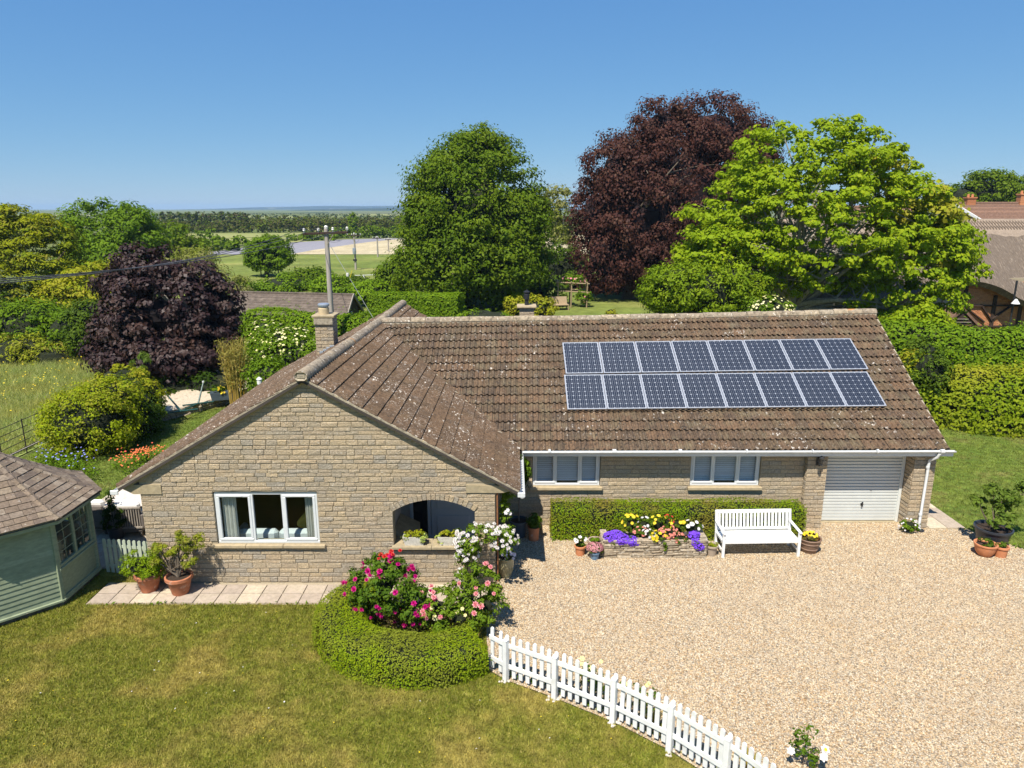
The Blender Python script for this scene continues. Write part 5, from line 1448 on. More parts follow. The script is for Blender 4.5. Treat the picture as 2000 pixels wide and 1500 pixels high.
# planting along the fence
for k, (x, y, lab) in enumerate([(1.30, 10.42, 'cream flowered rose behind the second fence panel'), (2.0, 10.02, 'cream flowered rose behind the third fence panel')]):
    t = thing('fence_rose', lab, 'rose bush', (x, y, 0), 0, 'roses along the picket fence')
    foliage(t, [(0, 0, .32, .26, .2, .28), (.2, -.1, .25, .2, .16, .22)], 420, .055, LF['rose'], .09, shell=(.3, 1), nc=40)
    blossoms(t, [(random.uniform(-.2, .3), random.uniform(-.15, .1), random.uniform(.45, .68)) for _ in range(4)], [(0, -.6, .9)] * 4, .045, flower_mesh('blossom', LF['lemon'], 6, .3, 2))
    stems(t, [([(0, 0, 0), (.02, .02, .3), (.05, 0, .6)], .01, .005)])
for (x, y, lab) in [(2.28, 9.62, 'strappy yellowing lily leaves behind the fourth fence panel'), (3.42, 8.62, 'strappy yellowing lily leaves behind the fence near the frame edge')]:
    t = thing('lily_clump', lab, 'plant', (x, y, 0), 0, 'lilies along the picket fence')
    V = []; F = []
    b_ = MB()
    for q in range(34):
        a = random.uniform(0, 6.28); L = random.uniform(.25, .5); l = random.uniform(.05, .3)
        p0 = Vector((random.uniform(-.08, .08), random.uniform(-.08, .08), 0)); d = Vector((math.cos(a), math.sin(a), 0)); s_ = Vector((-d.y, d.x, 0)) * .011
        p1 = p0 + d * l * .4 + Vector((0, 0, L * .7)); p2 = p0 + d * l * 1.2 + Vector((0, 0, L * (.95 - l)))
        b_.add([p0 - s_, p0 + s_, p1 + s_, p1 - s_, p2], [(0, 1, 2, 3), (3, 2, 4)], random.random())
    b_.build('foliage', leafmat('lily_leaf', [(.22, .21, .04), (.30, .24, .06), (.14, .16, .03), (.42, .28, .06)], .3), t)['kind'] = 'stuff'
t = thing('single_rose', 'lone yellow centred white rose on the gravel at the bottom edge', 'rose bush', (4.30, 8.86, 0))
foliage(t, [(-.05, 0, .32, .15, .13, .22), (.05, .05, .52, .12, .1, .12), (-.1, .05, .58, .1, .1, .1), (.12, -.08, .2, .12, .1, .12)], 420, .055, LF['rose'], .07, shell=(.2, 1), nc=36)
stems(t, [([(0, 0, 0), (.01, 0, .3), (.03, 0, .6)], .01, .005), ([(0, 0, 0), (.1, -.05, .22), (.22, -.1, .36)], .008, .004)])
blossoms(t, [(.24, -.12, .37), (.20, -.18, .30), (-.22, -.06, .30)], [(.2, -.7, .8), (0, -.8, .6), (-.3, -.6, .7)], .07, flower_mesh('blossom', LF['white'], 6, .25, 2)); blossoms(t, [(.245, -.135, .385)], [(.2, -.7, .8)], .028, flower_mesh('stamens', LF['yellow'], 6, .4, 1), 'stamens')
clump('daisy_clump', 'small white daisies at the foot of the garage pier', 'flower', (10.08, 16.66, 0), (.24, .2), .34, LF['mid'], 460, .06, LF['white'], 30, .028, 8, .1, single=True)
# fallen petals and leaves on the lawn
# ------------------------------------------------------------------ summerhouse
MT['sage'] = surf('sage_paint', [(0.27, 0.31, 0.195), (0.245, 0.285, 0.18), (0.29, 0.33, 0.215)], .7, .2, 7, stretch=(1, 1, 3))
MT['shingle'] = surf('cedar_shingle', [(0.27, 0.20, 0.135), (0.19, 0.14, 0.10), (0.33, 0.255, 0.175), (0.145, 0.11, 0.085), (0.29, 0.215, 0.15), (0.23, 0.175, 0.13), (0.37, 0.295, 0.215)], .95, .35, 18, spots=[((0.10, 0.08, 0.07), 5, .60, .12, .7), ((0.42, 0.38, 0.32), 14, .63, .06, .6)], bump=(40, .6, .01))
SC = Vector((-10.87, 13.87, 0)); SI, SE, ZE, ZA = 1.585, 1.83, 1.98, 3.16
su = thing('summerhouse', 'octagonal sage green summerhouse with grey cedar shingle roof', 'summerhouse', SC)
T8 = math.tan(PI / 8)
def fdir(k): a = R(45 * k); return Vector((math.cos(a), math.sin(a), 0)), Vector((-math.sin(a), math.cos(a), 0))
# roof
def rprof(t): return SE * (1 - t) + .05 * t, ZE + (ZA - ZE) * (t ** 1.16)
dk = MB()
for k in range(8):
    n, s_ = fdir(k)
    for i in range(8):
        (r0, z0), (r1, z1) = rprof(i / 8), rprof((i + 1) / 8)
        dk.add([n * r0 - s_ * r0 * T8 + Vector((0, 0, z0 - .03)), n * r0 + s_ * r0 * T8 + Vector((0, 0, z0 - .03)), n * r1 + s_ * r1 * T8 + Vector((0, 0, z1 - .03)), n * r1 - s_ * r1 * T8 + Vector((0, 0, z1 - .03))], [(0, 1, 2, 3)])
sroof = dk.build('roof', MT['bark'], su)
sh_me = MB().add([(-.5, 0, .026), (.5, 0, .026), (.5, 1, .002), (-.5, 1, .002), (-.5, 0, 0), (.5, 0, 0)], [(0, 1, 2, 3), (4, 5, 1, 0), (4, 0, 3), (5, 2, 1)], 0).mesh('shingle', MT['shingle'])
cap_me = MB().add([(-.075, 0, -.012), (0, 0, .022), (.075, 0, -.012), (-.06, 1, -.016), (0, 1, .008), (.06, 1, -.016), (-.075, 0, -.03), (.075, 0, -.03)], [(0, 1, 4, 3), (1, 2, 5, 4), (0, 6, 1), (1, 7, 2), (6, 7, 1)], 0).mesh('ridge_shingle', MT['shingle'])
NR = 13
far_sh = MB()
for k in range(8):
    n, s_ = fdir(k)
    for i in range(NR):
        (r0, z0), (r1, z1) = rprof(i / NR), rprof(min(1, (i + 1.35) / NR))
        if r0 < .12: continue
        wrow = 2 * r0 * T8; m_ = max(1, round(wrow / .20)); off = random.uniform(-.25, .25) if m_ > 1 else 0
        cuts = [0] + sorted(min(max((j + off + random.uniform(-.16, .16)) / m_, .04), .96) for j in range(1, m_)) + [1]
        up = (n * (r1 - r0) + Vector((0, 0, z1 - z0))); L = up.length; up.normalize(); nn = s_.cross(up).normalized()
        for j in range(len(cuts) - 1):
            c = (cuts[j] + cuts[j + 1]) / 2 - .5; w = (cuts[j + 1] - cuts[j]) * wrow - .006
            M = Matrix((s_ * w, up * L, nn)).transposed().to_4x4(); M.translation = n * r0 + s_ * c * wrow + Vector((0, 0, z0)) + nn * random.uniform(0, .006)
            if k in (7, 0, 1):
                o = link('shingle', sh_me, sroof); o.matrix_local = M
            else: far_sh.add(*[[tuple(v.co) for v in sh_me.vertices], [tuple(p.vertices) for p in sh_me.polygons]], random.random(), M)
    # hips
    a = R(45 * k + 22.5); hd_ = Vector((math.cos(a), math.sin(a), 0)); hs = Vector((-math.sin(a), math.cos(a), 0))
    for i in range(NR):
        (r0, z0), (r1, z1) = rprof(i / NR), rprof(min(1, (i + 1.25) / NR)); q = 1 / math.cos(PI / 8)
        up = hd_ * (r1 - r0) * q + Vector((0, 0, z1 - z0)); L = up.length; up.normalize(); nn = hs.cross(up).normalized()
        M = Matrix((hs, up * L, nn)).transposed().to_4x4(); M.translation = hd_ * r0 * q + Vector((0, 0, z0)) + nn * .022
        if k in (6, 7, 0, 1): o = link('ridge_shingle', cap_me, sroof); o.matrix_local = M
far_sh.build('shingling', MT['shingle'], sroof)['kind'] = 'stuff'
MB().lathe([(.22, -.06), (.20, .02), (.13, .08), (.05, .11), (0, .12)], 16, (0, 0, ZA - .02)).build('finial', surf('lead_cap', [(.36, .40, .42)], .5, .2, 8, metallic=.3), su, True)
# walls
plank = MB().prism([(0, -.052), (.020, -.052), (.012, .052), (0, .056)], -.5, .5, 0, axis='X')
pl_me = MB()
pl_me.add([(-.5, -.022, -.054), (.5, -.022, -.054), (.5, -.010, .05), (-.5, -.010, .05), (-.5, 0, -.054), (.5, 0, -.054), (.5, 0, .056), (-.5, 0, .056)], [(0, 1, 2, 3), (4, 5, 1, 0), (3, 2, 6, 7), (4, 0, 3, 7), (5, 6, 2, 1)], 0)
pl_me = pl_me.mesh('board', MT['sage'])
fw = 2 * SI * T8
def win8(k):
    """upper windows of one side"""
    n, s_ = fdir(k); rz = R(45 * k) + PI / 2
    M = Matrix.Translation(n * (SI - .03)) @ Matrix.Rotation(rz, 4, 'Z')
    f = MB()
    for x in (-fw / 2 + .08, 0, fw / 2 - .08): f.bev((x, 0, 1.34), (.075, .06, 1.0), .006, M=M)
    for z in (.86, 1.82): f.bev((0, -.004, z), (fw - .05, .08, .07), .006, M=M)
    fr = f.build('window', MT['sage'], su)
    for x in (-fw / 4 + .02, fw / 4 - .02):
        MB().box((x, .0, 1.34), (fw / 2 - .13, .006, .90), M=M).build('pane', MT['glass'], fr)
        l = MB()
        for q in range(1, 4): l.box((x, -.006, .9 + q * .22), (fw / 2 - .13, .008, .012), M=M)
        l.box((x, -.006, 1.34), (.012, .008, .9), M=M)
        l.build('glazing_bar', MT['sage'], fr)
for k in range(8):
    n, s_ = fdir(k); rz = R(45 * k) + PI / 2
    M = Matrix.Translation(n * SI) @ Matrix.Rotation(rz, 4, 'Z')
    if k in (7, 6, 5):
        MB().box((0, .03, 1.0), (fw, .03, 1.9), M=M).build('wall', MT['sage'], su)
        if k == 7:
            for i in range(16):
                o = link('board', pl_me, su); o.matrix_local = M @ Matrix.Translation((0, .012, .20 + i * .104)) @ Matrix.Diagonal((fw - .05, 1, 1, 1))
    else:
        MB().box((0, .03, .48), (fw, .03, .72), M=M).build('wall', MT['sage'], su)
        b = MB(); b.bev((0, -.01, .16), (fw, .05, .08), .006, M=M); b.bev((0, -.01, .80), (fw, .06, .05), .006, M=M); b.build('rail', MT['sage'], su)
        win8(k)
    MB().bev((0, -.02, .13), (fw + .02, .06, .05), .006, M=M).build('sill_board', MT['sage'], su)
    MB().box((0, .04, .055), (fw - .03, .05, .11), M=M).build('plinth', MT['bark'], su)
    MB().bev((0, -.20, 1.93), (2 * (SI + .20) * T8 + .02, .03, .12), .004, M=M).build('fascia', MT['sage'], su)
    a = R(45 * k + 22.5); q = SI / math.cos(PI / 8)
    MB().bev((q * math.cos(a) * .99, q * math.sin(a) * .99, 1.0), (.085, .085, 1.78), .008, a).build('corner_post', MT['sage'], su)
MB().lathe([(0, .12), (SI * 1.04, .12)], 8).build('floor', MT['old_wood'], su)
# things inside the summerhouse
ch = thing('wicker_chair', 'brown wicker chair inside the summerhouse window', 'chair', (-10.1, 13.9, .12))
MT['wicker'] = surf('wicker', [(.20, .135, .08), (.16, .105, .065)], .9, .4, 60)
MB().bev((0, 0, .30), (.5, .5, .16), .04).build('seat', MT['wicker'], ch)
MB().bev((-.25, 0, .66), (.08, .5, .6), .03).build('backrest', MT['wicker'], ch)
for y in (-.26, .26): MB().bev((0, y, .42), (.5, .07, .12), .02).build('armrest', MT['wicker'], ch)
for x in (-.2, .2):
    for y in (-.2, .2): MB().bev((x, y, .12), (.05, .05, .24)).build('leg', MT['wicker'], ch)
# ------------------------------------------------------------------ sage gate
gt = thing('picket_gate', 'sage green picket gate between the summerhouse and the gable corner', 'gate', (-9.14, 14.52, 0), math.atan2(-.16, 1.1))
MT['lit_sage'] = surf('lit_sage_paint', [(.40, .45, .34)], .7, .12, 7)  # sage made paler: sunlight on the gate put into the colour
gp = pic_mesh(.075, .018, .82, MT['lit_sage'])
for i in range(9):
    o = link('picket', gp, gt); o.location = (.06 + i * .122, 0, .06)
for z in (.22, .70): MB().bar((0, .025, z), (1.08, .025, z), .028, .07).build('rail', MT['lit_sage'], gt)
MB().bar((.06, .025, .24), (1.02, .025, .68), .024, .06).build('brace', MT['sage'], gt)
MB().bev((1.14, .02, .44), (.08, .08, .88), .008).build('post', MT['sage'], gt)
# ------------------------------------------------------------------ patio furniture
MT['rattan'] = surf('grey_rattan', [(.17, .145, .125), (.14, .12, .105)], .9, .35, 60)
MT['pad'] = surf('white_cushion', [(.78, .76, .72)], .9, .06, 9)
def armchair(label, loc, rz, slats):
    t = thing('garden_armchair', label, 'chair', loc, rz, 'armchairs on the patio')
    MB().bev((0, .0, .22), (.72, .70, .16), .02).build('base', MT['rattan'], t)
    if slats:
        me_ = MB().bev((0, 0, 0), (.028, .03, .50), .004, t=0).mesh('slat', MT['old_wood'])
        for i in range(12): o = link('slat', me_, t); o.location = (-.33 + i * .06, -.36, .52)
        MB().bev((0, -.36, .79), (.76, .05, .05)).build('top_rail', MT['old_wood'], t)
        MB().bev((0, -.36, .27), (.76, .05, .05)).build('lower_rail', MT['old_wood'], t)
        MB().bev((0, -.325, .52), (.70, .02, .48)).build('back_lining', MT['rattan'], t)
    else: MB().bev((0, -.36, .50), (.72, .08, .60), .03).build('backrest', MT['rattan'], t)
    for x in (-.38, .38): MB().bev((x, 0, .42), (.09, .72, .36), .02).build('armrest', MT['rattan'], t)
    for x in (-.3, .3):
        for y in (-.3, .3): MB().bev((x, y, .07), (.05, .05, .14)).build('leg', MT['rattan'], t)
    MB().bev((0, .03, .36), (.66, .62, .13), .04).build('seat_cushion', MT['pad'], t, True)
    MB().bev((0, -.25, .66), (.66, .14, .48), .05).build('back_cushion', MT['pad'], t, True)
p = on_ground(200, 1034); armchair('grey woven armchair with white cushion beside the summerhouse post', (p.x, p.y, .03), R(-4), False)
p = on_ground(263, 1040); armchair('slatted back armchair with white cushion beside the gable wall', (p.x, p.y, .03), R(5), True)
p = on_ground(228, 1000, .55)
tb = thing('side_table', 'round white topped side table between the two armchairs', 'table', (p.x, p.y, .03))
MB().lathe([(0, .50), (.27, .50), (.28, .51), (.28, .53), (.27, .54), (0, .54)], 24).build('top', MT['pad'], tb, True); MB().lathe([(.22, 0), (.2, .02), (.03, .05), (.03, .5)], 16).build('pedestal', MT['rattan'], tb, True)
p = on_ground(258, 972, .72)
tb = thing('slatted_table', 'bleached slatted garden table beside the gable', 'table', (p.x + .15, p.y, .02), R(4))
tm = MB().bev((0, 0, 0), (1.25, .088, .025), .004, t=0).mesh('slat', surf('bleached_teak', [(.56, .49, .42), (.62, .55, .48)], .9, .2, 12))
for i in range(12): o = link('slat', tm, tb); o.location = (0, -.58 + i * .10, .73)
for x in (-.52, .52):
    for y in (-.5, .5): MB().bev((x, y, .36), (.07, .07, .71)).build('leg', MT['old_wood'], tb)
MB().bev((0, -.54, .68), (1.1, .03, .08)).build('apron', MT['old_wood'], tb)
bk = thing('wicker_basket', 'round golden wicker basket on the slatted table', 'basket', (p.x + .22, p.y + .38, .745))
MB().lathe([(0, 0), (.13, 0), (.17, .12), (.19, .24), (.17, .24), (.15, .12), (.12, .03), (0, .03)], 20).build('body', surf('golden_wicker', [(.42, .26, .10)], .9, .4, 50), bk, True)
MB().lathe([(.165, .23), (.20, .235), (.20, .265), (.165, .26)], 20).build('rim', surf('pale_wicker', [(.55, .40, .20)], .9, .3, 50), bk, True)
p = on_ground(229, 1052)
t, z = potted('potted_fir', 'small dark fir in a black pot in front of the side table', (p.x, p.y, .03), pot_profile(.2, .16, .32), MT['black_pot'])
env = [(0, 0, .45, .34, .3, .18), (0, 0, .68, .26, .24, .16), (0, 0, .92, .18, .16, .14), (0, 0, 1.16, .09, .08, .16)]
foliage(t, env, 1500, .09, LF['fir'], .09, hang=.3, aspect=.3, shell=(.3, 1), nc=70); stems(t, [([(0, 0, .3), (0, 0, 1.35)], .015, .005)])
# ------------------------------------------------------------------ left garden
env = [ell(175, 822, 88, 68, 22.9, .9), ell(210, 775, 58, 34, 23.4)]
shrub('golden_shrub', 'big rounded yellow green shrub beside the meadow fence', 'shrub', env, 19000, .085, LF['lime'], core=.80, cr=.36, nclump=260, shell=(.82, 1))
shrub('dark_evergreen_shrub', 'dark green shrub right of the big yellow green shrub', 'shrub', [ell(262, 815, 46, 62, 24.4), ell(248, 765, 34, 30, 24.8)], 7000, .085, LF['dark'], core=.85, cr=.3, nclump=110, shell=(.8, 1))
shrub('golden_elder', 'bright golden leaved bush behind the dark shrub', 'shrub', [ell(292, 772, 24, 34, 25.6), ell(235, 735, 42, 20, 26.2), ell(272, 745, 18, 18, 26)], 4200, .11, LF['gold'], core=.7, cr=.25, nclump=80)
shrub('grey_grass_clump', 'blue green tall grassy plant under the dark maple', 'plant', [ell(275, 715, 24, 24, 29)], 1500, .22, LF['greyleaf'], core=0, aspect=.14, hang=-.6)
def flowerbed(name, label, cat, pts, nplants, h, leafm, fmat, fs, nf, nl=90, spread=1.0):
    t = thing(name, label, cat, pts[0])
    o = Vector(pts[0]); P = []; N = []; Q = []; QN = []
    for _ in range(nplants):
        k = random.uniform(0, len(pts) - 1.001); i = int(k); c = Vector(pts[i]).lerp(Vector(pts[i + 1]), k - i) - o + Vector((random.gauss(0, .22 * spread), random.gauss(0, .3 * spread), 0))
        for _ in range(nl // 3): P.append(c + Vector((random.gauss(0, .12), random.gauss(0, .12), random.uniform(.02, h * .85)))); N.append((random.gauss(0, .6), random.gauss(0, .6), 1))
        for _ in range(nf): Q.append(c + Vector((random.gauss(0, .13), random.gauss(0, .13), random.uniform(h * .75, h * 1.15)))); QN.append((random.gauss(0, .4), -.4, 1))
    leaves('foliage', np.array(P), np.array(N), .10, leafm, t, .4)
    blossom_mass(t, Q, QN, fs, fmat, 5, .3)
flowerbed('orange_flower_bed', 'row of orange red flowers along the left garden lawn', 'flower bed', [on_ground(238, 922), on_ground(270, 908), on_ground(312, 893)], 46, .42, LF['mid'], LF['orange'], .032, 3, 45)
flowerbed('blue_geranium_bed', 'blue flowered leafy plants below the big yellow shrub', 'flower bed', [on_ground(85, 905), on_ground(130, 912), on_ground(188, 932)], 60, .5, LF['mid'], LF['blue'], .032, 1, 80)
# iron estate fence
fe = thing('iron_fence', 'thin rusty iron estate fence between the garden and the tall meadow', 'fence')
MT['iron'] = surf('rusty_iron_bar', [(.075, .06, .05)], .8, .3, 20)
for y in np.arange(20.4, 24.6, 1.15):
    MB().box((-16.35, y, .6), (.015, .045, 1.2)).build('post', MT['iron'], fe)
for z in (.22, .45, .68, .91, 1.15): MB().bar((-16.35, 20.3, z), (-16.35, 24.0, z), .012, .022).build('rail', MT['iron'], fe)
MB().bar((-15.6, 20.4, .55), (-15.1, 23.0, .75), .04).build('prop', MT['old_wood'], fe)
flowerbed('buttercups', 'yellow buttercups scattered through the tall meadow', 'wildflower', [(-18, 20.5, 0), (-21, 25, 0), (-24, 30, 0), (-19, 33, 0), (-27, 27, 0)], 170, .55, m_mead, LF['yellow'], .034, 2, 3, 9)
# raised gravel terrace with its retaining wall
ter = [on_ground(300, 829), on_ground(340, 817), on_ground(392, 803), on_ground(425, 794), on_ground(452, 786)]
ter = [(p.x, p.y) for p in ter]
TZ = .36
tp = [(a, b + .14) for a, b in ter] + [(-10.8, 33.0), (-14, 34.5), (-17.0, 32.0), (-16.0, 27.5)]
MB().prism(tp, 0, TZ - .02, axis='Z').build('terrace', groundmat('terrace_gravel', (.50, .41, .29), (.62, .53, .40), 9, (.34, .27, .19), 3, .55, .15, (30, .35), (50, 1, .03)), None)['kind'] = 'structure'
wl = thing('retaining_wall', 'low curving dry stone wall holding the gravel terrace', 'wall')
for i in range(len(ter) - 1):
    a, b = Vector((*ter[i], 0)), Vector((*ter[i + 1], 0)); d = b - a; L = d.length; rz = math.atan2(d.y, d.x); d.normalize()
    MB().bar(a + Vector((0, .12, TZ * .47)), b + Vector((0, .12, TZ * .47)), .14, TZ * .9).build('backing', MT['mortar'], wl)
    for r_ in range(4):
        x = 0
        while x < L - .03:
            w = min(random.uniform(.22, .42), L - x)
            o = link('walling_stone', random.choice(st_me), wl); q = a + d * (x + w / 2); o.location = (q.x, q.y + .07, TZ / 4 * (r_ + .5)); o.rotation_euler = (0, 0, rz); o.scale = (w - .015, .09 * random.uniform(.7, 1.2), TZ / 4 - .01); x += w
hm = thing('hammock_stand', 'dark green tubular hammock stand under the purple maple', 'hammock stand')
MT['green_metal'] = surf('green_enamel', [(.02, .07, .06)], .4, .1, 5, spec=.5)
a, b = on_ground(354, 803, TZ + .03), on_ground(387, 788, TZ + .03)
a2, b2 = at(323, 768, a.y + .5), at(397, 747, b.y + .5)
MB().tube([a, b], .035, 8).build('base_bar', MT['green_metal'], hm, True)
for p, q in ((a, a2), (b, b2)):
    MB().tube([p, p.lerp(q, .5), q], [.035, .032, .028], 8).build('arm', MT['green_metal'], hm, True)
    MB().tube([q, q + Vector((0, 0, .06))], .04, 8).build('end_cap', MT['white'], hm)
    MB().tube([p + Vector((-.5, -.3, 0)), p + Vector((.5, .3, 0))], .03, 8).build('foot', MT['green_metal'], hm, True)
tr_ = thing('green_trough', 'dark trough of yellow flowers on the terrace beside the bamboo', 'planter', (*on_ground(440, 778, TZ).xy, TZ - .02), R(20))
MB().prism([(-.5, 0), (.5, 0), (.56, .32), (-.56, .32)], -.2, .2).build('trough', MT['grey_pot'], tr_)
P, Nm, C = foliage(tr_, [(0, 0, .38, .5, .2, .18)], 420, .10, LF['mid'], .1); blossom_mass(tr_, P[:26] + np.array([0, -.08, .06]), Nm[:26], .06, LF['yellow'], 6)
# bamboo
p = on_ground(467, 797)
bb = thing('bamboo', 'clump of yellow stemmed bamboo by the roof edge', 'bamboo', (p.x, p.y, 0))
b = MB(); P = []; N = []
for i in range(60):
    a = random.uniform(0, 6.28); r_ = random.uniform(0, .42); sp = random.uniform(1.3, 2.2); H_ = random.uniform(1.8, 2.95)
    pts = [Vector((r_ * math.cos(a) * (1 + sp * .55 * (k / 4) ** 1.6), r_ * .7 * math.sin(a) * (1 + sp * .55 * (k / 4) ** 1.6), H_ * k / 4)) for k in range(5)]
    b.tube(pts, [.016, .014, .012, .008, .004], 5, random.random(), cap=False)
    for k in range(70):
        f = random.uniform(.25, 1.05) ** .7; j = min(3, int(f * 4)); q = pts[j].lerp(pts[j + 1], min(1, f * 4 - j)); P.append(q + Vector((random.gauss(0, .09), random.gauss(0, .09), random.gauss(0, .05)))); N.append((random.gauss(0, 1), random.gauss(0, 1), .6))
b.build('culms', surf('bamboo_culm', [(.48, .30, .05), (.55, .38, .09), (.40, .28, .07)], .5, .2, 9), bb, True)['kind'] = 'stuff'
leaves('foliage', np.array(P), np.array(N), .15, leafmat('bamboo_leaf', [(.26, .24, .05), (.34, .29, .09), (.20, .20, .04)], .35), bb, .18, hang=.35)
# ------------------------------------------------------------------ big trees and hedges beyond the house
LF['hornbeam'] = leafmat('hornbeam_leaf', [(0.05, 0.085, 0.012), (0.07, 0.11, 0.016), (0.10, 0.135, 0.022), (0.06, 0.095, 0.014)], .3, .42, .4)
LF['beech'] = leafmat('copper_beech_leaf', [(0.066, 0.027, 0.022), (0.088, 0.037, 0.028), (0.048, 0.020, 0.019), (0.115, 0.060, 0.042)], .3, .38, .45, 1.2)
LF['maple'] = leafmat('purple_maple_leaf', [(0.026, 0.013, 0.014), (0.034, 0.017, 0.018), (0.018, 0.010, 0.012), (0.055, 0.028, 0.022), (0.085, 0.065, 0.066)], .2, .45, 1.2, 1.2)  # grey-mauve last colour paints glossy highlights into some leaves
LF['catalpa'] = leafmat('catalpa_leaf', [(0.14, 0.20, 0.022), (0.19, 0.245, 0.03), (0.12, 0.18, 0.02), (0.235, 0.27, 0.036)], .38, .45, .3, 1.25)
LF['catalpa_gold'] = leafmat('yellowing_catalpa_leaf', [(0.24, 0.255, 0.03), (0.29, 0.275, 0.035), (0.20, 0.25, 0.028)], .38, .45, .3, 1.2)
LF['willow'] = leafmat('grey_willow_leaf', [(0.15, 0.165, 0.06), (0.19, 0.19, 0.08), (0.12, 0.14, 0.05)], .3, .5, .3)
LF['hedge'] = leafmat('hedge_leaf', [(0.07, 0.125, 0.018), (0.10, 0.16, 0.022), (0.13, 0.19, 0.026)], .32, .45, .35)
LF['hedge_mix'] = leafmat('mixed_hedge_leaf', [(0.12, 0.165, 0.02), (0.17, 0.205, 0.024), (0.09, 0.14, 0.018)], .35, .45, .35, 1.2, .35, (0.36, 0.33, 0.03))
LF['far'] = leafmat('distant_leaf', [(0.05, 0.075, 0.02), (0.07, 0.09, 0.025), (0.085, 0.085, 0.03), (0.065, 0.06, 0.026)], .2, .8, .1)
LF['far_green'] = leafmat('distant_green_leaf', [(0.065, 0.105, 0.022), (0.09, 0.13, 0.03)], .2, .8, .1)
def B(px, py): p = on_ground(px, py); return (p.x, p.y, 0)
def grp(px, Y): q = at(px, 500, Y); return (q.x, Y, 0)

tree('hornbeam', 'large rounded dark green tree behind the middle of the bungalow', [ell(928, 425, 138, 160, 59, .9), ell(925, 512, 152, 84, 58.5, .9), ell(948, 300, 46, 44, 59), ell(893, 318, 44, 44, 59), ell(846, 440, 52, 70, 58), ell(1012, 450, 56, 80, 58), ell(975, 290, 24, 30, 59), ell(840, 350, 26, 34, 59)],
     (-4.2, 59, 0), .55, 3.2, 96000, .25, LF['hornbeam'], MT['bark'], 1.05, 980, nlimb=22, shell=(.62, 1.04), up=.4, core=.52)
tree('copper_beech', 'tall copper beech with drooping dark purple branches', [ell(1330, 380, 165, 140, 66, .85), ell(1390, 275, 105, 82, 66, .85), ell(1255, 430, 118, 130, 65, .85), ell(1215, 340, 78, 80, 65.5), ell(1185, 500, 66, 72, 64), ell(1300, 500, 110, 65, 64.5), ell(1460, 255, 36, 36, 66), ell(1165, 420, 50, 66, 65), ell(1290, 250, 60, 50, 66), ell(1450, 330, 70, 80, 66)],
     (10.8, 65, 0), .62, 4.0, 98000, .25, LF['beech'], MT['bark'], 1.05, 950, nlimb=24, shell=(.68, 1.04), up=.3, hang=.4, flat=.8, core=.54, coremat=surf('purple_crown_shade', [(.018, .010, .011)], 1, .3, 5))  # core coloured dark purple for the shade inside the crown
t = tree('catalpa', 'spreading light green catalpa with big leaves in front of the thatched cottage', [ell(1600, 440, 264, 128, 41, .7), ell(1585, 335, 172, 98, 41, .8), ell(1435, 500, 118, 64, 40), ell(1770, 530, 135, 108, 39.5, .8), ell(1800, 640, 66, 44, 37), ell(1400, 520, 78, 44, 39.5), ell(1860, 480, 52, 60, 40)],
     grp(1560, 41), .42, 2.6, 92000, .20, LF['catalpa'], MT['bark_pale'], .56, 1250, nlimb=60, shell=(.55, 1.04), up=.55, aspect=.78, flat=.5, jit=.5)
E2 = [ell(1790, 420, 85, 60, 40.5), ell(1720, 330, 60, 40, 41), ell(1840, 480, 55, 60, 40)]
P, Nm, C = crown_points(E2, 130, 5200, .65, (.5, 1.03), .5, .55, .5); leaves('yellowing_leaves', P, Nm, .24, LF['catalpa_gold'], t, .78, org=t.location)
tree('silver_birch', 'pale thin grey green tree between the hornbeam and copper beech', [ell(1092, 420, 40, 62, 84), ell(1100, 480, 46, 60, 84), ell(1075, 380, 24, 28, 84)], grp(1092, 84), .25, 5, 6500, .30, LF['willow'], MT['bark_pale'], 1.1, 70, shell=(.3, 1), nlimb=10, hang=.3)
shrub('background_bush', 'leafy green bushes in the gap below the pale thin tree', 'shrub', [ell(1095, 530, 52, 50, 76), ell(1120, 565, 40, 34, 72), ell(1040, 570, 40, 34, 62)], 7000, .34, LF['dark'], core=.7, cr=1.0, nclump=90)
shrub('shade_fill_shrub', 'dark leafy shrubs in the shade beneath the copper beech', 'shrub', [ell(1180, 572, 46, 30, 71), ell(1245, 572, 56, 34, 72), ell(1300, 575, 60, 34, 70)], 6500, .3, LF['dark'], core=.8, cr=.9, nclump=80)  # dark shrubs added in place of the deep shade under the beech
shrub('round_evergreen', 'rounded yellowish green evergreen in front of the copper beech', 'shrub', [ell(1365, 572, 112, 58, 38, .8), ell(1330, 560, 75, 44, 37.5), ell(1440, 560, 62, 48, 38)], 30000, .17, leafmat('yew_leaf', [(.075, .12, .016), (.105, .155, .02), (.14, .18, .024)], .25), core=.78, cr=.5, nclump=420, shell=(.8, 1), aspect=.4)
shrub('elder_bush', 'elder bush with flat cream flower heads behind the ridge', 'shrub', [ell(1500, 607, 46, 26, 36)], 2600, .14, LF['mid'], core=.75, cr=.35)
d = rdir(220); d = d[(d[:, 2] > 0) & (d[:, 1] < .4)]; e = np.array(ell(1505, 604, 44, 26, 36)); o_ = [x for x in COL.objects if x.name.startswith('elder_bush')][-1]
blossom_mass(o_, e[:3] + d * e[3:] * 1.03 - np.array(o_.location), d + np.array([0, 0, .5]), .075, LF['lemon'], 7, .1)

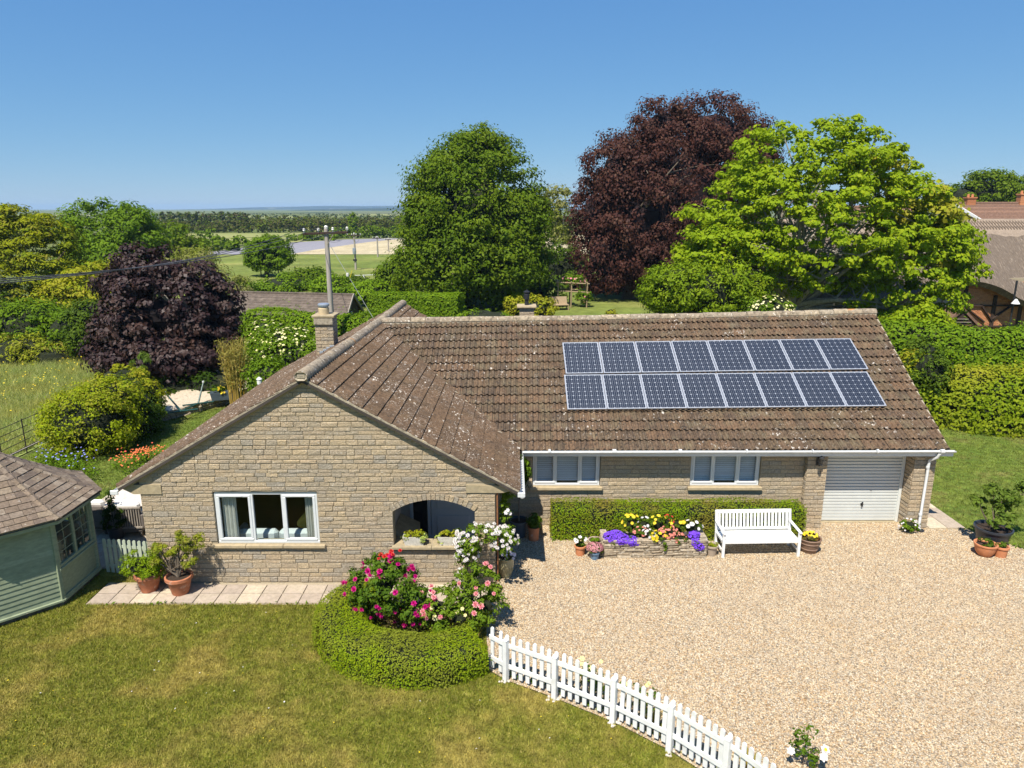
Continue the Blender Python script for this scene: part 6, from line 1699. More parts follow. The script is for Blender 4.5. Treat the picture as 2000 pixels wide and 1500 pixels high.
# trees on the left
tree('dark_oak', 'dark green tree at the far left edge of the skyline', [ell(-15, 435, 46, 36, 88), ell(-60, 470, 60, 50, 88)], grp(-20, 88), .4, 3, 7000, .36, LF['dark'], MT['bark'], 1.3, 70)
tree('field_maple', 'mid green rounded tree rising above the yellow shrubs on the left', [ell(205, 448, 78, 56, 74), ell(165, 480, 58, 56, 74), ell(262, 468, 56, 58, 73), ell(225, 505, 96, 48, 72)], grp(210, 74), .45, 3, 26000, .32, LF['mid'], MT['bark'], 1.25, 190, shell=(.66, 1))
tree('golden_cypress', 'tall gold tipped conifer at the left edge', [ell(55, 520, 72, 100, 56, .8), ell(35, 450, 46, 50, 56), ell(100, 500, 42, 80, 55), ell(10, 560, 60, 90, 54)], grp(50, 56), .35, 1, 22000, .34, leafmat('golden_cypress_spray', [(.125, .145, .02), (.175, .18, .024), (.08, .11, .016), (.22, .205, .026)], .2, .6, .2), MT['bark'], 1.0, 210, shell=(.6, 1), up=.9, aspect=.3, flat=.35, nlimb=6)
tree('golden_acer', 'bright yellow leaved shrubby tree left of the purple maple', [ell(185, 560, 66, 42, 48), ell(140, 600, 60, 50, 47), ell(215, 600, 60, 46, 47), ell(235, 530, 34, 26, 49)], grp(175, 48), .2, 1.2, 15000, .24, LF['gold'], MT['bark'], .8, 150, shell=(.6, 1))
shrub('laurel_thicket', 'mixed dark green bushes below the gold conifer', 'shrub', [ell(60, 650, 78, 60, 40), ell(150, 660, 58, 56, 39), ell(10, 690, 50, 36, 38), ell(-40, 640, 60, 70, 40)], 20000, .19, LF['mid'], core=.82, cr=.7, nclump=220, shell=(.8, 1))
shrub('conifer_bush', 'olive green feathery bush low at the left edge', 'shrub', [ell(40, 690, 70, 34, 37.2), ell(100, 700, 50, 26, 37)], 6500, .20, LF['pinecone'], core=.8, cr=.5, aspect=.3)
shrub('dark_laurel', 'dark glossy green bush between the yellow acer and the purple maple', 'shrub', [ell(178, 645, 40, 60, 37.5)], 6000, .18, LF['dark'], core=.8, cr=.5)
tree('purple_maple', 'dense purple leaved maple beyond the gravel terrace', [ell(325, 615, 126, 84, 32.9, .8), ell(245, 650, 62, 62, 32.3), ell(405, 650, 66, 66, 32.6), ell(280, 540, 54, 46, 33.2), ell(365, 548, 56, 42, 33.2), ell(330, 690, 118, 44, 32), ell(232, 560, 34, 40, 33), ell(425, 580, 40, 40, 33), ell(255, 505, 24, 26, 33.2), ell(325, 520, 30, 30, 33.2), ell(205, 690, 30, 34, 32)],
     (-15.24, 32.9, 0), .28, 1.6, 46000, .165, LF['maple'], MT['bark_pale'], .50, 470, shell=(.62, 1.07), up=.35, aspect=.75, nlimb=16, core=.42, coremat=surf('maple_crown_shade', [(.010, .007, .008)], 1, .3, 5))  # near-black core paints the shaded inside of the maple
shrub('shade_undergrowth', 'black green ivy and shrubs in the shade under the purple maple', 'shrub', [ell(345, 755, 70, 24, 30.8), ell(420, 752, 50, 24, 30.6), ell(310, 762, 40, 24, 29.8)], 7000, .15, LF['fir'], core=.85, cr=.4, aspect=.6)  # undergrowth set forward, its near-black leaves standing in for shade on the terrace
tree('grey_willow', 'tangled grey green willow behind the purple maple', [ell(420, 560, 62, 50, 52), ell(380, 510, 54, 26, 56), ell(450, 585, 46, 34, 50), ell(350, 505, 40, 18, 58)], grp(420, 52), .2, 1.2, 9500, .24, LF['willow'], MT['bark'], .8, 110, shell=(.3, 1), hang=.35, aspect=.35)
tree('hedge_ash', 'green hedge tree right of the rounded skyline tree', [ell(330, 470, 46, 34, 92), ell(365, 488, 40, 26, 92), ell(300, 490, 30, 26, 92)], grp(335, 92), .3, 2, 8000, .36, LF['hornbeam'], MT['bark'], 1.2, 80)
tree('field_hawthorn', 'lone rounded tree standing in the green pasture', [ell(522, 497, 44, 34, 86.6, .9), ell(520, 478, 30, 20, 86.6), ell(525, 512, 46, 15, 86.6), ell(545, 495, 28, 26, 86.6), ell(498, 495, 26, 26, 86.6)], (-29.7, 86.6, 0), .3, 1.2, 17000, .24, LF['mid'], MT['bark'], .55, 330, shell=(.55, 1), nlimb=12, up=.6, core=.6)
# hedgerow between garden and pasture
for k, (px, py, rx, ry, Y, lf, lab) in enumerate([
        (455, 575, 40, 30, 66, 'mid', 'hedgerow bush at the left end of the pasture hedge'), (560, 560, 60, 22, 72, 'mid', 'hedgerow bush below the lone field tree'), (610, 548, 44, 22, 74, 'hornbeam', 'taller hedgerow bush left of the utility pole'),
        (655, 562, 42, 22, 70, 'hedge', 'hedgerow bush just right of the utility pole'), (690, 558, 34, 14, 72, 'dark', 'dark clipped stretch of the pasture hedge'), (775, 540, 34, 40, 62, 'hornbeam', 'leafy bush at the foot of the hornbeam, left side'), (730, 570, 40, 18, 60, 'hedge', 'bright hedge bush in front of the white field post')]):
    shrub('hedgerow_bush', lab, 'bush', [ell(px, py, rx, ry, Y)], 4200, .28, LF[lf], group='hedgerow along the pasture', core=.8, cr=.8, nclump=60)
# clipped hedges of the back garden
p0, p1, p2 = at(560, 600, 47), at(740, 600, 47), at(898, 600, 46)
hedge('beech_hedge', 'tall clipped green hedge behind the bungalow ridge', [(p1.x - .6, 47.6), (p2.x, 46.4)], 1.5, at(800, 573, 47).z, 15000, .16, LF['hedge'], rough=.06, round_=.25)
hedge('lonicera_hedge', 'long leafy hedge behind the left chimney', [(at(480, 640, 38).x, 38.6), (at(600, 640, 38).x, 38.2), (at(760, 640, 38).x, 37.5)], 2.0, at(600, 612, 38).z, 15000, .15, LF['hedge'], rough=.14, round_=.6)
shrub('flowering_elder', 'big bush speckled with cream flower heads left of the chimney', 'shrub', [ell(545, 690, 62, 46, 30.5), ell(590, 700, 50, 44, 30), ell(520, 660, 42, 34, 33)], 12000, .13, LF['mid'], core=.8, cr=.5, nclump=150, shell=(.8, 1))
o_ = [x for x in COL.objects if x.name.startswith('flowering_elder')][0]
d = rdir(700); d = d[(d[:, 2] > -.1) & (d[:, 1] < .3)]; k = rng.integers(0, 3, len(d)); E3 = np.array([ell(545, 690, 62, 46, 30.5), ell(520, 660, 42, 34, 33), ell(575, 680, 50, 40, 30.4)])
blossom_mass(o_, E3[k, :3] + d * E3[k, 3:] * 1.04 - np.array(o_.location), d + np.array([0, 0, .6]), .065, LF['lemon'], 7, .1)
shrub('dogwood', 'green bush beside the yellow bamboo', 'shrub', [ell(520, 740, 40, 34, 27.5)], 4200, .12, LF['mid'], core=.75, cr=.35)
t = thing('bird_feeder', 'white bird feeder on a thin post by the roof edge', 'bird feeder', (*at(507, 750, 26.2).xy, 0))
zf = at(507, 745, 26.2).z
MB().tube([(0, 0, 0), (0, 0, zf)], .02, 6).build('post', MT['old_wood'], t); MB().lathe([(0, 0), (.09, 0), (.09, .18), (.11, .19), (.03, .27), (0, .28)], 10, (0, 0, zf - .1)).build('feeder', MT['white'], t)
shrub('low_clipped_hedge', 'low bright green clipped mound behind the ridge left of the rear chimney', 'hedge', [ell(945, 622, 58, 15, 37)], 3000, .12, LF['hedge'], core=.85, cr=.3)
shrub('golden_choisya', 'golden yellow shrub behind the rear chimney', 'shrub', [ell(1055, 603, 34, 24, 48), ell(1005, 600, 20, 20, 48)], 3600, .17, LF['gold'], core=.75, cr=.5)
shrub('box_ball', 'small golden clipped ball on the back lawn', 'shrub', [ell(1193, 612, 11, 9, 46)], 500, .12, LF['gold'], core=.8, cr=.2)
# back lawn furniture and rose arbour
MT['teak'] = surf('teak', [(.34, .25, .15), (.30, .22, .13)], .8, .2, 12)
q = on_ground(1092, 606)
t = thing('wooden_bench', 'pale wooden high backed seat on the back lawn', 'bench', (q.x, q.y, 0), R(12))
MB().bev((0, 0, .45), (1.5, .6, .06)).build('seat', MT['teak'], t); MB().bar((0, .3, .45), (0, .5, 1.05), 1.5, .05).build('backrest', MT['teak'], t)
for x in (-.7, .7):
    for y in (-.25, .25): MB().bev((x, y, .22), (.08, .08, .44)).build('leg', MT['teak'], t)
q = on_ground(1115, 601)
t = thing('rose_arbour', 'rustic pole arbour with climbing roses beside the copper beech', 'arbour', (q.x, q.y, 0))
xs = [-1.1, 0, 1.3]
for x in xs:
    for y in (0, 1.6): MB().tube([(x, y, 0), (x + .03, y, 2.1)], .06, 7).build('post', MT['teak'], t)
for y in (0, 1.6):
    for z in (2.05, 1.35): MB().tube([(-1.3, y, z + .05), (1.5, y, z - .08)], .05, 7).build('rail', MT['teak'], t)
for x in (-1.1, 0, 1.2): MB().tube([(x, -.2, 2.12), (x, 1.8, 2.14)], .045, 7).build('cross_pole', MT['teak'], t)
foliage(t, [(.2, 1.0, 2.2, 1.1, .9, .4), (1.1, .4, .9, .6, .6, .7), (-.9, .8, .8, .5, .5, .7)], 2600, .2, LF['mid'], .4, nc=60)
Pq, Dq = env_points([(1.1, .3, 1.0, .6, .6, .7), (.2, .9, 2.2, 1.1, .9, .4)], 60, (.95, 1.05)); blossom_mass(t, Pq, Dq, .10, LF['pink'], 6)
# hedges at the right
hedge('mixed_hedge', 'bulky yellow and green clipped hedge beside the right lawn', [(13.6, 29.0), (16.2, 27.3), (19.0, 25.6), (23.5, 23.0)], 2.7, 2.15, 30000, .13, LF['hedge_mix'], rough=.30, round_=.95)
hedge('hornbeam_hedge', 'tall dense green hedge in front of the thatched cottage', [(17.5, 37.2), (22.0, 35.4), (31.0, 31.5)], 2.2, 2.35, 22000, .17, LF['hedge'], rough=.2, round_=.6)
shrub('golden_privet', 'bright yellow green bush at the roof edge right of the bungalow', 'shrub', [ell(1782, 730, 30, 42, 27.5)], 2600, .12, LF['gold'], core=.75, cr=.35)
shrub('dark_holly', 'dark green bush between the yellow privet and the mixed hedge', 'shrub', [ell(1815, 730, 30, 44, 26.5), ell(1800, 690, 30, 26, 29)], 4500, .12, LF['dark'], core=.8, cr=.35)
tree('clipped_lime', 'broad dark green flat topped tree behind the red tiled roof', [ell(1925, 378, 72, 40, 98), ell(1880, 390, 40, 34, 97), ell(1975, 372, 36, 34, 98)], grp(1925, 98), .4, 3, 12000, .36, LF['hornbeam'], MT['bark'], 1.2, 120, shell=(.7, 1), core=.6)
# ------------------------------------------------------------------ thatched cottage and neighbours
MT['thatch'] = surf('thatch', [(.26, .20, .15), (.22, .175, .135)], 1.0, .3, 5, spots=[((.36, .29, .22), 3, .55, .15, .6), ((.13, .11, .09), 2, .60, .15, .5)], bump=(14, 1, .08), stretch=(3, .6, .6))
MT['brick'] = surf('red_brick', [(.46, .19, .085), (.54, .24, .11), (.40, .16, .075), (.56, .28, .14)], .95, .25, 12)
MT['timber'] = surf('dark_timber', [(.045, .028, .02)], .8, .3, 9)
MT['red_tile'] = surf('red_roof_tile', [(.20, .115, .078), (.17, .10, .07), (.235, .135, .09)], .95, .35, 6, spots=[((.14, .09, .07), 3, .58, .15, .5)])
ct = thing('thatched_cottage', 'brick and timber cottage with a deep thatched roof', 'cottage')
CX0, CX1, EY, RY, RZc = 17.0, 48.0, 44.0, 50.0, 7.15
def eave(x):
    """the eaves lift over the upper window like an eyebrow"""
    u = (x - 28.1) / 3.4
    return 2.05 + 1.55 * math.exp(-abs(u) ** 3.2)
nx, ny = 62, 8; V = []; F = []
for i in range(nx + 1):
    x = CX0 + (CX1 - CX0) * i / nx
    for j in range(ny + 1):
        k = j / ny; e = eave(x); V.append((x, EY + (RY - EY) * k + (e - 2.05) * .35 * (1 - k), e + (RZc - e) * (k ** .93) + random.uniform(-.03, .03)))
    e = eave(x); V.append((x, EY + .35 + (e - 2.05) * .35, e - .32))
m_ = ny + 2
for i in range(nx):
    for j in range(ny): a = i * m_ + j; F.append((a, a + m_, a + m_ + 1, a + 1))
    a = i * m_; F.append((a + ny + 1, a + m_ + ny + 1, a + m_, a))
tm = MB().add(V, F)
tm.add([(CX0, RY, RZc), (CX1, RY, RZc), (CX1, 56, 2.1), (CX0, 56, 2.1)], [(0, 1, 2, 3)])
roof_c = tm.build('thatched_roof', MT['thatch'], ct, True)
rm = MB(); rm.prism([(RY - 1.25, RZc - 1.02), (RY - .9, RZc - .62), (RY, RZc + .16), (RY + .9, RZc - .62), (RY + 1.2, RZc - 1.0), (RY, RZc - .2)], CX0 - .1, CX1, axis='X')
rd = rm.build('thatch_ridge', surf('ridge_thatch', [(.40, .31, .235)], 1, .25, 8, bump=(16, 1, .05)), ct)
lig = MB()
for i in range(150):
    x = CX0 + i * .2
    for s_ in (-1, 1): lig.bar((x, RY - .16, RZc + .06), (x + .2, RY - .84, RZc - .50), .03, .03) if s_ > 0 else lig.bar((x + .2, RY - .16, RZc + .06), (x, RY - .84, RZc - .50), .03, .03)
lig.build('ligger', surf('hazel_rod', [(.20, .15, .11)], .9, .2, 9), rd)['kind'] = 'stuff'
wall_c = MB().box(((CX0 + CX1) / 2 + .3, 45.6, 1.85), (CX1 - CX0 - 1, .3, 3.7)).build('cottage_wall', MT['mortar'], ct)
# brick courses: close ones as pieces
bm = MB(); r = random.Random(4); cnt = 0
br_me = MB().bev((0, 0, 0), (1, 1, 1), .06, t=0).mesh('brick', MT['brick'])
for i in range(44):
    z = .05 + i * .078; x = 26.6 + (i % 2) * .11
    while x < 33.6:
        if z < 1.4: bm.box((x + .105, 45.44, z + .034), (.20, .03, .064), t=r.random())
        else: bm.box((x + .105, 45.44, z + .034), (.20, .03, .064), t=r.random())
        x += .22
bm.build('brickwork', MT['brick'], wall_c)['kind'] = 'stuff'
fl = MB(); r = random.Random(5)
for i in range(16):
    z = .1 + i * .16; x = 18.2 + r.uniform(0, .1)
    while x < 21.6: w = r.uniform(.14, .3); fl.bev((x + w / 2, 45.44, z + .07), (w - .02, .04, .14), .02, t=r.random()); x += w
fl.build('flintwork', surf('flint', [(.60, .54, .44), (.50, .46, .40), (.66, .60, .50)], .9, .3, 14), wall_c)['kind'] = 'stuff'
for a, b in (((28.95, 0), (28.95, 3.3)), ((30.9, 0), (30.9, 2.6)), ((32.6, 0), (32.6, 2.4)), ((29.0, 1.95), (32.9, 1.95)), ((26.5, .62), (33.4, .62)), ((29.05, 1.85), (30.4, .9)), ((30.85, 1.1), (32.3, 2.2)), ((30.85, 1.0), (30.1, 1.9))):
    MB().bar((a[0], 45.40, a[1]), (b[0], 45.40, b[1]), .24, .08).build('timber', MT['timber'], wall_c)
wn_ = MB()
for x in (26.9, 27.55, 28.2): wn_.bev((x, 45.38, 2.45), (.09, .1, 1.1))
for z in (1.9, 3.0): wn_.bev((27.55, 45.38, z), (1.4, .1, .09))
w_ = wn_.build('window', MT['old_wood'], ct)
for x in (27.22, 27.88): MB().box((x, 45.40, 2.45), (.56, .02, 1.0)).build('pane', surf('old_glass', [(.16, .19, .20)], .1, .1, 3, spec=.6), w_)
po = MB()
q = 28.05
po.prism([(q - 1.05, 1.1), (q, 2.0), (q + 1.15, .95), (q + 1.05, .85), (q, 1.82), (q - .95, .98)], 43.9, 45.3)
pr = po.build('porch_roof', MT['red_tile'], ct)
MB().prism([(q - .9, .95), (q, 1.8), (q + .95, .9)], 44.0, 44.1).build('porch_gable', MT['timber'], ct)
for x in (q - .8, q + .85): MB().bev((x, 44.1, .5), (.14, .14, 1.0)).build('porch_post', MT['timber'], ct)
for z, w in ((1.1, 1.2), (1.3, .8)): MB().bar((q - w / 2, 43.97, z), (q + w / 2, 43.97, z), .06, .03).build('batten', MT['old_wood'], ct)
pl = at(1984, 590, 43.6)
t = thing('cottage_lamp', 'white shaded lamp on a black bracket below the thatch', 'lamp', (pl.x, 43.6, 0))
MB().tube([(0, .2, .2), (0, .2, pl.z + 1.3)], .06, 8).build('post', MT['black'], t); MB().lathe([(0, .3), (.06, .28), (.24, .0), (0, .02)], 12, (0, 0, pl.z - .1)).build('lamp_shade', MT['white'], t)
def tiled_house(name, label, x0, x1, Y, ze, zr, dY, chim, skew=0.0):
    t = thing(name, label, 'house')
    MB().box(((x0 + x1 + skew) / 2, Y + dY, ze / 2), (x1 - x0 - .4 - skew, dY * 1.9, ze)).build('wall', MT['brick'], t)
    b = MB(); n = 22
    for i in range(n):
        k0, k1 = i / n, (i + 1) / n
        for s_ in (-1, 1):
            ya, yb = Y + dY + s_ * dY * (1 - k0), Y + dY + s_ * dY * (1 - k1); za, zb = ze + (zr - ze) * k0, ze + (zr - ze) * k1
            xa_, xb_ = x0 + skew * (1 - k0), x0 + skew * (1 - k1)
            q = [(xa_, ya, za + .05), (x1, ya, za + .05), (x1, yb, zb), (xb_, yb, zb), (xa_, ya, za - .05), (x1, ya, za - .05)]
            b.add(q, [(0, 1, 2, 3), (4, 5, 1, 0)] if s_ < 0 else [(3, 2, 1, 0), (0, 1, 5, 4)], random.random())
    b.add([(x0 + .1 + skew, Y, ze), (x0 + .1, Y + dY, zr - .05), (x0 + .1 + skew, Y + 2 * dY, ze)], [(0, 2, 1)]); b.add([(x1 - .1, Y, ze), (x1 - .1, Y + dY, zr - .05), (x1 - .1, Y + 2 * dY, ze)], [(0, 1, 2)])
    rf = b.build('roof', MT['red_tile'], t)
    MB().tube([(x0, Y + dY, zr), (x1, Y + dY, zr)], .14, 8).build('ridge', MT['red_tile'], rf)
    MB().bar((x0 - .02 + skew, Y - .1, ze), (x0 - .02, Y + dY, zr), .10, .28).build('bargeboard', MT['white'], rf)
    for cx, ch in chim:
        c_ = MB(); c_.box((cx, Y + dY, zr + ch / 2 - .3), (.9, .7, ch + .6)); c_.bev((cx, Y + dY, zr + ch), (1.05, .85, .14))
        for i in range(5): c_.box((cx, Y + dY, zr + .1 + i * ch / 5), (.92, .72, .03), t=.9)
        cm = c_.build('chimney', MT['brick'], rf)
        for dx in (-.22, .22): MB().lathe([(.13, 0), (.11, .32), (.08, .32), (.08, 0)], 10, (cx + dx, Y + dY, zr + ch + .06)).build('chimney_pot', MT['terra_orange'], cm)
    return t
z1 = at(1900, 397, 78).z; z0 = at(1900, 432, 74).z
tiled_house('tiled_house', 'house with an orange red tiled roof beyond the thatch', at(1872, 400, 76).x, at(2100, 400, 76).x, 72, z0 - 1.2, z1, 5.0, [(at(1893, 400, 77).x, .55), (at(1996, 400, 77).x, .9)], 2.4)
z1 = at(1650, 404, 70).z
tiled_house('brick_house', 'brick house with tall chimneys glimpsed behind the catalpa', at(1585, 400, 70).x, at(1800, 400, 70).x, 66, z1 - 3.6, z1, 4.6, [(at(1613, 400, 70).x, 1.0), (at(1745, 400, 70).x, .8)])
# thatched outbuilding left of the ridge
q0, q1 = at(452, 570, 46), at(690, 574, 44.5)
ob = thing('outbuilding', 'long low outbuilding with a mossy brown roof behind the chimney', 'outbuilding')
MT['oldroof'] = surf('mossy_roof', [(.125, .097, .076), (.14, .11, .085), (.115, .092, .072)], 1, .4, 4, spots=[((.26, .21, .16), 2.5, .55, .15, .6), ((.09, .075, .06), 5, .6, .1, .6)], bump=(14, 1, .05))
zr = q0.z; ze = zr - 1.55
b = MB(); n = 12
for i in range(n):
    k0, k1 = i / n, (i + 1) / n
    a0 = [(q0.x, 46 - 3.0 * (1 - k0), ze + (zr - ze) * k0 + .02), (q1.x, 44.5 - 3.0 * (1 - k0), ze + (zr - ze) * k0 + .02), (q1.x, 44.5 - 3.0 * (1 - k1), ze + (zr - ze) * k1), (q0.x, 46 - 3.0 * (1 - k1), ze + (zr - ze) * k1)]
    a0 += [(a0[0][0], a0[0][1], a0[0][2] - .07), (a0[1][0], a0[1][1], a0[1][2] - .07)]
    b.add(a0, [(0, 1, 2, 3), (4, 5, 1, 0)], random.random())
b.add([(q0.x, 46, zr), (q1.x, 44.5, zr), (q1.x, 47.5, ze), (q0.x, 49, ze)], [(0, 1, 2, 3)])
rf = b.build('roof', MT['oldroof'], ob)
MB().bar((q0.x, 46, zr), (q1.x, 44.5, zr), .25, .12).build('ridge', MT['oldroof'], rf)
w = MB(); w.box(((q0.x + q1.x) / 2, 44.5 - 1.2, ze / 2), (q1.x - q0.x - .4, 1.0, ze)); w.add([(q1.x - .1, 41.7, 0), (q1.x - .1, 47.3, 0), (q1.x - .1, 47.3, ze), (q1.x - .1, 44.5, zr - .06), (q1.x - .1, 41.7, ze)], [(0, 1, 2, 3, 4)])
wl_ = w.build('wall', MT['timber'], ob)
MB().box((q1.x - .07, 44.0, ze + .35), (.04, .35, .4)).build('window', MT['white'], ob)
MB().bar((q1.x + .02, 41.45, ze - .02), (q1.x + .02, 44.5, zr), .06, .16).bar((q1.x + .02, 47.5, ze - .02), (q1.x + .02, 44.5, zr), .06, .16).build('bargeboard', MT['old_wood'], rf)['kind'] = 'stuff'
# ------------------------------------------------------------------ poles and wires
MT['pole'] = surf('grey_pole', [(.36, .32, .27), (.33, .29, .25)], .95, .3, 6, spots=[((.17, .145, .12), 4, .6, .1, .5)], stretch=(1, 1, .12))
MT['insul'] = surf('insulator', [(.62, .60, .55)], .4, .1, 5, spec=.5)
def utility_pole(label, base, top, arm, tilt=0, tr=False, sc=1.0):
    t = thing('utility_pole', label, 'utility pole', (base[0], base[1], 0), 0, 'wooden poles carrying the power line')
    MB().tube([(0, 0, 0), (0, 0, top * .5), (0, 0, top)], [.15 * sc, .13 * sc, .105 * sc], 10).build('pole', MT['pole'], t, True)
    if arm:
        MB().bar((-arm, -.12, top - .20 - tilt), (arm, -.12, top - .20 + tilt), .10, .12).build('crossarm', MT['timber'], t)
        MB().bar((.06, -.14, top - .75), (.38, -.14, top - .24), .05, .03).build('brace', MT['old_wood'], t)
        for x in (-arm * .95, -arm * .32, arm * .32, arm * .95):
            MB().lathe([(0, 0), (.03, 0), (.03, .07), (.075, .09), (.05, .13), (.07, .16), (.03, .21), (0, .21)], 10, (x, -.12, top - .14 + tilt * x / arm)).build('insulator', MT['insul'], t, True)
        for x in (-arm * .3, arm * .55): MB().tube([(x, -.12, top - .14), (x + .03, -.12, top + .38)], [.02, .012], 6).lathe([(0, 0), (.05, .03), (.05, .12), (0, .15)], 8, (x + .1, -.12, top + .25)).build('fuse', MT['black'], t)['kind'] = 'stuff'
        MB().lathe([(0, 0), (.09, 0), (.10, .10), (.06, .16), (0, .17)], 10, (0, 0, top)).build('pole_cap', MT['insul'], t)
    if tr:
        MB().lathe([(0, 0), (.22, 0), (.25, .4), (.22, .8), (0, .82)], 12, (0, -.32, top - 2.6)).build('transformer', MT['lead'], t)
        MB().bev((0, -.2, top - 3.4), (.5, .06, .28)).build('warning_plate', MT['black'], t)
    return t
PB = (at(640, 500, 36).x, 36); PT = at(632, 447, 36).z
utility_pole('tall grey wooden power pole directly behind the left chimney', PB, PT, 1.12, .04)
P2 = on_ground(695, 527); P2t = at(690, 457, P2.y).z
utility_pole('power pole with a transformer standing in the pasture', (P2.x, P2.y), P2t, .9, 0, True)
P3 = on_ground(738, 502); P3t = at(738, 463, P3.y).z
utility_pole('slim power pole at the edge of the pale wheat field', (P3.x, P3.y), P3t, .7)
P4 = on_ground(759, 492); utility_pole('farthest thin power pole out in the wheat field', (P4.x, P4.y), at(759, 466, P4.y).z, .6)
MT['wire'] = surf('wire', [(.09, .09, .095)], .6, .1, 5)
def wire(name, label, a, b, sag, r_=.012, n=14):
    a, b = Vector(a), Vector(b)
    pts = [a.lerp(b, i / n) - Vector((0, 0, sag * 4 * (i / n) * (1 - i / n))) for i in range(n + 1)]
    tag(MB().tube(pts, r_, 5).build(name, MT['wire']), label, 'wire', 'overhead power wires')
for k, (dx, dz, pos) in enumerate(((-1.06, 0, 'outermost'), (-.36, .02, 'middle'), (1.06, .03, 'innermost'))):
    wire('overhead_wire', '%s overhead wire running from the tall pole to the left edge' % pos, (PB[0] + dx, 35.88, PT + .06), tuple(at(-90, 561 - k * 5, 13.0)), .38, .012)
for k, (dx, pos) in enumerate(((-1.06, 'left'), (1.06, 'right'))):
    wire('overhead_wire', '%s wire strung from the tall pole across the pasture to the transformer pole' % pos, (PB[0] + dx, 35.9, PT + .06), (P2.x + dx * .8, P2.y - .1, P2t + .05), .9, .012)
g0, g1 = Vector((PB[0] + .1, 36, PT - .7)), at(740, 640, 37)
tag(MB().tube([g0, g1], .013, 6).build('guy_wire', surf('galvanised_wire', [(.55, .55, .53)], .5, .1, 5)), 'pale stay wire slanting down from the tall pole', 'wire')
t = thing('stay_insulator', 'white insulator with a yellow tag halfway down the stay wire', 'insulator', g0.lerp(g1, .36))
MB().lathe([(0, 0), (.07, .02), (.08, .1), (.07, .18), (0, .2)], 10, (0, 0, -.1)).build('body', MT['insul'], t, True); MB().bar((.12, 0, -.15), (.24, 0, .22), .03, .03).build('marker', surf('yellow_plastic', [(.55, .45, .04)], .5, .1, 5), t)
q = on_ground(712, 566); t = thing('field_post', 'white painted post in the pasture hedge gap', 'post', (q.x, q.y, 0)); MB().tube([(0, 0, 0), (.02, 0, 1.5)], .09, 8).build('post', MT['white'], t); MB().bar((-.9, 0, 1.45), (1.4, .2, 1.5), .05).build('rail', MT['white'], t)
for k, px in enumerate((510, 544, 577)):
    q = on_ground(px, 538 - k); tag(MB().tube([(q.x, q.y, 0), (q.x, q.y, 1.0)], .07, 7).build('fence_post', MT['bark']), ['dark fence post at the left of the lone field tree', 'dark fence post just right of the lone field tree', 'dark fence post farthest right of the lone field tree'][k], 'post', 'posts by the lone tree')
# ------------------------------------------------------------------ woods and hedgerows far off
def wood(label, rows, mat, lsize, per, name='woodland'):
    """rows: (px0, px1, base py, top py, jitter, crown half-width px, count)"""
    PP = []; NN = []
    for x0, x1, yb, yt, jit, hw, cnt in rows:
        for i in range(cnt):
            px = x0 + (x1 - x0) * (i + random.uniform(.1, .9)) / cnt; yb_ = yb + random.uniform(-1, 1); g = on_ground(px, yb_)
            top = at(px, yt + random.uniform(-jit, jit), g.y).z; k = g.y / FPX; hw_ = hw * k * random.uniform(.7, 1.4)
            P, Nm, C = crown_points([(g.x, g.y, top * .5, hw_, hw_, top * .52)], 10, per, hw_ * .42, (.55, 1), up=.5, zmin=-1)
            PP.append(P); NN.append(Nm)
    return tag(leaves(name, np.concatenate(PP), np.concatenate(NN), lsize, mat, None, .7), label, kind='stuff')
wood('tall dark plantation on the skyline left of centre', [(318, 488, 447, 416, 1.5, 8, 30), (325, 480, 441, 412.5, 1.5, 7, 26)], leafmat('plantation_leaf', [(.035, .055, .025), (.05, .065, .028), (.07, .06, .035)], .15, .8, .1), 1.0, 90)
wood('brownish woodland belt across the valley', [(300, 800, 454, 430, 4, 10, 90), (480, 820, 446, 423, 4, 9, 70), (500, 800, 450, 427, 4, 9, 60), (300, 480, 452, 438, 3, 9, 20), (800, 1000, 450, 428, 4, 9, 18)], LF['far'], .75, 80)
wood('hedgerow trees along the far side of the ploughed field', [(385, 470, 490, 470, 4, 8, 15), (395, 480, 480, 462, 3, 8, 12), (560, 660, 470, 455, 3, 7, 16), (655, 800, 464, 443, 4, 9, 36), (480, 560, 477, 468, 2, 6, 12), (385, 425, 470, 448, 4, 7, 6)], LF['far_green'], .55, 80)
wood('thin dark hedges and copses on the far plain', [(-200, 1300, 424.5, 420.5, 1, 5, 120), (300, 1100, 420, 417.2, .7, 6, 60), (200, 900, 429, 422, 2, 7, 40)], leafmat('far_copse_leaf', [(.03, .045, .022), (.045, .055, .026)], .15, .8, .1), 1.3, 40)
wood('left skyline woods beyond the garden', [(-300, 330, 430, 417, 3, 9, 60)], LF['far'], .9, 60)
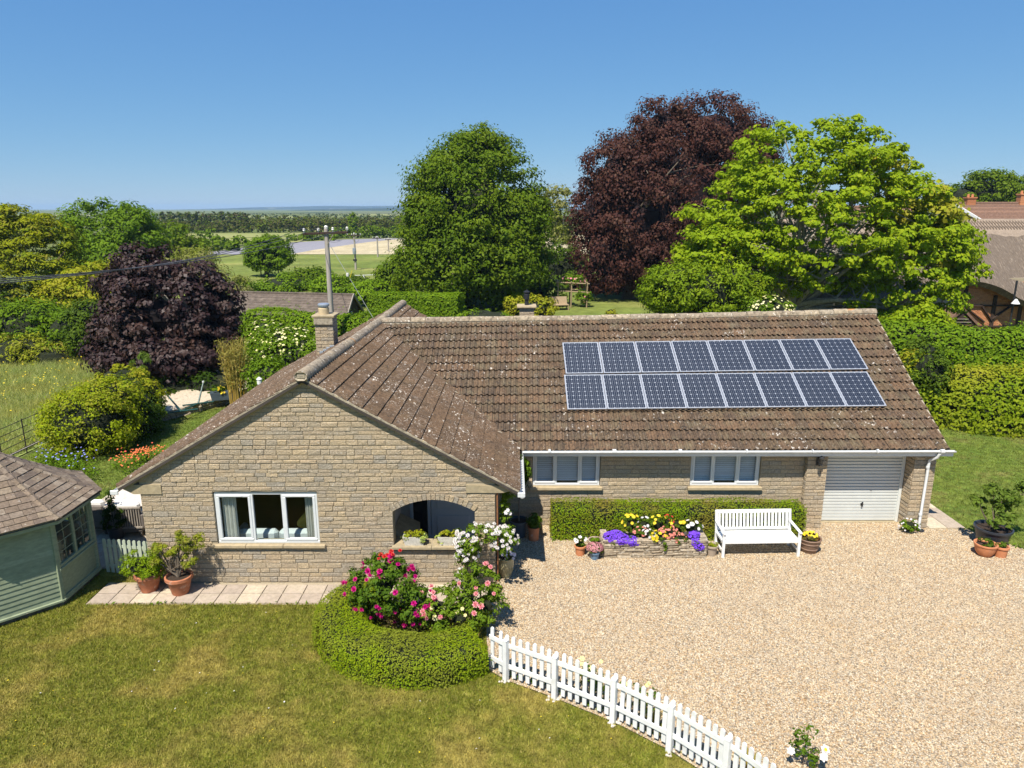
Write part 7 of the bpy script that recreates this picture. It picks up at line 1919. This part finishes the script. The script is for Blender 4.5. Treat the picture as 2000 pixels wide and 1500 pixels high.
for px, yb, yt, hw, lab in ((738, 464, 440, 13, 'bright green rounded tree beyond the wheat field'), (690, 460, 417, 11, 'dark tree standing above the woodland belt'), (655, 466, 449, 9, 'dusky rounded tree at the end of the ploughed field'), (604, 470, 452, 9, 'dark small tree left of the power pole top')):
    g = on_ground(px, yb); tp_ = at(px, yt, g.y).z; k = g.y / FPX
    tree('field_tree', lab, [(g.x, g.y, tp_ * .56, hw * k, hw * k, tp_ * .46)], (g.x, g.y, 0), .3, tp_ * .3, 1500, .5, LF['far_green'], MT['bark'], hw * k * .35, 40, group='trees across the valley', nlimb=6)

# ------------------------------------------------------------------ small litter on the lawn and weeds
reseed('litter')
P = np.column_stack([rng.uniform(-9, 3, 420), rng.uniform(8, 13.2, 420), np.full(420, .03)]); P = P[inside(P, front_lawn)]
blossom_mass(None, P[:34], np.array([0, 0, 1.0]) + rdir(34) * .4, .014, LF['white'], 5, .2, 1, 'fallen_petals')['label'] = 'pale fallen petals scattered on the front lawn'
blossom_mass(None, P[70:150], np.array([0, 0, 1.0]) + rdir(80) * .3, .013, LF['yellow'], 6, .2, 1, 'lawn_flowers')['label'] = 'tiny yellow flowers in the front lawn'
WP = []
for i in range(260):
    k = random.uniform(0, len(FENCE) - 1.01); j = int(k); f = k - j
    WP.append((FENCE[j][0] + (FENCE[j + 1][0] - FENCE[j][0]) * f + abs(random.gauss(0, .10)) + .05, FENCE[j][1] + (FENCE[j + 1][1] - FENCE[j][1]) * f + abs(random.gauss(0, .12)) + .06, random.uniform(.01, .10)))
for i in range(120): WP.append((random.uniform(11.6, 13.0), 0, random.uniform(.01, .08))); WP[-1] = (WP[-1][0], 16.9 - (WP[-1][0] - 11.6) * 1.55 + random.gauss(0, .1), WP[-1][2])
for i in range(90): WP.append((random.uniform(-8.6, -.6), 13.24 + random.gauss(0, .03), random.uniform(.0, .06)))
WP = np.array(WP); leaves('weeds', WP, np.array([0, 0, 1.0]) + rdir(len(WP)) * .8, .075, LF['mid'], None, .4, kind='stuff')['label'] = 'small weeds along the fence foot, paving edge and drive edge'
# ------------------------------------------------------------------ the air
mb = MB().box((0, 0, 16.0), (12400, 12400, 36.0))
m, nt, out = new_mat('haze_air')
pv = nd(nt, 'ShaderNodeVolumePrincipled', {'Color': (0.48, 0.72, 1.0, 1), 'Density': 0.00015, 'Anisotropy': 0.0})
nt.links.new(pv.outputs[0], out.inputs['Volume'])
hz = mb.build('haze', m)
hz['kind'] = 'stuff'
